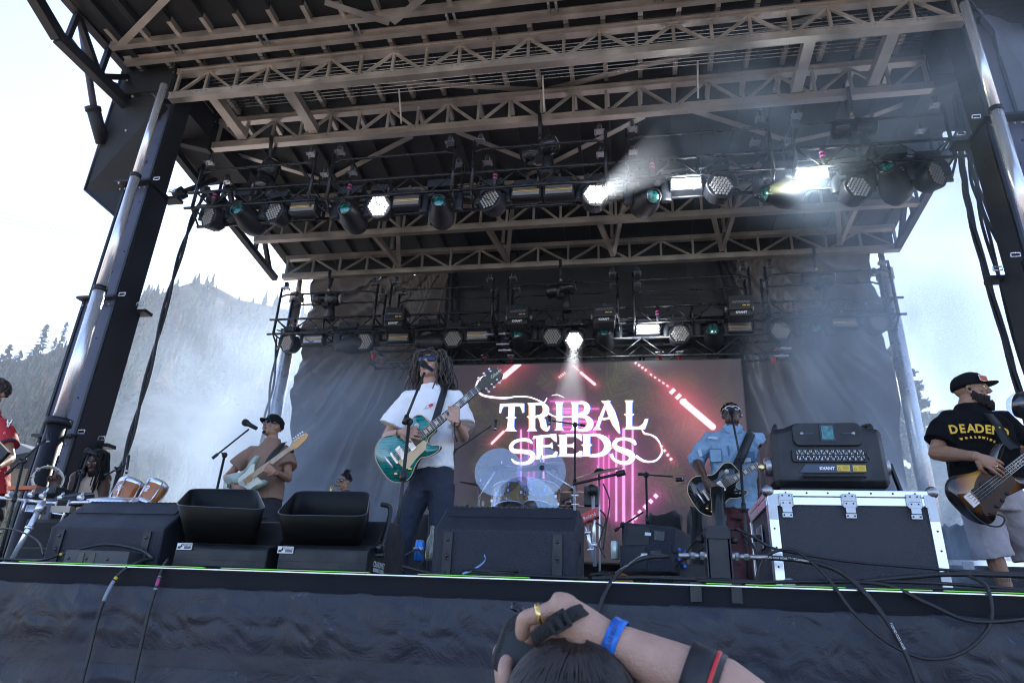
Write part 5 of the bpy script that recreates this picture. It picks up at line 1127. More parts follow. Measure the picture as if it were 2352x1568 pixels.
for px,y,zt_ in((1320,7.0,1115),(1300,7.3,1150),(1110,7.2,1150),(1222,7.3,1135)):
    a=PY(px,zt_,y); b=MB().use(chrome,True); b.tube([a,(a.x,a.y,DK+.16)],.014,8); 
    for k in range(4): b.tube([(a.x-.03,a.y,a.z-.1-k*.09),(a.x+.04,a.y,a.z-.1-k*.09)],.014,8)
    b.build('stand',kit)
# hardware right of the kit
t=thing('keyboard_stand','chrome stand with clamps carrying black and red gear right of the drums','stand',PY(1365,1290,6.0)); t.location.z=DK
for (a,c_) in (((1362,1128),(1366,1300)),((1345,1190),(1362,1290))):
    A_=PY(*a,6.0); C_=PY(*c_,6.0); C_.z=max(C_.z,DK+.01); b=MB().use(chrome,True); b.tube([A_,C_],.017,10); b.tube([A_.lerp(C_,.3),A_.lerp(C_,.36)],.03,10); b.tube([A_.lerp(C_,.7),A_.lerp(C_,.75)],.03,10); b.build('chrome_pole',t)
b=MB().use(plastic,True); b.box(PY(1358,1140,6.05),(.12,.1,.16)); b.ell(PY(1360,1125,5.95),(.05,.05,.05)); b.build('black_module',t)
b=MB().use(red); b.bar(PY(1333,1195,5.95),PY(1372,1178,5.95),.14,.07,(0,0,1)); kb=b.build('red_module',t)
d=(PY(1372,1178,5.95)-PY(1333,1195,5.95)); text('Roland',.04,mframe(PY(1354,1185,5.87),d,(0,0,1)),white_txt,'maker_lettering',kb)
for pts in ([(1385,1110,6),(1400,1150,6),(1392,1210,6),(1385,1262,6)],[(1378,1170,6),(1392,1190,6),(1380,1230,6)],[(1370,1200,6),(1385,1215,6),(1376,1250,6),(1390,1280,6)]):
    b=MB().use(rubber,True); b.tube(spline([PY(*p) for p in pts],6),.007,6); b.build('wire',t)
b=MB().use(rubber,True); b.tube([PY(1316,1112,7),PY(1436,1084,7)],.014,8); b.tube([PY(1415,1089,7),PY(1436,1084,7)],.03,10); tag(b.build('boom_arm'),'long black boom arm under the right cymbal','boom arm')
# orange fan / amp, cans and bottle
c=PY(1402,1275,5.2); t=thing('floor_fan','round orange and black floor fan beside the red module','fan',(c.x,c.y,DK)); orange=mat('orange_shell',(.75,.33,.04),.3,coat=.5)
b=MB().use(orange,True); b.ell((c.x+.04,c.y+.05,DK+.10),(.13,.12,.10)); b.build('shell',t)
b=MB().use(plastic,True); b.lathe((c.x-.05,c.y-.05,DK+.10),(-.5,-.8,.1),[(.0,0),(.09,0),(.1,.01),(.085,.02),(.03,.025),(0,.025)],22); b.build('fan_grille',t)
b=MB().use(plastic); b.bar((c.x-.14,c.y-.05,DK+.17),(c.x+.08,c.y,DK+.20),.06,.015); b.build('handle',t)
def can(px,py,y,r,h,col,label,txt=None):
    p=PY(px,py,y); t=thing('drink_can',label,'can',(p.x,p.y,p.z),'drink cans'); b=MB().use(mat(label[:8],col,.25,.4),True); b.lathe(p,(0,0,1),[(r*.8,0),(r,.008),(r,h-.012),(r*.82,h)],18); b.build('body',t)
    b=MB().use(steel,True); b.lathe(p+V((0,0,h)),(0,0,1),[(r*.82,0),(r*.84,.003),(r*.75,.003),(r*.74,-.002),(0,-.002)],18); b.build('lid',t)
    if txt: text(txt,.022,FRONT(p+V((0,-r-.001,h*.6))),white_txt,'print',t)
can(961,1288,4.6,.033,.13,(.04,.22,.65),'blue drink can on the deck beside the singer\'s foot','WATER'); can(1413,1284,5.0,.03,.12,(.55,.62,.55),'white and green drink can beside the orange floor fan')
p=PY(987,1286,4.6); t=thing('glass_bottle','clear glass beer bottle beside the blue can','bottle',p); gl=mat('bottle_glass',(.85,.8,.6),.05,trans=.8)
b=MB().use(gl,True); b.lathe(p,(0,0,1),[(0,0),(.032,.0),(.034,.01),(.034,.12),(.014,.17),(.012,.215),(.015,.22),(.012,.225)],18); b.build('glass',t); b=MB().use(mat('lime',(.35,.5,.05),.5),True); b.ell(p+V((0,0,.03)),(.02,.02,.02)); b.build('lime_wedge',t)
b=MB().use(white_paint); b.bbox((xat(945,1300,4.7),4.7,DK),(xat(1010,1300,4.7)+.5,5.1,DK+.045)); b.build_=None; tag(b.build('platform_block'),'low white block on the deck behind the centre wedge','platform')
b=MB().use(white_paint); b.bbox((xat(1335,1300,4.9),4.9,DK),(xat(1440,1300,4.9),5.2,DK+.05)); tag(b.build('platform_block'),'low white block on the deck under the floor fan','platform')
# speaker stack right of centre
def spk(c,w_,h,d,tilt,label,yaw=-.35):
    t=thing('speaker_cabinet',label,'speaker',c,'stacked black speaker cabinets'); M_=Matrix.Translation(c)@Matrix.Rotation(yaw,4,'Z')@Matrix.Rotation(tilt,4,'Y')
    R3=M_.to_3x3(); b=MB().use(wedge_paint); b.box(M_@V((0,0,h/2)),(w_,d,h),R3); b.build('cabinet',t,bevel=.012)
    b=MB().use(plastic); b.box(M_@V((-w_*.2,-d/2-.003,h/2)),(w_*.45,.006,h*.75),R3); b.build('front_plate',t)
    b=MB().use(plastic_gloss); b.box(M_@V((w_*.22,-d/2-.003,h*.6)),(w_*.2,.006,h*.35),R3); b.build('handle_recess',t)
    b=MB().use(white_txt); b.box(M_@V((w_*.0,-d/2-.008,h*.62)),(w_*.12,.002,h*.12),R3); b.build('badge',t)
spk(PY(1502,1320,5.0)*1.0+V((0,0,0)),.36,.18,.35,0,'black speaker cabinet at the bottom of the stack left of the smoke jet')
spk(PY(1506,1270,5.02),.36,.17,.35,.12,'black speaker cabinet tilted on top of the stack left of the smoke jet')
c=PY(1540,1330,5.3); b=MB().use(plastic); b.box((PY(1585,1290,5.0).x,5.05,DK+.12),(.26,.2,.24)); 
o=b.build('power_box',bevel=.01); tag(o,'black box of blue plugs between the speaker stack and smoke jet','box')
for i,(px,py) in enumerate(((1553,1262),(1568,1268),(1554,1285),(1566,1300))):
    b=MB().use(mat('plug_blue%d'%i,(.02,.12,.6),.4),True); q=PY(px,py,4.9); b.tube([q,q+V((.02,-.03,0))],.012,8); tag(b.build('power_plug'),'blue round plug, %s from the top on the plug box'%ordn[i+1],'plug','blue plugs')
cable([PY(1560,1290,4.8),PY(1610,1262,4.7),PY(1650,1222,4.6),PY(1700,1215,4.6)],.008,'black cable rising left of the smoke jet'); cable([PY(1555,1300,4.85),PY(1590,1250,4.8),PY(1625,1215,4.7)],.007,'thin black cable looping behind the smoke jet')
# cloth covered gear
cov=mat('black_cloth',(.010,.010,.012),.85,sheen=.3)
def cover(px0,px1,pyt,y,dp,label,seed,base=DK):
    a=PY(px0,pyt,y); c=PY(px1,pyt,y); h=a.z-base; w_=c.x-a.x
    def f(u,v):
        t_=v; ang=2*PI*u; k=1 if v<.6 else 1-((v-.6)/.4)**2*.95; z=base+h*min(1,v/.6)*(1 if v<.6 else 1)
        if v>=.6: z=base+h*(1-.0*(v-.6)+.06*noise.noise((math.cos(ang)*2*k,math.sin(ang)*2*k,seed)))
        e=.5; cx_=math.copysign(abs(math.cos(ang))**e,math.cos(ang)); sx_=math.copysign(abs(math.sin(ang))**e,math.sin(ang)); fl=1+.06*math.sin(ang*13+seed)*(1-min(1,v/.6))
        n_=.06*noise.noise((cx_*2+seed,sx_*2,z*3))
        return V(((a.x+c.x)/2+w_/2*cx_*k*fl+n_,y+dp/2+dp/2*sx_*k*fl+n_,z+n_*.5))
    b=MB().use(cov,True); b.grid(f,64,26); tag(b.build('cloth_cover'),label,'covered gear','gear under black cloth')
cover(1585,1625,1163,7.4,.6,'gear under black cloth between the speaker stack and denim shirted guitarist',3); cover(1490,1570,1178,7.8,.6,'low gear under black cloth behind the speaker stack',7)
cover(1015,1080,1160,8.2,.6,'gear under black cloth behind the singer, left of the drum kit',4); cover(2170,2238,1205,6.4,.7,'gear under dark cloth behind the flight case and bassist',9); cover(900,1000,1180,8.4,.6,'low dark cloth covered gear behind the singer\'s legs',15)
# case behind the bassist
p=PY(2255,1290,6.2); t=thing('flight_case','low black flight case with silver rim behind the bassist\'s leg','flight case',(p.x,p.y,DK)); b=MB().use(denim_lam); b.bbox((p.x-.5,p.y,DK),(p.x+.8,p.y+.5,p.z)); b.build('panels',t); b=MB().use(alu_bright); b.bbox((p.x-.5,p.y-.01,p.z-.03),(p.x+.8,p.y,p.z+.01)); b.build('edge_profile',t); b=MB().use(steel); b.bbox((p.x-.15,p.y-.02,p.z-.06),(p.x-.07,p.y-.01,p.z+.0)); b.build('latch',t)
# amps at the far left and percussion gear
t=thing('bass_cabinet','black perforated speaker cabinet at the far left behind the percussion','speaker',PY(90,1285,4.9)); t.location.z=DK
pg=mat('perf_grille',(.02,.02,.024),.45,.4,bump=1,bs=300); a=PY(62,1190,4.9); c=PY(190,1190,4.9)
b=MB().use(plastic); b.bbox((a.x,4.9,DK),(c.x,5.4,a.z)); b.build('cabinet',t,bevel=.01); zm=(a.z+DK)/2
for z0_,z1_ in((DK+.03,zm-.01),(zm+.01,a.z-.03)): b=MB().use(pg); b.bbox((a.x+.02,4.892,z0_),(c.x-.02,4.9,z1_)); b.build('grille',t)
t=thing('percussion_table','chrome rack of timbales and clamps at the far left','percussion rack',PY(110,1290,4.7)); t.location.z=DK; y=4.7
b=MB().use(chrome,True); b.tube([PY(-20,1140,y),PY(120,1155,y),PY(225,1152,y)],.014,10); b.build('rail',t)
b=MB().use(chrome,True); a=PY(100,1150,y-.05); c=PY(28,1285,y-.15); b.tube([a,c],.020,10); b.tube([a.lerp(c,.45),a.lerp(c,.5)],.03,10); b.tube([a.lerp(c,.05),a.lerp(c,.2)],.03,10); b.build('leg',t)
for pts in([(132,1150),(122,1178),(150,1182)],[(60,1145),(48,1180)],[(160,1148),(135,1210)],[(100,1140),(112,1120)],[(30,1145),(22,1200)]):
    b=MB().use(chrome,True); b.tube([PY(*p,y-.02) for p in pts],.008,8); b.build('arm',t)
for px,py in((72,1135),(98,1138),(140,1142),(185,1142),(20,1138)): b=MB().use(chrome,True); b.tube([PY(px-5,py,y-.02),PY(px+5,py,y-.02)],.018,10); b.tube([PY(px,py+5,y-.03),PY(px,py-5,y-.03)],.013,8); b.tube([PY(px,py,y-.02),PY(px+6,py-10,y-.05)],.010,8); b.build('clamp',t)
c=PY(172,1145,y+.1); b=MB().use(plastic,True); b.lathe(c,(0,-.35,1),[(.13,-.05),(.135,.0),(.135,.03),(0,.03)],26); b.build('tambourine_drum',t)
c=PY(262,1150,y+.15); b=MB().use(chrome,True); b.lathe(c,(0,-.25,1),[(.19,-.04),(.19,.02),(.18,.025)],30); b.use(skin_h,True); b.lathe(c,(0,-.25,1),[(.18,.022),(0,.024)],30); b.build('timbale',t)
c=PY(30,1125,y+.1); b=MB().use(mat('orange_print',(.6,.12,.03),.5)); b.bar(PY(25,1122,y+.05),PY(90,1120,y+.05),.06,.03); b.build('wood_block',t)
b=MB().use(plastic); b.bar(PY(90,1132,y+.12),PY(150,1130,y+.12),.2,.05); b.build('sample_pad',t)
b=MB().use(steel,True); b.lathe(PY(82,1172,y),(0,0,1),[(.07,-.02),(.07,.03),(.06,.035),(0,.035)],20); b.build('cowbell',t)
b=MB().use(alu_dull); b.box(PY(145,1170,y),(.17,.06,.05)); b.build('tray',t)
# bongos
bw=mat('bongo_wood',(.42,.13,.02),.22,var=.25,vs_=5,coat=.8)
t=thing('bongos','pair of glossy amber wood bongos with chrome rims behind the left wedge','bongos',PY(322,1150,5.0))
for px,r in((294,.098),(352,.082)):
    c=PY(px,1128,5.0); ax=V((-.05 if px<300 else .1,.42,1)).normalized(); b=MB().use(bw,True); b.lathe(c,ax,[(r*.82,-.12),(r*1.0,-.03),(r*1.02,.05)],28); b.lathe(c,ax,[(r*.76,-.12),(r*.9,.04)],28); o=b.build('shell',t)
    b=MB().use(chrome,True); b.lathe(c,ax,[(r*1.04,.035),(r*1.08,.045),(r*1.08,.075),(r*.98,.08)],28); b.lathe(c,ax,[(r*.9,-.135),(r*.92,-.13),(r*.92,-.105),(r*.84,-.10)],28); x,y_,d=b.frame(ax)
    for k in range(5): a=2*PI*k/5+.3; q=x*math.cos(a)+y_*math.sin(a); b.tube([c+q*r*1.08+d*.06,c+q*r*1.08-d*.06,c+q*r*.93-d*.12],.006,6)
    b.build('rim',o); b=MB().use(skin_h,True); b.lathe(c,ax,[(r*.98,.078),(0,.078)],28); b.build('head',o)
    fr=-y_ if y_.y>0 else y_; b=MB().use(white_txt); q=c+V((0,-1,.30)).normalized()*r*.97; m_=mframe(q+V((0,-.008,-.015)),(1,0,0),(0,.4,1)); b.prism([(.022*math.cos(i*PI/6),.008+.022*math.sin(i*PI/6)) for i in range(12)],.004,m_); b.prism([(-.02,-.028),(.02,-.028),(.012,-.012),(-.012,-.012)],.004,m_); b.use(bw)
    for s in(-1,1): b.prism([(s*.008+.005*math.cos(i*PI/4),.008+.005*math.sin(i*PI/4)) for i in range(8)],.006,m_)
    b.build('skull_emblem',o)
b=MB().use(plastic); b.box(PY(325,1135,5.05),(.06,.06,.07)); b.build('centre_block',t)
# tent at the far left
t=thing('canopy_tent','dark canopy tent with white leg beyond the left edge of the stage','tent',PY(75,1150,9)); b=MB().use(cov); A=[PY(-120,975,9),PY(35,1015,9),PY(80,1035,8.2),PY(72,1075,8.2),PY(-150,1080,8.2)]
b.add(A+[p+V((-.1,1.6,.1)) for p in A],[(0,1,2,3,4),(9,8,7,6,5)]+[(i,(i+1)%5,(i+1)%5+5,i+5) for i in range(5)]); b.build('canopy',t); b=MB().use(white_paint); b.bar(PY(76,1075,8.3),PY(50,1200,8.3),.06,.06); b.build('leg',t)
# lamp at the right edge
p=PY(2345,930,5.2); t=thing('work_lamp','black lamp with round clear front at the right edge beside the bassist','lamp',p); b=MB().use(plastic,True); b.lathe(p+V((.0,0,0)),(1,0,-.1),[(0,-.02),(.09,-.02),(.11,.06),(.11,.25),(0,.25)],20); b.build('housing',t); b=MB().use(ac,True); b.lathe(p,(-1,0,.1),[(.09,.0),(.085,.04),(.05,.075),(0,.085)],20); b.build('clear_cover',t); b=MB().use(black_steel,True); b.tube([(p.x+.15,p.y,p.z),(p.x+.15,p.y,DK)],.02,8); b.build('post',t)
# ================================================================ PEOPLE
skin_l=mat('skin_light',(.50,.29,.21),.48,var=.16,vs_=22,bump=.25,bs=260); skin_t=mat('skin_tan',(.36,.19,.12),.5,var=.15,vs_=25,bump=.15,bs=220); skin_d=mat('skin_dark',(.085,.042,.028),.45,var=.1,vs_=30); skin_b=mat('skin_brown',(.22,.11,.07),.45,var=.1,vs_=30)
for m_ in(skin_l,skin_t,skin_b,skin_d):
    m_.node_tree.nodes['Principled BSDF'].inputs['Subsurface Weight'].default_value=.08; m_.node_tree.nodes['Principled BSDF'].inputs['Subsurface Radius'].default_value=(.01,.004,.002)
hair_k=mat('hair_black',(.007,.006,.0055),.7,spec=.2,var=.4,vs_=60,bump=.5,bs=90); hair_g=mat('hair_greybrown',(.070,.055,.047),.6,var=.6,vs_=90,bump=.8,bs=160); lip=mat('lips',(.33,.13,.11),.5)
lens_b=mat('lens_blue',(.015,.035,.09),.08,.25,coat=.6); lens_k=mat('lens_black',(.006,.006,.008),.05,.2,coat=1)
def hframe(c,F,U=(0,0,1)):
    F=V(F).normalized(); U=V(U); U=(U-F*U.dot(F)).normalized(); X=F.cross(U)   # x = figure's right
    return Matrix(((X.x,F.x,U.x,c[0]),(X.y,F.y,U.y,c[1]),(X.z,F.z,U.z,c[2]),(0,0,0,1)))
def head_parts(b,H,s=1.0,jaw=1.0,mouth=0):
    r3=H.to_3x3(); S=lambda x,y,z:H@V((x*s,y*s,z*s))
    def e(c,r,n=14,m=10): b.ell(S(*c),[q*s for q in r],r3,n,m)
    e((0,-.018,.035),(.074,.092,.080)); e((0,.012,.0),(.068,.075,.085)); e((0,.022,-.045),(.056*jaw,.062,.060)); e((0,.058,-.088),(.030*jaw,.024,.022)); e((.042*jaw,.0,-.06),(.026,.04,.032)); e((-.042*jaw,.0,-.06),(.026,.04,.032))
    b.tube([S(0,.080,.028),S(0,.098,.002),S(0,.108,-.014),S(0,.092,-.022)],[.009*s,.011*s,.014*s,.011*s],8); e((.012,.088,-.018),(.009,.011,.008)); e((-.012,.088,-.018),(.009,.011,.008))
    b.tube([S(-.05,.066,.036),S(-.02,.084,.040),S(.02,.084,.040),S(.05,.066,.036)],[.008*s,.010*s,.010*s,.008*s],8)
    e((.038,.062,-.008),(.024,.018,.020)); e((-.038,.062,-.008),(.024,.018,.020))
    for k in(-1,1):
        e((k*.076,-.008,.0),(.007,.018,.028),10,8); e((k*.080,-.016,.012),(.007,.010,.012),10,8); e((k*.077,.0,-.024),(.006,.008,.010),10,8)
    e((0,.082,-.048-mouth*.004),(.024,.012,.006)); e((0,.080,-.062-mouth*.012),(.021,.012,.007))
    return S
def face_bits(root,H,s=1.0,lipm=None,eyes=True,mouth=0,browm=None,lipc=None):
    S=lambda x,y,z:H@V((x*s,y*s,z*s)); r3=H.to_3x3()
    b=MB().use(lipm or lip,True); b.tube(spline([S(-.023,.080,-.052),S(-.01,.094,-.049),S(0,.0945,-.051),S(.01,.094,-.049),S(.023,.080,-.052)],3),.0038*s,6); b.tube(spline([S(-.021,.079,-.056-mouth*.014),S(0,.092,-.062-mouth*.014),S(.021,.079,-.056-mouth*.014)],4),.0048*s,6)
    if mouth: b.use(lens_k,True); b.ell(S(0,.086,-.058),(.014*s,.008*s,.009*s),r3)
    b.build('lips',root)
    if eyes:
        for k in(-1,1):
            b=MB().use(mat('eye_white',(.7,.68,.65),.2) if 'eye_white' not in MATS else MATS['eye_white'],True); b.ell(S(k*.031,.074,.014),(.012*s,.011*s,.008*s),r3); b.use(lens_k,True); b.ell(S(k*.031,.0825,.013),(.0055*s,.004*s,.0055*s),r3); b.build('eye',root)
    if browm:
        for k in(-1,1): b=MB().use(browm,True); b.tube([S(k*.014,.089,.040),S(k*.032,.085,.046),S(k*.05,.070,.040)],[.003*s,.0042*s,.002*s],6); b.build('eyebrow',root)
def glasses(root,H,s,w_,h_,round_,fm,lm,wrap=0,thick=.003,z=.014,label=None):
    S=lambda x,y,z_:H@V((x*s,y*s,z_*s)); fr=MB().use(fm,True); ln=MB().use(lm,True)
    for k in(-1,1):
        if round_: pts=[(w_*math.cos(2*PI*i/20),h_*math.sin(2*PI*i/20)) for i in range(20)]
        else: pts=rrect(2*w_,2*h_,min(w_,h_)*.55,3); pts=[(p[0]*(1+.10*(p[1]>0)),p[1]) for p in pts]
        P3=[S(k*.033+p[0],.100-abs(k*.033+p[0])*.32,z+p[1]) for p in pts]
        fr.tube(P3+[P3[0]],thick*s,6,cap=False); n=len(P3); ln.add(P3,[tuple(range(n))]); cc=sum(P3,V())/n+H.to_3x3()@V((0,.004,0)); ln.add(P3+[cc],[(i,(i+1)%n,n) for i in range(n)],True)
        fr.tube([S(k*(.033+w_),.088-.01,z+h_*.4),S(k*.078,.05,z+.01),S(k*.082,-.02,z+.012)],thick*s*.9,6)
    fr.tube([S(-.033+w_,.098,z+h_*.3),S(0,.101,z+h_*.5),S(.033-w_,.098,z+h_*.3)],thick*s*1.1,6)
    f=fr.build('sunglasses',root); ln.build('lens',f); return f
def hand_tubes(b,W,d,nrm,side=1,curl=(.5,.55,.6,.65),s=1.0,thumb=1,spread=.12,fat=1.0):
    """palm and five separate fingers; d = wrist to knuckles, nrm = way the palm faces, side=+1 thumb on d x nrm side"""
    d=V(d).normalized(); n=V(nrm); n=(n-d*n.dot(d)).normalized(); t=d.cross(n)*side
    W=V(W); K=W+d*.085*s
    b.tube([W-d*.01,W+d*.03*s,W+d*.06*s,K+d*.004],[(.024*s*fat,.019*s*fat),(.034*s*fat,.016*s*fat),(.041*s*fat,.015*s*fat),(.040*s*fat,.012*s*fat)],12,up=n)
    L=(.046,.052,.048,.037); tips=[]
    for i in range(4):
        o=K+t*(.033-.022*i)*s-n*.002*s; dd=(d+t*spread*(1.5-i)*.5).normalized(); a=0; p=o-dd*.012*s; pts=[p,o]; rr=[.0098*s*fat]*2
        for j,(l,c) in enumerate(((1.0,1.0),(.62,1.25),(.48,.8))):
            a+=curl[i]*c; q=dd*math.cos(a)+n*math.sin(a); o=o+q*L[i]*l*s; pts.append(o); rr.append((.0088,.0082,.0068)[j]*s*fat)
        b.tube(pts,rr,8); tips.append(pts)
        b.ell(pts[-1],(.0068*s*fat,)*3,n=8,m=6)
    if thumb:
        o=W+d*.022*s+t*.026*s; p1=o+(d*.55+t*.62+n*.35).normalized()*.042*s; p2=p1+(d*.75+t*.1+n*.6).normalized()*.034*s; p3=p2+(d*.7-t*.2+n*.65).normalized()*.024*s
        b.tube([o-d*.01,p1,p2,p3],[.015*s,.0125*s,.0105*s,.008*s],8)
    return tips
def rings(b,pts,n=18,up=(0,-1,0)):
    """vertical trunk: (point, half depth, half width)"""
    P=[p for p,_,_ in pts]; ax=(P[-1]-P[0]).normalized(); x,y_,_=b.frame(ax,V(up)); vs=[]
    for p,dp,wd in pts:
        for k in range(n):
            a=2*PI*k/n; c,s=math.cos(a),math.sin(a); vs.append(p+x*math.copysign(abs(c)**.85,c)*wd+y_*math.copysign(abs(s)**.85,s)*dp)
    N=len(pts); fs=[(i*n+k,i*n+(k+1)%n,(i+1)*n+(k+1)%n,(i+1)*n+k) for i in range(N-1) for k in range(n)]; fs+= [tuple(range(n))[::-1],tuple((N-1)*n+k for k in range(n))]
    b.add(vs,fs,True)
def figure(label,J,skin,F,headF,headU=(0,0,1),hs=1.0,jaw=1.0,mouth=0,W=.19,D=.115,hands=None,shirt=None,pants=None,shorts=None,arm=(.048,.042,.030),sleeve=.5,cloth=(.012,.07),belly=0,vox=.0052,neck=.056,root=None,bare_arms=False,tank=False,sl_r=(.075,.085)):
    """J: joints as world points. a side = left in the photo, b side = right in the photo"""
    pel=J['pelvis']; base=V((pel.x,pel.y,DK)); r=root or thing('person',label,'person',base)
    up=V(F); H=hframe(J['head'],headF,headU); b=MB().use(skin,True); head_parts(b,H,hs,jaw,mouth)
    N=J['neck']; hb=H@V((0,-.02,-.05)); b.tube([hb,hb.lerp(N,.5),N+V((0,.01,-.03))],[neck*.95,neck,neck*1.15],14)
    sh=[J['sa'],J['sb']]; mid=(sh[0]+sh[1])/2
    rings(b,[(pel,D*.7,W*.7),(pel.lerp(mid,.5),D*.7,W*.68),(mid+V((0,0,-.10)),D*.8,W*.85),(mid,D*.6,W*.7)],up=up)
    for k in 'ab':
        s_,e_,w_=J['s'+k],J['e'+k],J['w'+k]
        if bare_arms or tank: b.ell(s_,(arm[0]*1.35,)*3)
        a_=1.15 if (tank or bare_arms) else .72
        b.tube([mid.lerp(s_,.55),s_+V((0,0,0 if tank else -.02)),s_.lerp(e_,.35),s_.lerp(e_,.8),e_,e_.lerp(w_,.25),e_.lerp(w_,.7),w_],[arm[0]*a_*.87,arm[0]*a_,arm[0]*max(a_,.9),arm[1]*.95,arm[1],arm[1]*1.08,arm[2]*1.1,arm[2]*.95],12)
        if hands and hands.get(k): h=hands[k]; hand_tubes(b,w_,h[0],h[1],h[2],h[3] if len(h)>3 else (.5,.55,.6,.65),s=h[4] if len(h)>4 else 1.0)
    for k in 'ab':
        if 'k'+k in J and (pants or shorts):
            hp=pel+(J['k'+k]-pel)*.0+V(((-1 if k=='a' else 1)*.09,0,0)); kn=J['k'+k]; an=J['n'+k]; b.tube([hp,kn,kn.lerp(an,.3),an],[.055,.045,.058,.038],12); b.tube([an+V((0,.03,.0)),an+V((0,-.05,-.04)),an+V((0,-.14,-.05))],[.036,.04,.03],10)
    body=b.build('body',r,remesh=vox,smooth_it=3)
    if shirt:
        b=MB().use(shirt,True); hem=J['hem']; a=W; 
        rg_=[(hem,D*1.02+belly*.5,W*.98),(hem.lerp(mid,.18),D*1.0+belly,W*.97),(hem.lerp(mid,.4),D*1.0+belly*.8,W*.98),(hem.lerp(mid,.65),D*1.08+belly*.3,W*1.04),(hem.lerp(mid,.85),D*1.05,W*1.05),(mid+V((0,0,-.02)),D*.85,W*.96),(mid.lerp(N,.55)+V((0,0,.0)),D*.62,W*.55),(N+V((0,0,.012)),neck*1.25,neck*1.35)]
        rings(b,rg_,22,up=up)
        for k in 'ab':
            s_,e_=J['s'+k],J['e'+k]
            if tank: continue
            if sleeve<1.2:
                end=s_.lerp(e_,sleeve); b.tube([mid.lerp(s_,.45)+V((0,0,-.015)),s_.lerp(mid,.12)+V((0,0,-.012)),s_.lerp(end,.35)+V((0,0,-.012)),end],[sl_r[0]*.80,sl_r[0]*.84,sl_r[0]*.93,sl_r[1]],16)
            else:
                w_=J['w'+k]; end=e_.lerp(w_,sleeve-1.2); b.tube([mid.lerp(s_,.4),s_+V((0,0,-.01)),s_.lerp(e_,.5),e_,end],[sl_r[0]*.9,sl_r[0],sl_r[0]*.98,sl_r[1]*.95,sl_r[1]*.85],14)
        b.build('shirt',r,remesh=.0075,smooth_it=3,disp=cloth)
    pm=pants or shorts
    if pm:
        b=MB().use(pm,True); hem=J['hem']; top=pel+V((0,0,.10)); rings(b,[(pel+V((0,0,-.09)),D*.95,W*.86),(pel,D*1.0,W*.9),(top,D*.92,W*.84)],20,up=up)
        for k in 'ab':
            if 'k'+k in J:
                sg=-1 if k=='a' else 1; hp=pel+V((sg*W*.42,0,-.03)); kn,an=J['k'+k],J['n'+k]
                if pants: b.tube([hp,hp.lerp(kn,.5),kn,kn.lerp(an,.5),an+V((0,0,.02))],[(.105,.10),(.098,.095),(.088,.088),(.088,.085),(.09,.09)],16)
                else: e_=kn.lerp(an,.22); b.tube([hp,hp.lerp(kn,.5),kn,e_],[.125,.125,.122,.128],18)
        b.build('trousers' if pants else 'shorts',r,remesh=.009,smooth_it=4,disp=(cloth[0]*1.1,.09))
        for k in 'ab':
            if 'k'+k in J: an=J['n'+k]; b=MB().use(plastic,True); b.ell(an+V((0,-.06,-.05)),(.05,.13,.045)); b.build('shoe',r)
    return r,H
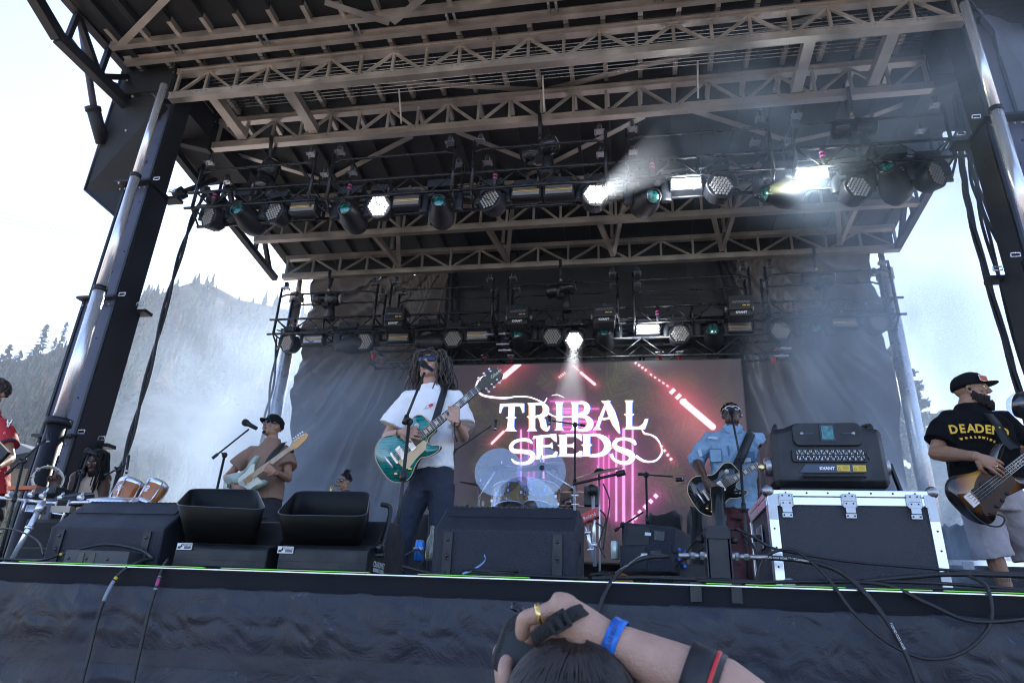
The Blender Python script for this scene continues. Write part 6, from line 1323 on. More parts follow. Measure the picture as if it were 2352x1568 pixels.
# ---------------------------------------------------------------- guitars
def guitar(kind,label,C,X,Y,s,bodym,backm,guardm,neckm,boardm,headm,inst='electric_guitar',cat='guitar',bass=False,binding=None,band=None):
    """C body centre, X towards the headstock, Y towards the player's head; front faces the audience"""
    M_=mframe(C,X,Y)@Matrix.Scale(s,4); 
    t=thing(inst,label,cat,C)
    if kind=='single': out=[(-.22,0),(-.21,.09),(-.16,.15),(-.09,.165),(-.02,.13),(.04,.108),(.10,.122),(.16,.137),(.205,.11),(.218,.05),(.222,.02),(.222,-.03),(.165,-.035),(.135,-.06),(.150,-.095),(.178,-.115),(.185,-.135),(.15,-.148),(.09,-.135),(.04,-.11),(-.02,-.128),(-.09,-.165),(-.16,-.15),(-.21,-.09)]
    elif kind=='double': out=[(-.22,0),(-.215,.08),(-.17,.145),(-.10,.16),(-.02,.125),(.05,.11),(.12,.14),(.19,.155),(.225,.14),(.20,.11),(.15,.08),(.13,.035),(.13,-.03),(.14,-.06),(.175,-.09),(.185,-.115),(.15,-.13),(.08,-.12),(.02,-.105),(-.05,-.13),(-.11,-.17),(-.17,-.16),(-.215,-.09)]
    else: out=[(-.23,0),(-.22,.09),(-.17,.15),(-.10,.16),(-.02,.125),(.06,.105),(.13,.13),(.22,.15),(.265,.135),(.23,.10),(.17,.07),(.15,.03),(.15,-.03),(.165,-.06),(.20,-.09),(.20,-.12),(.16,-.135),(.08,-.12),(.01,-.11),(-.06,-.14),(-.12,-.175),(-.18,-.16),(-.22,-.09)]
    o=cloop(out,3); b=MB().use(backm,True); b.prism(o,.045,M_,bevel=.006); b.build('body_back',t)
    b=MB().use(bodym,True); b.prism(inset(o,.006),.006,M_@Matrix.Translation((0,0,.024))); b.build('body_top',t)
    if binding: b=MB().use(binding,True); b.tube([M_@V((p[0],p[1],.023)) for p in o]+[M_@V((*o[0],.023))],.0032*s,6,cap=False); b.build('binding',t)
    L=.64 if not bass else .80; nb=.14 if kind!='single' else .20
    L0=L-.10+ (.06 if kind=='single' else 0)
    b=MB().use(neckm,True); b.tube([M_@V((nb-.1,0,.022)),M_@V((L0,0,.022))],[(.028*s,.012*s),(.022*s,.011*s)],10,up=M_.to_3x3()@V((0,0,1))); b.build('neck',t)
    b=MB().use(boardm); b.prism([(nb-.14,-.028),(L0,-.0215),(L0,.0215),(nb-.14,.028)],.006,M_@Matrix.Translation((0,0,.036))); fb=b.build('fingerboard',t)
    b=MB().use(alu_bright)
    for k in range(1,21):
        x=L0-(L0+.10)*(1-2**(-k/12)); 
        if x<nb-.13: break
        w_=.0215+.0065*(L0-x)/(L0-nb+.14); b.prism([(x-.001,-w_),(x+.001,-w_),(x+.001,w_),(x-.001,w_)],.002,M_@Matrix.Translation((0,0,.040)))
    b.build('frets',fb)
    b=MB().use(MATS['inlay'] if 'inlay' in MATS else mat('inlay',(.7,.68,.6),.3))
    for k in(3,5,7,9,12,15,17):
        x=L0-(L0+.10)*(1-2**(-(k-.5)/12))
        if x<nb-.12: break
        if kind=='single': b.prism([(x-.011,-.014),(x+.011,-.011),(x+.011,.011),(x-.011,.014)],.0015,M_@Matrix.Translation((0,0,.0395)))
        else: b.prism([(x+.004*math.cos(i),.004*math.sin(i)) for i in range(6)],.0015,M_@Matrix.Translation((0,0,.0395)))
    b.build('inlays',fb)
    if kind=='single': hd=[(L0,-.022),(L0+.02,-.026),(L0+.06,-.040),(L0+.165,-.050),(L0+.19,-.03),(L0+.178,0),(L0+.19,.03),(L0+.165,.050),(L0+.06,.040),(L0+.02,.026),(L0,.022)]
    else: hd=[(L0,-.022),(L0+.03,-.03),(L0+.06,-.035),(L0+.16,-.02),(L0+.20,.0),(L0+.195,.03),(L0+.15,.048),(L0+.03,.045),(L0,.022)]
    b=MB().use(headm); b.prism(hd,.014,M_@Matrix.Translation((0,0,.026))); hs_=b.build('headstock',t)
    b=MB().use(MATS['inlay']); b.prism([(L0-.003,-.023),(L0+.003,-.023),(L0+.003,.023),(L0-.003,.023)],.009,M_@Matrix.Translation((0,0,.036))); b.build('nut',t)
    for k in range(4 if bass else 6):
        if kind=='single': x=L0+.05+.045*(k%3); y=(.036 if k<3 else -.036); yo=.058 if k<3 else -.058
        else: x=L0+.035+.025*k*(1.5 if bass else 1); y=.030; yo=.066
        b=MB().use(chrome,True); b.lathe(M_@V((x,y,.033)),M_.to_3x3()@V((0,0,1)),[(.008*s,0),(.008*s,.003),(.004*s,.008),(0,.008)],10); b.tube([M_@V((x,y,.026)),M_@V((x,yo,.022))],.003*s,6); b.ell(M_@V((x,yo,.022)),(.009*s,.006*s,.009*s)); b.build('tuner',hs_)
    if guardm:
        if kind=='single': pg_=[(-.10,-.030),(.12,-.030),(.135,-.055),(.10,-.09),(.02,-.095),(-.06,-.115),(-.085,-.10)]
        elif kind=='double': pg_=cloop([(-.16,-.02),(-.13,-.10),(-.05,-.105),(.04,-.085),(.12,-.095),(.155,-.10),(.135,-.04),(.13,.035),(.165,.085),(.13,.10),(.05,.075),(-.04,.07),(-.05,.02)],2)
        else: pg_=cloop([(-.14,-.12),(-.04,-.135),(.05,-.10),(.14,-.08),(.15,.03),(.11,.09),(.02,.085),(-.06,.05),(-.09,0)],3)
        b=MB().use(guardm); b.prism(pg_,.003,M_@Matrix.Translation((0,0,.030))); b.build('pickguard',t)
    ps=((.04,.030),(-.045,.030)) if kind=='single' else ((.09,.030),(.03,.030),(-.04,.030)) if not bass else ((-.01,.034),(-.075,.034))
    for x,wd in ps:
        b=MB().use(chrome if kind=='single' else (plastic if bass else white_paint)); hw=.019 if kind=='single' or bass else .009; b.prism(rrect(hw*2,.085,.006),.012,M_@Matrix.Translation((x,0,.033))); b.build('pickup',t)
    b=MB().use(chrome); xb=-.10 if not bass else -.135; b.prism(rrect(.016 if not bass else .05,.085,.006),.014,M_@Matrix.Translation((xb,0,.034))); b.build('bridge',t)
    if kind=='single': b=MB().use(chrome,True); b.tube([M_@V((-.145,-.045,.038)),M_@V((-.145,.045,.038))],.008*s,8); b.build('tailpiece',t)
    for (x,y) in (((-.10,-.115),(-.15,-.09),(-.055,-.125),(-.13,-.13)) if kind=='single' else ((-.03,-.085),(-.075,-.10),(-.12,-.09)) if kind=='double' else ((-.05,-.115),(-.0,-.11),(.05,-.095))):
        b=MB().use(gold if kind=='single' and binding else (white_paint if kind=='double' else plastic),True); b.lathe(M_@V((x,y,.03)),M_.to_3x3()@V((0,0,1)),[(.012*s,0),(.011*s,.012),(0,.012)],12); b.build('knob',t)
    if kind=='single': b=MB().use(MATS['inlay'],True); b.lathe(M_@V((.14,.075,.028)),M_.to_3x3()@V((0,0,1)),[(.018*s,0),(.018*s,.001),(.004*s,.001),(.004*s,.015),(0,.015)],14); b.build('toggle_switch',t)
    b=MB().use(alu_bright,True); n=4 if bass else 6
    for k in range(n): f=(k/(n-1)-.5); b.tube([M_@V((xb,f*.055,.044)),M_@V((L0+.02,f*.036,.043))],.0012*s if not bass else .0018*s,4)
    b.build('strings',t)
    return t,M_
def strap(label,pts,w_,m,nrm=(0,-1,0)):
    sp=spline(pts,6); b=MB().use(m,True); N=V(nrm)
    L=[];Rr=[]
    for i,p in enumerate(sp):
        d=(sp[min(i+1,len(sp)-1)]-sp[max(i-1,0)]).normalized(); sd_=d.cross(N).normalized(); L.append(p+sd_*w_/2); Rr.append(p-sd_*w_/2)
    n=len(sp); b.add(L+Rr,[(i,i+1,n+i+1,n+i) for i in range(n-1)]); o=b.build('guitar_strap',solid=.003); tag(o,label,'strap','guitar straps'); return o
def dread_hair(root,H,s,n,length,m,seed,rad=.0075,wild=.02,front=.055,back=True,top=True,down=(0,0,-1),flare=1.0):
    rg_=random.Random(seed); b=MB().use(m,True); b.ell(H@V((0,-.030*s,.048*s)),(.082*s,.096*s,.082*s),H.to_3x3(),18,12)
    for i in range(n):
        a=rg_.uniform(0,2*PI); el=rg_.uniform(.0,1.35)
        x=math.cos(a)*math.cos(el); y=math.sin(a)*math.cos(el); z=math.sin(el)
        if y>.25 and el<.95: continue
        p=H@V((x*.080*s,(-.03+y*.092)*s,(.045+z*.078)*s)); out=(H.to_3x3()@V((x,y*.8,z*.4+.15))).normalized(); L=length*rg_.uniform(.7,1.12)
        pts=[p-out*.01]; q=p; fl=flare*rg_.uniform(.25,1.05); v=out*fl; k=8; L*=1+.35*(fl<.5*flare)
        if y>.0: v=v+(H.to_3x3()@V((math.copysign(1.1,x),-.2,0)))*.6*min(1,flare)
        for j in range(k):
            v=(v*.62+V(down)*.62+V((rg_.uniform(-1,1),rg_.uniform(-1,1),rg_.uniform(-.6,.6)))*wild*8).normalized(); q=q+v*L/k
            c=H.inverted()@q; rr=math.hypot(c.x/.088,(c.y+.01)/.100)
            if rr<1.02 and c.z>-.12*s: f=1.04/max(rr,.05); c=V((c.x*f,(c.y+.01)*f-.01,c.z)); q=H@c
            if c.y>.015*s and abs(c.x)<.070*s and c.z<.075*s: c=V((math.copysign(.074*s,c.x if abs(c.x)>.002 else x),c.y,c.z)); q=H@c
            pts.append(q)
        r0=rad*rg_.uniform(.8,1.3); b.tube(spline(pts,2),[r0*(1-.45*j/(2*k)) for j in range(2*k+1)],6)
    return b.build('hair',root)
def curls(root,H,s,n,m,seed,r0=.014,zmin=.02,name='hair',scale=1.0,ymax=.55):
    rg_=random.Random(seed); b=MB().use(m,True); b.ell(H@V((0,-.026*s,.048*s)),(.079*s*scale,.092*s*scale,.076*s*scale),H.to_3x3(),16,10)
    for i in range(n):
        a=rg_.uniform(0,2*PI); el=rg_.uniform(-.5,1.5); x=math.cos(a)*math.cos(el); y=math.sin(a)*math.cos(el); z=math.sin(el)
        if y>ymax-.0 and el<.75: continue
        c=V((x*.080,(-.026+y*.092),(.048+z*.078)))*s*scale; 
        if c.z<zmin-.07*(y<0): continue
        b.ell(H@c,(r0*rg_.uniform(.6,1.2),r0*rg_.uniform(.6,1.2),r0*rg_.uniform(.6,1.2)),None,7,5)
    return b.build(name,root)
def cap_(root,H,s,m,brim_dir=0,flat=False,tilt=0):
    Hc=H@Matrix.Rotation(brim_dir,4,'Z'); b=MB().use(m,True); S=lambda x,y,z:Hc@V((x*s,y*s,z*s)); r3=Hc.to_3x3(); n=24; prof=[(1.0,.028),(1.01,.055),(.93,.085),(.72,.112),(.42,.127),(.02,.131)]
    vs=[S(.084*r*math.cos(2*PI*k/n),-.012+.104*r*math.sin(2*PI*k/n),z+(.006*math.sin(2*PI*k/n))) for r,z in prof for k in range(n)]
    b.add(vs,[(i*n+k,i*n+(k+1)%n,(i+1)*n+(k+1)%n,(i+1)*n+k) for i in range(len(prof)-1) for k in range(n)],True); o=b.build('cap',root,solid=.003)
    b=MB().use(m,True); nn=14; A=[];B=[]
    for k in range(nn+1):
        a=PI*(.12+.76*k/nn); x=.080*math.cos(a); y=-.012+.100*math.sin(a); A.append(S(x,y,.036)); l=.072*math.sin((a-PI*.12)/.76)**.45; B.append(S(x*1.03,y+l,.036-(.0 if flat else .012)*math.sin(a)-(.02 if not flat else .006)*abs(x/.08)**2+tilt*l))
    b.add(A+B,[(i,i+1,nn+2+i,nn+1+i) for i in range(nn)],True); b.build('brim',o,solid=.004); b=MB().use(m,True); b.ell(S(0,-.012,.132),(.006,.006,.004)); b.build('button',o); return o
Y=PY
# ---------------------------------------------------------------- singer
y=4.84; white_c=mat('cotton_white',(.90,.90,.92),.85,bump=.2,bs=120); navy=mat('cotton_navy',(.018,.024,.045),.8,var=.15,bump=.2,bs=100)
pel=Y(992,1105,y); J=dict(head=Y(988,842,y),neck=Y(990,889,y+.01),sa=Y(933,912,y),sb=Y(1052,912,y),ea=Y(889,1004,y-.02),eb=Y(1064,1003,y-.05),wa=Y(920,993,y-.31),wb=Y(1047,969,y-.40),pelvis=pel,hem=Y(990,1080,y))
J.update(ka=V((pel.x-.15,y+.0,DK+.50)),na=V((pel.x-.24,y+.05,DK+.10)),kb=V((pel.x+.10,y,DK+.50)),nb=V((pel.x+.12,y+.05,DK+.10)))
r,H=figure('singer in a white T-shirt with long grey-brown dreadlocks and black sunglasses playing guitar',J,skin_l,(0,-1,0),(-.06,-.96,.20),mouth=1,hs=1.06,W=.175,D=.105,hands={'a':((.9,-.25,-.08),(.05,1,.1),-1,(.45,.5,.55,.6)),'b':((-.18,-.02,.9),(-.25,.9,.15),1,(.55,.6,.65,.7))},shirt=white_c,pants=navy,sleeve=.74,cloth=(.024,.085),sl_r=(.082,.108))
face_bits(r,H,1.06,mouth=1,browm=hair_k); glasses(r,H,1.08,.029,.0195,False,plastic_gloss,lens_b,thick=.0042)
dread_hair(r,H,1.08,460,.29,hair_g,5,rad=.0066,wild=.075,down=(0,.08,-.95),flare=1.35)
curls(r,H,1.09,240,hair_g,77,r0=.015,zmin=.055,ymax=.75,name='hair_top')
b=MB().use(white_c,True); b.lathe(J['neck']+V((0,-.0,.000)),(0,-.2,1),[(.070,-.012),(.074,.0),(.068,.010)],26); b.build('collar',r)
b=MB().use(rubber,True); b.lathe(J['wa'],J['wa']-J['ea'],[(.031,-.004),(.034,0),(.031,.004)],16); b.build('wristband',r); b=MB().use(rubber,True); b.lathe(J['wb'],J['wb']-J['eb'],[(.031,-.02),(.034,-.01),(.031,.0)],16); b.tube([J['wb']+V((0,-.03,-.01)),J['wb']+V((.01,-.05,-.09)),J['wb']+V((.03,-.04,-.15))],.006,6); b.build('wristband',r)
b=MB().use(white_paint,True); b.ell(H@V((-.084,-.002,.0)),(.008,.008,.012)); b.build('earpiece',r)
# red and white capsule print on the chest
m_=mframe(Y(986,932,y-.122),V((1,0,.55)),V((-.55,0,1))); b=MB().use(red); b.prism([(0,-.010)]+[(.022+.010*math.cos(a),.010*math.sin(a)) for a in[-1.57+.39*i for i in range(9)]]+[(0,.010)],.002,m_); b.tube([m_@V(p) for p in((0,.010,0),(-.022,.010,0),(-.031,.004,0),(-.031,-.004,0),(-.022,-.010,0),(0,-.010,0))],.0014,4); 
for d_ in((.0,.035),(.0,-.035),(-.05,.0),(.052,.004)): b.bar(m_@V((d_[0]*.62,d_[1]*.5,0)),m_@V((d_[0],d_[1],0)),.0016,.0016)
b.build('chest_print',r)
teal=mat('teal_flame',(.01,.22,.20),.12,var=.75,vs_=9,coat=1,stretch=(1,1,14)); cream=mat('cream',(.72,.55,.33),.35); rosew=mat('rosewood',(.055,.03,.02),.5,var=.3,vs_=30); mahog=mat('dark_teal_back',(.01,.05,.05),.2,coat=.8)
C=Y(938,1030,y-.24); X=(Y(1096,899,y-.36)-C)
g,_=guitar('single','glossy teal single cutaway electric guitar held by the singer',C,X,(-X.z,-.05,X.x),1.10,teal,mahog,cream,mahog,rosew,plastic_gloss,binding=cream)
text('Gibson',.03,_@Matrix.Translation((.76,.0,.034))@Matrix.Rotation(-PI/2*0,4,'Z'),MATS['inlay'],'maker_lettering',[c for c in g.children if c.name.startswith('headstock')][0],ext=.0005)
strap('black leather strap across the singer\'s white shirt',[Y(1023,886,y-.02),Y(1018,905,y-.10),Y(1006,945,y-.155),Y(993,985,y-.20),Y(985,1000,y-.24)],.055,rubber)
# ---------------------------------------------------------------- tan shirted guitarist
y=6.3; tan_c=mat('cotton_tan',(.27,.165,.115),.85,bump=.2,bs=120)
pel=Y(607,1172,y); J=dict(head=Y(625,981,y),neck=Y(626,1010,y+.01),sa=Y(575,1037,y),sb=Y(660,1034,y+.04),ea=Y(522,1096,y-.02),eb=Y(661,1098,y-.06),wa=Y(533,1117,y-.34),wb=Y(632,1084,y-.40),pelvis=pel,hem=Y(607,1150,y))
J.update(ka=V((pel.x-.12,y,DK+.48)),na=V((pel.x-.14,y,DK+.1)),kb=V((pel.x+.12,y,DK+.48)),nb=V((pel.x+.14,y,DK+.1)))
r,H=figure('guitarist in a tan T-shirt, black cap and mirrored round sunglasses',J,skin_t,(-.15,-1,0),(-.35,-.9,.22),W=.195,D=.125,hands={'a':((.75,-.1,-.3),(0,1,0),-1),'b':((-.75,-.05,.35),(-.1,.9,.2),1,(.6,.6,.65,.7))},shirt=tan_c,pants=mat('dark_trousers',(.012,.013,.018),.8),sleeve=.60,cloth=(.022,.085),sl_r=(.085,.095),belly=.02)
face_bits(r,H,1,browm=hair_k); glasses(r,H,1,.024,.024,True,alu_bright,lens_b,thick=.0022); cp=cap_(r,H,1.04,mat('cap_black',(.007,.007,.009),.9,spec=.2)); curls(r,H,.985,60,hair_k,3,r0=.012,zmin=-.02)
b=MB().use(hair_k,True); S=lambda x,y_,z:H@V((x,y_,z)); b.ell(S(0,.066,-.090),(.026,.020,.017),H.to_3x3()); b.tube(spline([S(-.026,.080,-.060),S(-.015,.092,-.044),S(.015,.092,-.044),S(.026,.080,-.060)],4),.0032,6); b.build('beard',r)
text('TJ',.04,H@mframe(V((0,.088,.082)),(-1,0,0),(0,-.35,1)),white_txt,'cap_emblem',cp)
b=MB().use(gold,True); b.lathe(J['wa']-(J['wa']-J['ea'])*.12,J['wa']-J['ea'],[(.032,-.012),(.035,0),(.032,.012)],16); b.use(plastic_gloss); b.box(J['wa']+V((-.01,-.035,.0)),(.035,.012,.035)); b.build('watch',r)
sea=mat('seafoam',(.30,.40,.33),.2,coat=1); cream2=mat('cream_white',(.70,.70,.60),.35); mapl=mat('maple_neck',(.62,.36,.14),.3,coat=.5)
C=Y(566,1108,y-.26); X=(Y(668,1033,y-.34)-C); guitar('double','pale seafoam double cutaway electric guitar with maple neck held by the tan shirted man',C,X,(-X.z,-.05,X.x),1.05,sea,sea,cream2,mapl,mapl,mapl)
strap('black strap over the tan shirt',[Y(652,1016,y-.02),Y(640,1030,y-.12),Y(622,1052,y-.18),Y(612,1070,y-.22)],.065,rubber)
b=MB().use(rubber,True); q=Y(669,1033,y-.33); b.lathe(q,X,[(.03,-.012),(.034,0),(.03,.012)],12); tag(b.build('string_wrap'),'black string damper on the maple guitar neck','string damper')
# ---------------------------------------------------------------- denim shirted guitarist
y=6.1; den=mat('denim',(.24,.38,.53),.85,var=.25,vs_=7,bump=.35,bs=160); maroon=mat('maroon_trousers',(.075,.022,.026),.85,var=.2,bump=.3,bs=60)
pel=Y(1684,1170,y); J=dict(head=Y(1680,953,y),neck=Y(1681,984,y+.01),sa=Y(1632,1006,y),sb=Y(1738,1009,y),ea=Y(1598,1056,y+.02),eb=Y(1764,1062,y-.02),wa=Y(1622,1104,y-.32),wb=Y(1768,1048,y-.3),pelvis=pel,hem=Y(1687,1172,y))
J.update(ka=V((pel.x-.02,y,DK+.48)),na=V((pel.x-.02,y,DK+.1)),kb=V((pel.x+.16,y-.02,DK+.48)),nb=V((pel.x+.18,y,DK+.1)))
r,H=figure('guitarist singing in a ripped light blue denim shirt and white rimmed sunglasses',J,skin_d,(0,-1,0),(0,-.93,.30),W=.19,D=.115,mouth=1,jaw=.95,hands={'a':((.45,-.2,-.5),(.4,.7,0),-1),'b':((-.1,-.1,.7),(-.5,.7,0),1,(1,1,1,1))},shirt=den,pants=maroon,sleeve=1.38,cloth=(.036,.06),sl_r=(.078,.078))
face_bits(r,H,1,lipm=mat('lips_dark',(.12,.05,.04),.5),mouth=0); glasses(r,H,1,.027,.018,True,white_paint,lens_b,thick=.0042); curls(r,H,.99,260,hair_k,8,r0=.010,zmin=.03)
for k in(-1,1): b=MB().use(steel,True); b.ell(H@V((k*.084,.0,-.006)),(.012,.013,.014)); b.build('earpiece',r)
N=J['neck']; b=MB().use(den)
for k in(-1,1): b.add([N+V((k*.015,-.085,-.07)),N+V((k*.055,-.055,.035)),N+V((k*.085,-.06,.0)),N+V((k*.065,-.095,-.055))],[(0,1,2,3)])
b.build('collar',r,solid=.006)
den2=mat('denim_light',(.50,.58,.66),.9,bump=.5,bs=200); den3=mat('denim_seam',(.09,.17,.28),.9)
def patch(px,py,w_,h_,m,nm,yy,rot=0): 
    q=Y(px,py,yy); b=MB().use(m); b.prism(rrect(w_,h_,.006),.004,mframe(q,(math.cos(rot),0,math.sin(rot)),(-math.sin(rot),0,math.cos(rot)))); b.build(nm,r)
patch(1637,1005,.08,.022,den2,'rip',y-.118,-.1); patch(1717,1056,.055,.035,den2,'rip',y-.125,.1); patch(1608,1040,.03,.06,den2,'rip',y-.07,.2); patch(1706,1165,.03,.07,den2,'rip',y-.12,.1)
patch(1644,1045,.10,.115,den3,'pocket',y-.119); patch(1644,1046,.09,.105,den,'pocket_face',y-.1225); patch(1722,1048,.085,.09,den3,'pocket',y-.119); patch(1678,1075,.012,.40,den3,'placket',y-.121,.03)
for k in range(6): b=MB().use(steel,True); q=Y(1677,1010+24*k,y-.126); b.ell(q,(.006,.004,.006)); b.build('button',r)
blk=mat('black_quilt',(.015,.018,.018),.10,var=.5,vs_=12,coat=1); C=Y(1647,1122,y-.25); X=(Y(1758,1056,y-.36)-C)
guitar('single','glossy black single cutaway electric guitar with cream edge held by the denim shirted man',C,X,(-X.z,-.05,X.x),1.03,blk,plastic_gloss,None,plastic_gloss,rosew,plastic_gloss,binding=cream)
strap('wide black strap over the denim shirt',[Y(1729,991,y+.02),Y(1723,1000,y-.09),Y(1704,1045,y-.15),Y(1690,1075,y-.2)],.075,rubber)
# ---------------------------------------------------------------- bassist
y=5.5; blk_c=mat('cotton_black',(.006,.006,.008),.95,spec=.15,bump=.2,bs=110); sand=mat('shorts_sand',(.40,.36,.38),.85,var=.08,bump=.2,bs=90)
pel=Y(2280,1150,y); J=dict(head=Y(2232,900,y),neck=Y(2226,934,y+.01),sa=Y(2174,964,y-.02),sb=Y(2308,964,y+.06),ea=Y(2150,1040,y-.04),eb=Y(2345,1060,y-.05),wa=Y(2244,1048,y-.44),wb=Y(2395,1010,y-.3),pelvis=pel,hem=Y(2272,1122,y))
J.update(ka=V((pel.x-.10,y-.04,DK+.47)),na=V((pel.x-.03,y+.0,DK+.1)),kb=V((pel.x+.22,y+.1,DK+.47)),nb=V((pel.x+.26,y+.12,DK+.1)))
r,H=figure('stocky bearded bassist in a black T-shirt with yellow lettering, cap, glasses and pale shorts',J,skin_b if False else skin_t,(.25,-1,0),(.88,-.48,.02),hs=1.12,jaw=1.15,W=.235,D=.17,arm=(.068,.056,.036),neck=.075,hands={'a':((.8,-.15,-.55),(.1,1,.1),-1,(.3,.35,.4,.4),1.12),'b':((.1,0,.7),(-.5,.6,0),1,(1,1,1,1))},shirt=blk_c,shorts=sand,sleeve=.70,cloth=(.022,.10),belly=.07,sl_r=(.110,.112))
face_bits(r,H,1.12,browm=hair_k); glasses(r,H,1.10,.026,.018,False,gold,mat('clear_lens',(.5,.5,.5),.05,alpha=.12),thick=.0016,z=.010); cp=cap_(r,H,1.16,MATS['cap_black'],flat=True,tilt=.10); curls(r,H,1.10,40,hair_k,12,r0=.010,zmin=-.01)
S=lambda x,y_,z:H@V((x*1.12,y_*1.12,z*1.12)); b=MB().use(hair_k,True); rg_=random.Random(9)
for i in range(760):
    a=rg_.uniform(-1.75,1.75); z=rg_.uniform(-.120,-.048+.034*max(0,(abs(a)-.85)/.9)) if rg_.random()<.9 else rg_.uniform(-.048,-.042); rr=.078-.02*abs(z+.06)/.06*.5
    x=rr*math.sin(a)*.92; yy=.010+rr*math.cos(a)*1.02+(.016*max(0,1-abs(a)/1.3) if z<-.066 else 0)
    if abs(x)<.030 and -.074<z<-.044: continue
    if z<-.120+.034*(abs(a)/1.4)**2: continue
    if abs(x)<.03 and z>-.036: continue
    if z>-.045 and abs(a)<.75 and not abs(x)<.035: continue
    rr_=rg_.uniform(.005,.0085); b.ell(S(x+rg_.uniform(-.003,.003),yy+rg_.uniform(-.002,.006),z-.018*math.cos(a)),(rr_,rr_,rr_*1.9),H.to_3x3(),6,5)
b.mats=[mat('beard_dark',(.030,.022,.018),.85,var=.5,vs_=80,spec=.15)]; b.build('beard',r)
b=MB().use(mat('patch_orange',(.75,.14,.03),.6)); m_=H@mframe(V((.040,.098,.095))*1.13,(-1,-.40,0),(0,-.45,1)); m_=H@mframe(V((.045,.084,.066))*1.16,(-.86,.50,0),(-.06,-.10,1)); b.prism(rrect(.082,.046,.006),.004,m_); pt=b.build('cap_patch',cp)
b=MB().use(white_paint); b.prism(rrect(.089,.053,.008),.003,m_); b.build('patch_border',pt); text('Savage Creek',.014,m_@Matrix.Translation((0,.008,.003)),plastic,'patch_lettering',pt,ext=.0003); b=MB().use(plastic); b.prism([(-.03,-.012),(.03,-.012),(.024,-.006),(-.024,-.006)],.001,m_@Matrix.Translation((0,0,.0025))); b.build('patch_bars',pt)
b=MB().use(plastic,True); b.ell(S(.082,-.002,.0),(.012,.012,.014)); b.build('earpiece',r)
yel=mat('print_yellow',(.80,.48,.04),.7)
def arc_text(s,c,size,X,r_,m,nm,step):
    X=V(X).normalized(); Z=V((0,0,1))
    n=len(s)
    for i,ch in enumerate(s):
        f=(i-(n-1)/2); o=c+X*f*step+Z*(-f*f*r_)+V((0,-.010,0))*(-abs(f)*-.0); o=o+V((0,.0022*f*f,0)); an=-f*r_*2/step; text(ch,size,mframe(o,X+Z*an,Z-X*an),m,nm,r,bold=.0022,ext=.0035,sx=.88)
arc_text('DEADEND',Y(2250,985,y-.292),.088,(1,-.02,-.08),.0012,yel,'shirt_lettering',.054); arc_text('WORLDWIDE',Y(2250,1004,y-.300),.018,(1,-.02,-.10),.0008,yel,'shirt_lettering',.026)
tat=mat('tattoo',(.07,.075,.065),.6,var=.6,vs_=40); b=MB().use(tat,True); e_,w_=J['ea'],J['wa']; 
for k in range(3):
    a0=e_.lerp(w_,.15+.25*k); a1=e_.lerp(w_,.42+.25*k); rr=.058-.010*k
    b.grid(lambda u,v:(lambda p,th:p+V((0,-math.cos(th),0))*rr+V((0,0,math.sin(th)))*rr)(a0.lerp(a1,u),-.7+1.9*v*(1-.3*abs(math.sin(u*9+k)))),10,8)
b.build('tattoo',r); text('yobro',.05,mframe(V((pel.x-.06,y-.058-.03,DK+.24)),(1,0,0),(0,0,1)),tat,'tattoo',r,shear=.3)
b=MB().use(gold,True); q=J['wa']+V((.09,-.035,-.075)); b.lathe(q,(.8,-.1,-.6),[(.011,-.003),(.0125,0),(.011,.003)],12); b.build('ring',r)
b=MB().use(plastic); b.bar(Y(2205,1075,y+.1),Y(2212,1125,y+.1),.09,.06); b.use(rubber,True); b.tube(spline([Y(2190,1000,y),Y(2178,1070,y-.05),Y(2186,1120,y-.05),Y(2200,1140,y)],5),.005,6); b.build('belt_pack',r)
sun1=mat('sunburst',(.45,.20,.03),.12,coat=1); n_=sun1.node_tree; tc=n_.nodes.new('ShaderNodeTexCoord'); ln=n_.nodes.new('ShaderNodeVectorMath'); ln.operation='LENGTH'; cr=n_.nodes.new('ShaderNodeValToRGB'); n_.links.new(tc.outputs['Object'],ln.inputs[0]); n_.links.new(ln.outputs['Value'],cr.inputs[0]); e=cr.color_ramp.elements; e[0].position=.10; e[0].color=(.55,.26,.03,1); e[1].position=.21; e[1].color=(.012,.008,.006,1); q=cr.color_ramp.elements.new(.155); q.color=(.30,.10,.015,1); n_.links.new(cr.outputs[0],n_.nodes['Principled BSDF'].inputs['Base Color'])
C=Y(2265,1116,y-.34); X=(Y(2362,1040,y-.40)-C); guitar('bass','sunburst bass guitar with dark brown pickguard held by the bassist',C,X,(-X.z,-.05,X.x),1.08,sun1,plastic_gloss,mat('guard_brown',(.035,.012,.008),.15,coat=1),mahog,rosew,sun1,inst='bass_guitar',cat='bass guitar',bass=True)
strap('black strap with small silver pictures over the bassist\'s shirt',[Y(2270,950,y-.16),Y(2290,975,y-.27),Y(2310,1010,y-.32),Y(2330,1030,y-.36)],.06,rubber)
cable([Y(2190,1115,y-.2),Y(2225,1170,y-.35),Y(2262,1202,y-.36),Y(2296,1208,y-.36),Y(2308,1192,y-.36),Y(2296,1182,y-.36),Y(2278,1180,y-.36)],.0055,'black instrument cable looping below the bass guitar',group='instrument cables')
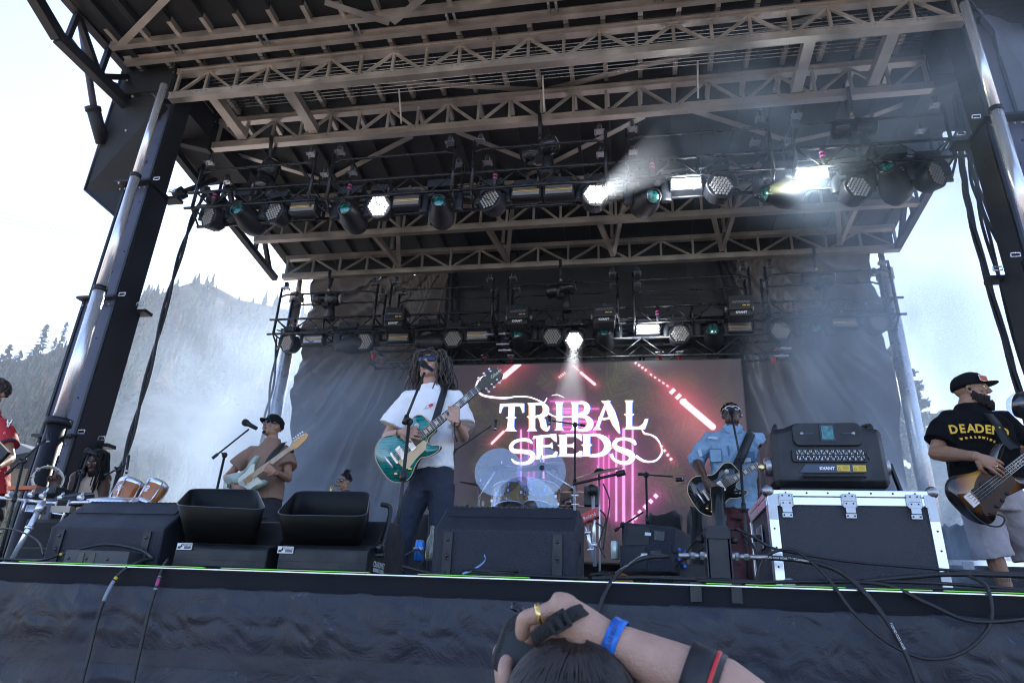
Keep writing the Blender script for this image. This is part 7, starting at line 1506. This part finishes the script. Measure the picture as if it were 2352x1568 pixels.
# ---------------------------------------------------------------- man with dreadlocks at the percussion
y=5.6; J=dict(head=Y(222,1063,y-.05),neck=Y(208,1092,y+.03),sa=Y(178,1098,y),sb=Y(238,1100,y+.03),ea=Y(160,1140,y-.05),eb=Y(238,1150,y-.1),wa=Y(128,1118,y-.22),wb=Y(225,1165,y-.3),pelvis=Y(205,1215,y),hem=Y(205,1190,y))
r,H=figure('man with long black dreadlocks in a beige tank top shaking a tambourine',J,skin_d,(-.1,-1,0),(.15,-.9,-.38),W=.165,D=.10,hands={'a':((-.35,-.2,.75),(.2,-.6,.2),1,(1.1,1.15,1.2,1.2)),'b':((.3,-.5,-.5),(0,0,-1),1)},shirt=mat('cotton_beige',(.50,.38,.29),.85),tank=True,arm=(.050,.042,.029),cloth=(.014,.08))
face_bits(r,H,1,lipm=MATS['lips_dark'],eyes=True,browm=hair_k); dread_hair(r,H,1.0,150,.36,hair_k,6,rad=.0075,wild=.018,down=(0,-.02,-1.3),flare=.45)
b=MB().use(hair_k,True); b.ell(H@V((0,.045,-.095)),(.045,.04,.035),H.to_3x3()); b.build('beard',r,disp=(.008,.01)); b=MB().use(red,True); b.lathe(J['wa'].lerp(J['ea'],.2),J['wa']-J['ea'],[(.032,-.012),(.035,0),(.032,.012)],14); b.build('wristband',r)
c=Y(110,1101,y-.30); t=thing('tambourine','white tambourine with gold jingles held up by the man with dreadlocks','tambourine',c); b=MB().use(white_paint,True); ax=V((.75,-.45,.25)); b.lathe(c,ax,[(.118,-.024),(.125,-.024),(.125,.024),(.118,.024),(.118,-.024)],36); b.build('frame',t); x,y_,d=b.frame(ax)
for k in range(9):
    a=2*PI*k/9; q=c+(x*math.cos(a)+y_*math.sin(a))*.122; b=MB().use(brass,True); b.lathe(q,x*math.cos(a)*0+d.cross(x*math.cos(a)+y_*math.sin(a)),[(0,-.008),(.02,-.006),(.02,.006),(0,.008)],12); b.build('jingle',t)
# ---------------------------------------------------------------- saxophonist
y=8.85; J=dict(head=Y(790,1107,y),neck=Y(792,1130,y+.02),sa=Y(765,1142,y),sb=Y(822,1142,y),ea=Y(758,1185,y-.1),eb=Y(825,1185,y-.1),wa=Y(780,1190,y-.3),wb=Y(800,1200,y-.3),pelvis=Y(793,1240,y),hem=Y(793,1230,y))
pz=J['pelvis']; J.update(ka=V((pz.x-.1,y,DK+.45)),na=V((pz.x-.1,y,DK+.1)),kb=V((pz.x+.1,y,DK+.45)),nb=V((pz.x+.1,y,DK+.1)))
r,H=figure('musician with a black topknot and sunglasses playing a saxophone behind the hoppers',J,skin_t,(-.1,-1,0),(-.35,-.93,-.05),W=.17,D=.1,shirt=blk_c,pants=MATS['dark_trousers'],vox=.008)
face_bits(r,H,1); glasses(r,H,1.02,.028,.02,False,plastic_gloss,lens_k,thick=.004); curls(r,H,1.0,160,hair_k,21,r0=.012,zmin=.03)
b=MB().use(hair_k,True); 
for k in range(16): b.ell(H@V((.01+.02*math.sin(k*2.1),-.05+.02*math.cos(k*1.7),.145+.022*math.sin(k*1.3))),(.02,.02,.018))
for k in range(7): b.tube([H@V((.01,-.05,.14)),H@V((-.05+.02*k,-.07,.175+.01*(k%3)))],.004,5)
b.build('topknot',r); m0=H@V((0,.10,-.055)); t=thing('saxophone','gold saxophone at the mouth of the musician with the topknot','saxophone',m0); b=MB().use(gold,True); b.tube(spline([m0,m0+V((-.03,-.06,-.02)),m0+V((-.04,-.12,-.08)),m0+V((-.03,-.13,-.3)),m0+V((.0,-.16,-.55)),m0+V((0,-.28,-.55)),m0+V((.0,-.32,-.35))],5),[.010]*6+[.016]*6+[.022]*6+[.03]*6+[.04]*6+[.06],10); b.build('horn',t); b=MB().use(plastic,True); b.tube([m0+V((0,.01,0)),m0+V((-.02,-.04,-.01))],.011,8); b.build('mouthpiece',t)
# ---------------------------------------------------------------- drummer
y=8.35; J=dict(head=Y(1268,1094,y),neck=Y(1270,1122,y+.02),sa=Y(1240,1136,y),sb=Y(1300,1136,y),ea=Y(1232,1172,y-.1),eb=Y(1312,1172,y-.1),wa=Y(1238,1120,y-.35),wb=Y(1305,1190,y-.35),pelvis=Y(1270,1205,y),hem=Y(1270,1200,y))
r,H=figure('drummer with short dark hair seated behind the clear shields',J,skin_t,(0,-1,0),(.3,-.95,0),W=.17,D=.1,hands={'a':((0,-.2,1),(0,-1,0),1,(1,1,1,1)),'b':((0,-1,0),(0,0,-1),1,(1,1,1,1))},shirt=mat('cotton_brown',(.12,.085,.06),.85),vox=.008)
face_bits(r,H,1,browm=hair_k); curls(r,H,1.0,160,hair_k,22,r0=.012,zmin=.035)
b=MB().use(mat('stick',(.55,.4,.2),.5),True); q=J['wa']+V((0,-.04,.07)); b.tube([q-V((0,0,.05)),q+V((.03,-.05,.30))],.008,6); tag(b.build('drum_stick'),'wooden drum stick raised in the drummer\'s hand','drum stick')
# ---------------------------------------------------------------- person cut by the left edge
y=5.2; redj=mat('jersey_red',(.45,.012,.02),.7,bump=.3,bs=140); J=dict(head=Y(-12,903,y),neck=Y(-22,945,y),sa=Y(-75,975,y),sb=Y(12,975,y-.02),ea=Y(-85,1040,y),eb=Y(24,1052,y-.05),wa=Y(-50,1080,y-.2),wb=Y(-8,1072,y-.25),pelvis=Y(-32,1165,y),hem=Y(-30,1150,y))
pz=J['pelvis']; J.update(ka=V((pz.x-.1,y,DK+.45)),na=V((pz.x-.1,y,DK+.1)),kb=V((pz.x+.1,y,DK+.45)),nb=V((pz.x+.1,y,DK+.1)))
r,H=figure('dark haired person in a red jersey with white sleeve emblem cut by the left edge',J,skin_t,(.1,-1,0),(.3,-.95,0),W=.19,D=.12,hands={'a':((1,0,0),(0,1,0),1),'b':((-.7,-.1,.0),(0,1,0),1)},shirt=redj,pants=MATS['dark_trousers'],sleeve=.62,sl_r=(.085,.085))
face_bits(r,H,1,browm=hair_k); curls(r,H,1.03,260,mat('hair_brown',(.03,.018,.012),.5,var=.5,vs_=60),31,r0=.020,zmin=-.05,scale=1.08,ymax=.6)
b=MB().use(navy,True); s_,e_=J['sb'],J['eb']; b.lathe(s_.lerp(e_,.62),e_-s_,[(.086,-.012),(.09,0),(.086,.012)],18); b.build('sleeve_cuff',r)
m_=mframe(Y(21,972,y-.115),(1,0,.02),(0,0,1)); b=MB().use(navy); 
def emb(g,m__,z): 
    b.use(m__)
    for k in(-1,1): b.prism([(k*.004,-.038-g),(k*(.012+g),-.03),(k*(.014+g),-.004),(k*(.028+g),.010),(k*(.026+g),.030+g),(k*(.034+g),.038+g),(k*.016,.036+g),(k*(.014-g),.018),(k*.001,.008)],.003,m_@Matrix.Translation((0,0,z)))
emb(.004,navy,0); emb(0,white_paint,.003); b.use(navy); b.bar(m_@V((-.006,-.004,.006)),m_@V((.006,-.004,.006)),.003,.001); b.bar(m_@V((0,-.012,.006)),m_@V((0,.004,.006)),.001,.003); b.build('sleeve_emblem',r)
b=MB().use(white_paint,True); b.tube([Y(10,994,y-.11)+V((.010*math.cos(k*PI/6),0,.007*math.sin(k*PI/6))) for k in range(13)],.002,5); b.build('sleeve_badge',r)
b=MB().use(plastic); b.bar(Y(-30,1010,y-.38),Y(10,1052,y-.38),.12,.03,(0,-1,0)); o=b.build('tablet'); tag(o,'black flat device held by the person at the left edge','tablet')
# ================================================================ PHOTOGRAPHER IN FRONT
y=.98
def F_(px,py,dy=0): return PY(px,py,y+dy)
hd=F_(1300,1730,.02); t=thing('person','photographer in the foreground seen from behind, raising a camera with a bare arm','person',(hd.x,hd.y,0))
b=MB().use(skin_l,True); H=hframe(hd,(-.25,.9,.25)); head_parts(b,H,1.0); 
W_=F_(1392,1468,.0); El=F_(1790,1655,-.03); Sh=V((hd.x+.17,hd.y-.08,hd.z-.27)); Nk=V((hd.x+.02,hd.y-.05,hd.z-.20)); Sh2=V((hd.x-.17,hd.y-.02,hd.z-.27))
b.tube([H@V((0,-.02,-.05)),Nk,Nk+V((0,0,-.06))],[.055,.055,.07],14); mid=(Sh+Sh2)/2; rings(b,[(V((mid.x,mid.y,.30)),.09,.14),(V((mid.x,mid.y,.65)),.085,.13),(mid+V((0,0,-.1)),.09,.15),(mid,.07,.13)],up=(0,-1,0))
b.tube([mid,Sh,Sh.lerp(El,.5),El,El.lerp(W_,.3),El.lerp(W_,.75),W_],[.045,.050,.044,.040,.043,.031,(.029,.024)],16)
# right hand: back of hand up to the knuckle, fingers over the grip
b.tube([W_,F_(1345,1452),F_(1305,1432,.0),F_(1285,1420)],[(.028,.025),(.040,.032),(.046,.034),(.040,.026)],14)
b.tube(spline([F_(1300,1420),F_(1297,1397,-.005),F_(1268,1400,-.01),F_(1232,1412,-.01),F_(1206,1420,-.005),F_(1200,1442,.0),F_(1202,1464,.01)],3),[.022]*3+[.0215]*3+[.0120]*4+[.0112]*4+[.0105]*4+[.008],12)
b.tube(spline([F_(1290,1425,.03),F_(1255,1425,.035),F_(1225,1440,.04),F_(1212,1475,.045)],4),[.015]*4+[.012]*4+[.011]*4+[.009],12)
b.tube(spline([F_(1295,1440,.04),F_(1258,1446,.05),F_(1232,1462,.055),F_(1222,1495,.06)],4),[.014]*4+[.012]*4+[.011]*4+[.009],12)
b.tube(spline([F_(1310,1455,.035),F_(1268,1466,.055),F_(1246,1482,.06),F_(1238,1512,.06)],4),[.013]*4+[.011]*4+[.010]*4+[.008],12)
b.tube(spline([F_(1345,1478,-.01),F_(1318,1502,-.02),F_(1290,1520,-.02),F_(1262,1528,-.01)],4),[.019]*4+[.016]*4+[.013]*4+[.010],12)
# left hand below the lens
W2=F_(1175,1640,.08); El2=V((hd.x-.24,hd.y+.02,hd.z-.42)); b.tube([mid,Sh2,El2,El2.lerp(W2,.5),W2],[.045,.050,.045,.038,.027],14)
hand_tubes(b,W2,(-.05,.05,1),(.5,.6,.2),-1,(.35,.45,.5,.6),s=.92)
b.tube(spline([F_(1168,1600,.02),F_(1160,1560,.01),F_(1160,1530,.02),F_(1168,1512,.03)],4),[.0115]*4+[.0105]*8+[.008],10)
b.tube([V((mid.x-.08,mid.y,.34)),V((mid.x-.12,mid.y+.22,.42)),V((mid.x-.12,mid.y+.12,.06)),V((mid.x-.12,mid.y+.26,.03))],[.08,.06,.045,.035],12); b.tube([V((mid.x+.08,mid.y,.34)),V((mid.x+.12,mid.y+.22,.42)),V((mid.x+.12,mid.y+.12,.06)),V((mid.x+.12,mid.y+.26,.03))],[.08,.06,.045,.035],12)
b.build('body',t,remesh=.0036,smooth_it=4)
b=MB().use(mat('top_black',(.015,.015,.018),.8),True); rings(b,[(V((mid.x,mid.y,.30)),.11,.16),(V((mid.x,mid.y,.65)),.10,.15),(mid+V((0,0,-.1)),.105,.17),(mid+V((0,0,.0)),.08,.15),(Nk,.06,.06)],up=(0,-1,0)); b.build('top',t,remesh=.009,smooth_it=4)
b=MB().use(navy,True); b.tube([V((mid.x-.08,mid.y,.34)),V((mid.x-.12,mid.y+.22,.43)),V((mid.x-.12,mid.y+.12,.10))],[.10,.08,.06],12); b.tube([V((mid.x+.08,mid.y,.34)),V((mid.x+.12,mid.y+.22,.43)),V((mid.x+.12,mid.y+.12,.10))],[.10,.08,.06],12); b.build('trousers',t,remesh=.01,smooth_it=3)
# hair: fine strands over the crown
hm=mat('hair_fine',(.028,.019,.016),.38,var=.4,vs_=50); rg_=random.Random(2); b=MB().use(hm,True); b.ell(H@V((0,-.028,.040)),(.089,.106,.101),H.to_3x3(),28,18)
for i in range(900):
    a=rg_.uniform(0,2*PI); el0=1.5; c0=H@V((.01,-.02,.134)); pts=[]
    for j in range(7):
        el=1.42-.26*j*rg_.uniform(.9,1.1); aa=a+.05*rg_.uniform(-1,1); k_=1.015+rg_.uniform(0,.035); pts.append(H@V((.087*k_*math.cos(aa)*math.cos(el),-.028+.104*k_*math.sin(aa)*math.cos(el),.040+.101*k_*math.sin(el))))
    b.tube(pts,[.0016]*6+[.0007],4)
b.build('hair',t)
b=MB().use(gold,True); q=F_(1240,1410,-.008); b.lathe(q,F_(1206,1420)-F_(1268,1400),[(.0128,-.0035),(.0145,-.003),(.0148,.003),(.0128,.0035)],24); b.build('ring',t)
wb=mat('band_blue',(.015,.16,.62),.35,.2,var=.25,vs_=60); b=MB().use(wb,True); ax=El-W_; q=W_.lerp(El,.05); b.lathe(q,ax,[(.0305,-.009),(.0318,-.0085),(.0318,.0085),(.0305,.009)],30); wb_=b.build('wristband',t)
axn=ax.normalized(); nn=V((0,-1,0)); nn=(nn-axn*nn.dot(axn)).normalized(); tt=axn.cross(nn)
text('REGGAE RISE',.0085,mframe(q+nn*.0322,-tt if tt.z<0 else tt,-axn),mat('band_print',(.02,.05,.2),.5),'band_print',wb_,bold=.0002,ext=.0003)
for off,m_,w2,rr in((.60,rubber,.021,.0455),(.545,red,.0025,.0445),(.655,red,.0025,.0470)):
    q=W_.lerp(El,off*.95); b=MB().use(m_,True); b.lathe(q,ax,[(rr*.93,-w2),(rr*.97,-w2),(rr*.97,w2),(rr*.93,w2)],30); b.build('arm_strap',t)
# camera in the hands
c=F_(1235,1505,.07); t2=thing('camera','black camera with hand strap held up by the photographer','camera',c); cb=mat('camera_black',(.012,.012,.013),.5,bump=.5,bs=350)
Mc=mframe(c,(.86,-.12,-.25),(.25,.15,.95)); Mr=Mc.to_3x3(); b=MB().use(cb); b.prism(rrect(.115,.080,.018),.045,Mc,bevel=.005); b.prism([(-.028,.04),(.028,.04),(.018,.066),(-.018,.066)],.04,Mc); b.build('camera_body',t2)
b=MB().use(plastic_gloss,True); fz=Mr@V((0,0,-1)); b.lathe(Mc@V((-.012,-.004,-.02)),fz,[(.034,0),(.036,.02),(.034,.05),(.038,.075),(.038,.10),(.030,.10),(.028,.08),(0,.08)],30); b.build('lens',t2)
b=MB().use(cb); b.prism(rrect(.03,.085,.010),.055,Mc@Matrix.Translation((.062,-.002,0)),bevel=.004); b.build('grip',t2); b=MB().use(plastic); b.prism(rrect(.060,.045,.004),.004,Mc@Matrix.Translation((-.015,-.008,.025))); b.build('rear_screen',t2)
for dx,dy in((.045,.046),(-.05,.046)): b=MB().use(plastic_gloss,True); b.lathe(Mc@V((dx,dy,0)),Mr@V((0,1,0)),[(.011,0),(.011,.009),(0,.009)],16); b.build('dial',t2)
st_=mat('webbing',(.010,.010,.011),.8,bump=.8,bs=300); sp=spline([F_(1222,1470,-.03),F_(1250,1448,-.045),F_(1290,1425,-.058),F_(1322,1405,-.050),F_(1345,1396,-.02)],6); b=MB().use(st_,True)
n=len(sp); L=[];Q=[]
for i,p in enumerate(sp):
    d=(sp[min(i+1,n-1)]-sp[max(i-1,0)]).normalized(); s_=d.cross(V((0,-1,.2))).normalized(); L.append(p+s_*.009); Q.append(p-s_*.009)
b.add(L+Q,[(i,i+1,n+i+1,n+i) for i in range(n-1)]); b.build('hand_strap',t2,solid=.0025)
q=F_(1284,1427,-.066); d=(F_(1322,1405,-.05)-F_(1250,1448,-.045)).normalized(); mb=mframe(q,d,(0,-.2,1)); b=MB().use(plastic)
for a in((-.011,0,.004,.022),(.011,0,.004,.022),(0,.010,.024,.0035),(0,-.010,.024,.0035),(0,0,.006,.020)): b.prism([(a[0]-a[2]/2,a[1]-a[3]/2),(a[0]+a[2]/2,a[1]-a[3]/2),(a[0]+a[2]/2,a[1]+a[3]/2),(a[0]-a[2]/2,a[1]+a[3]/2)],.004,mb)
b.build('buckle',t2)
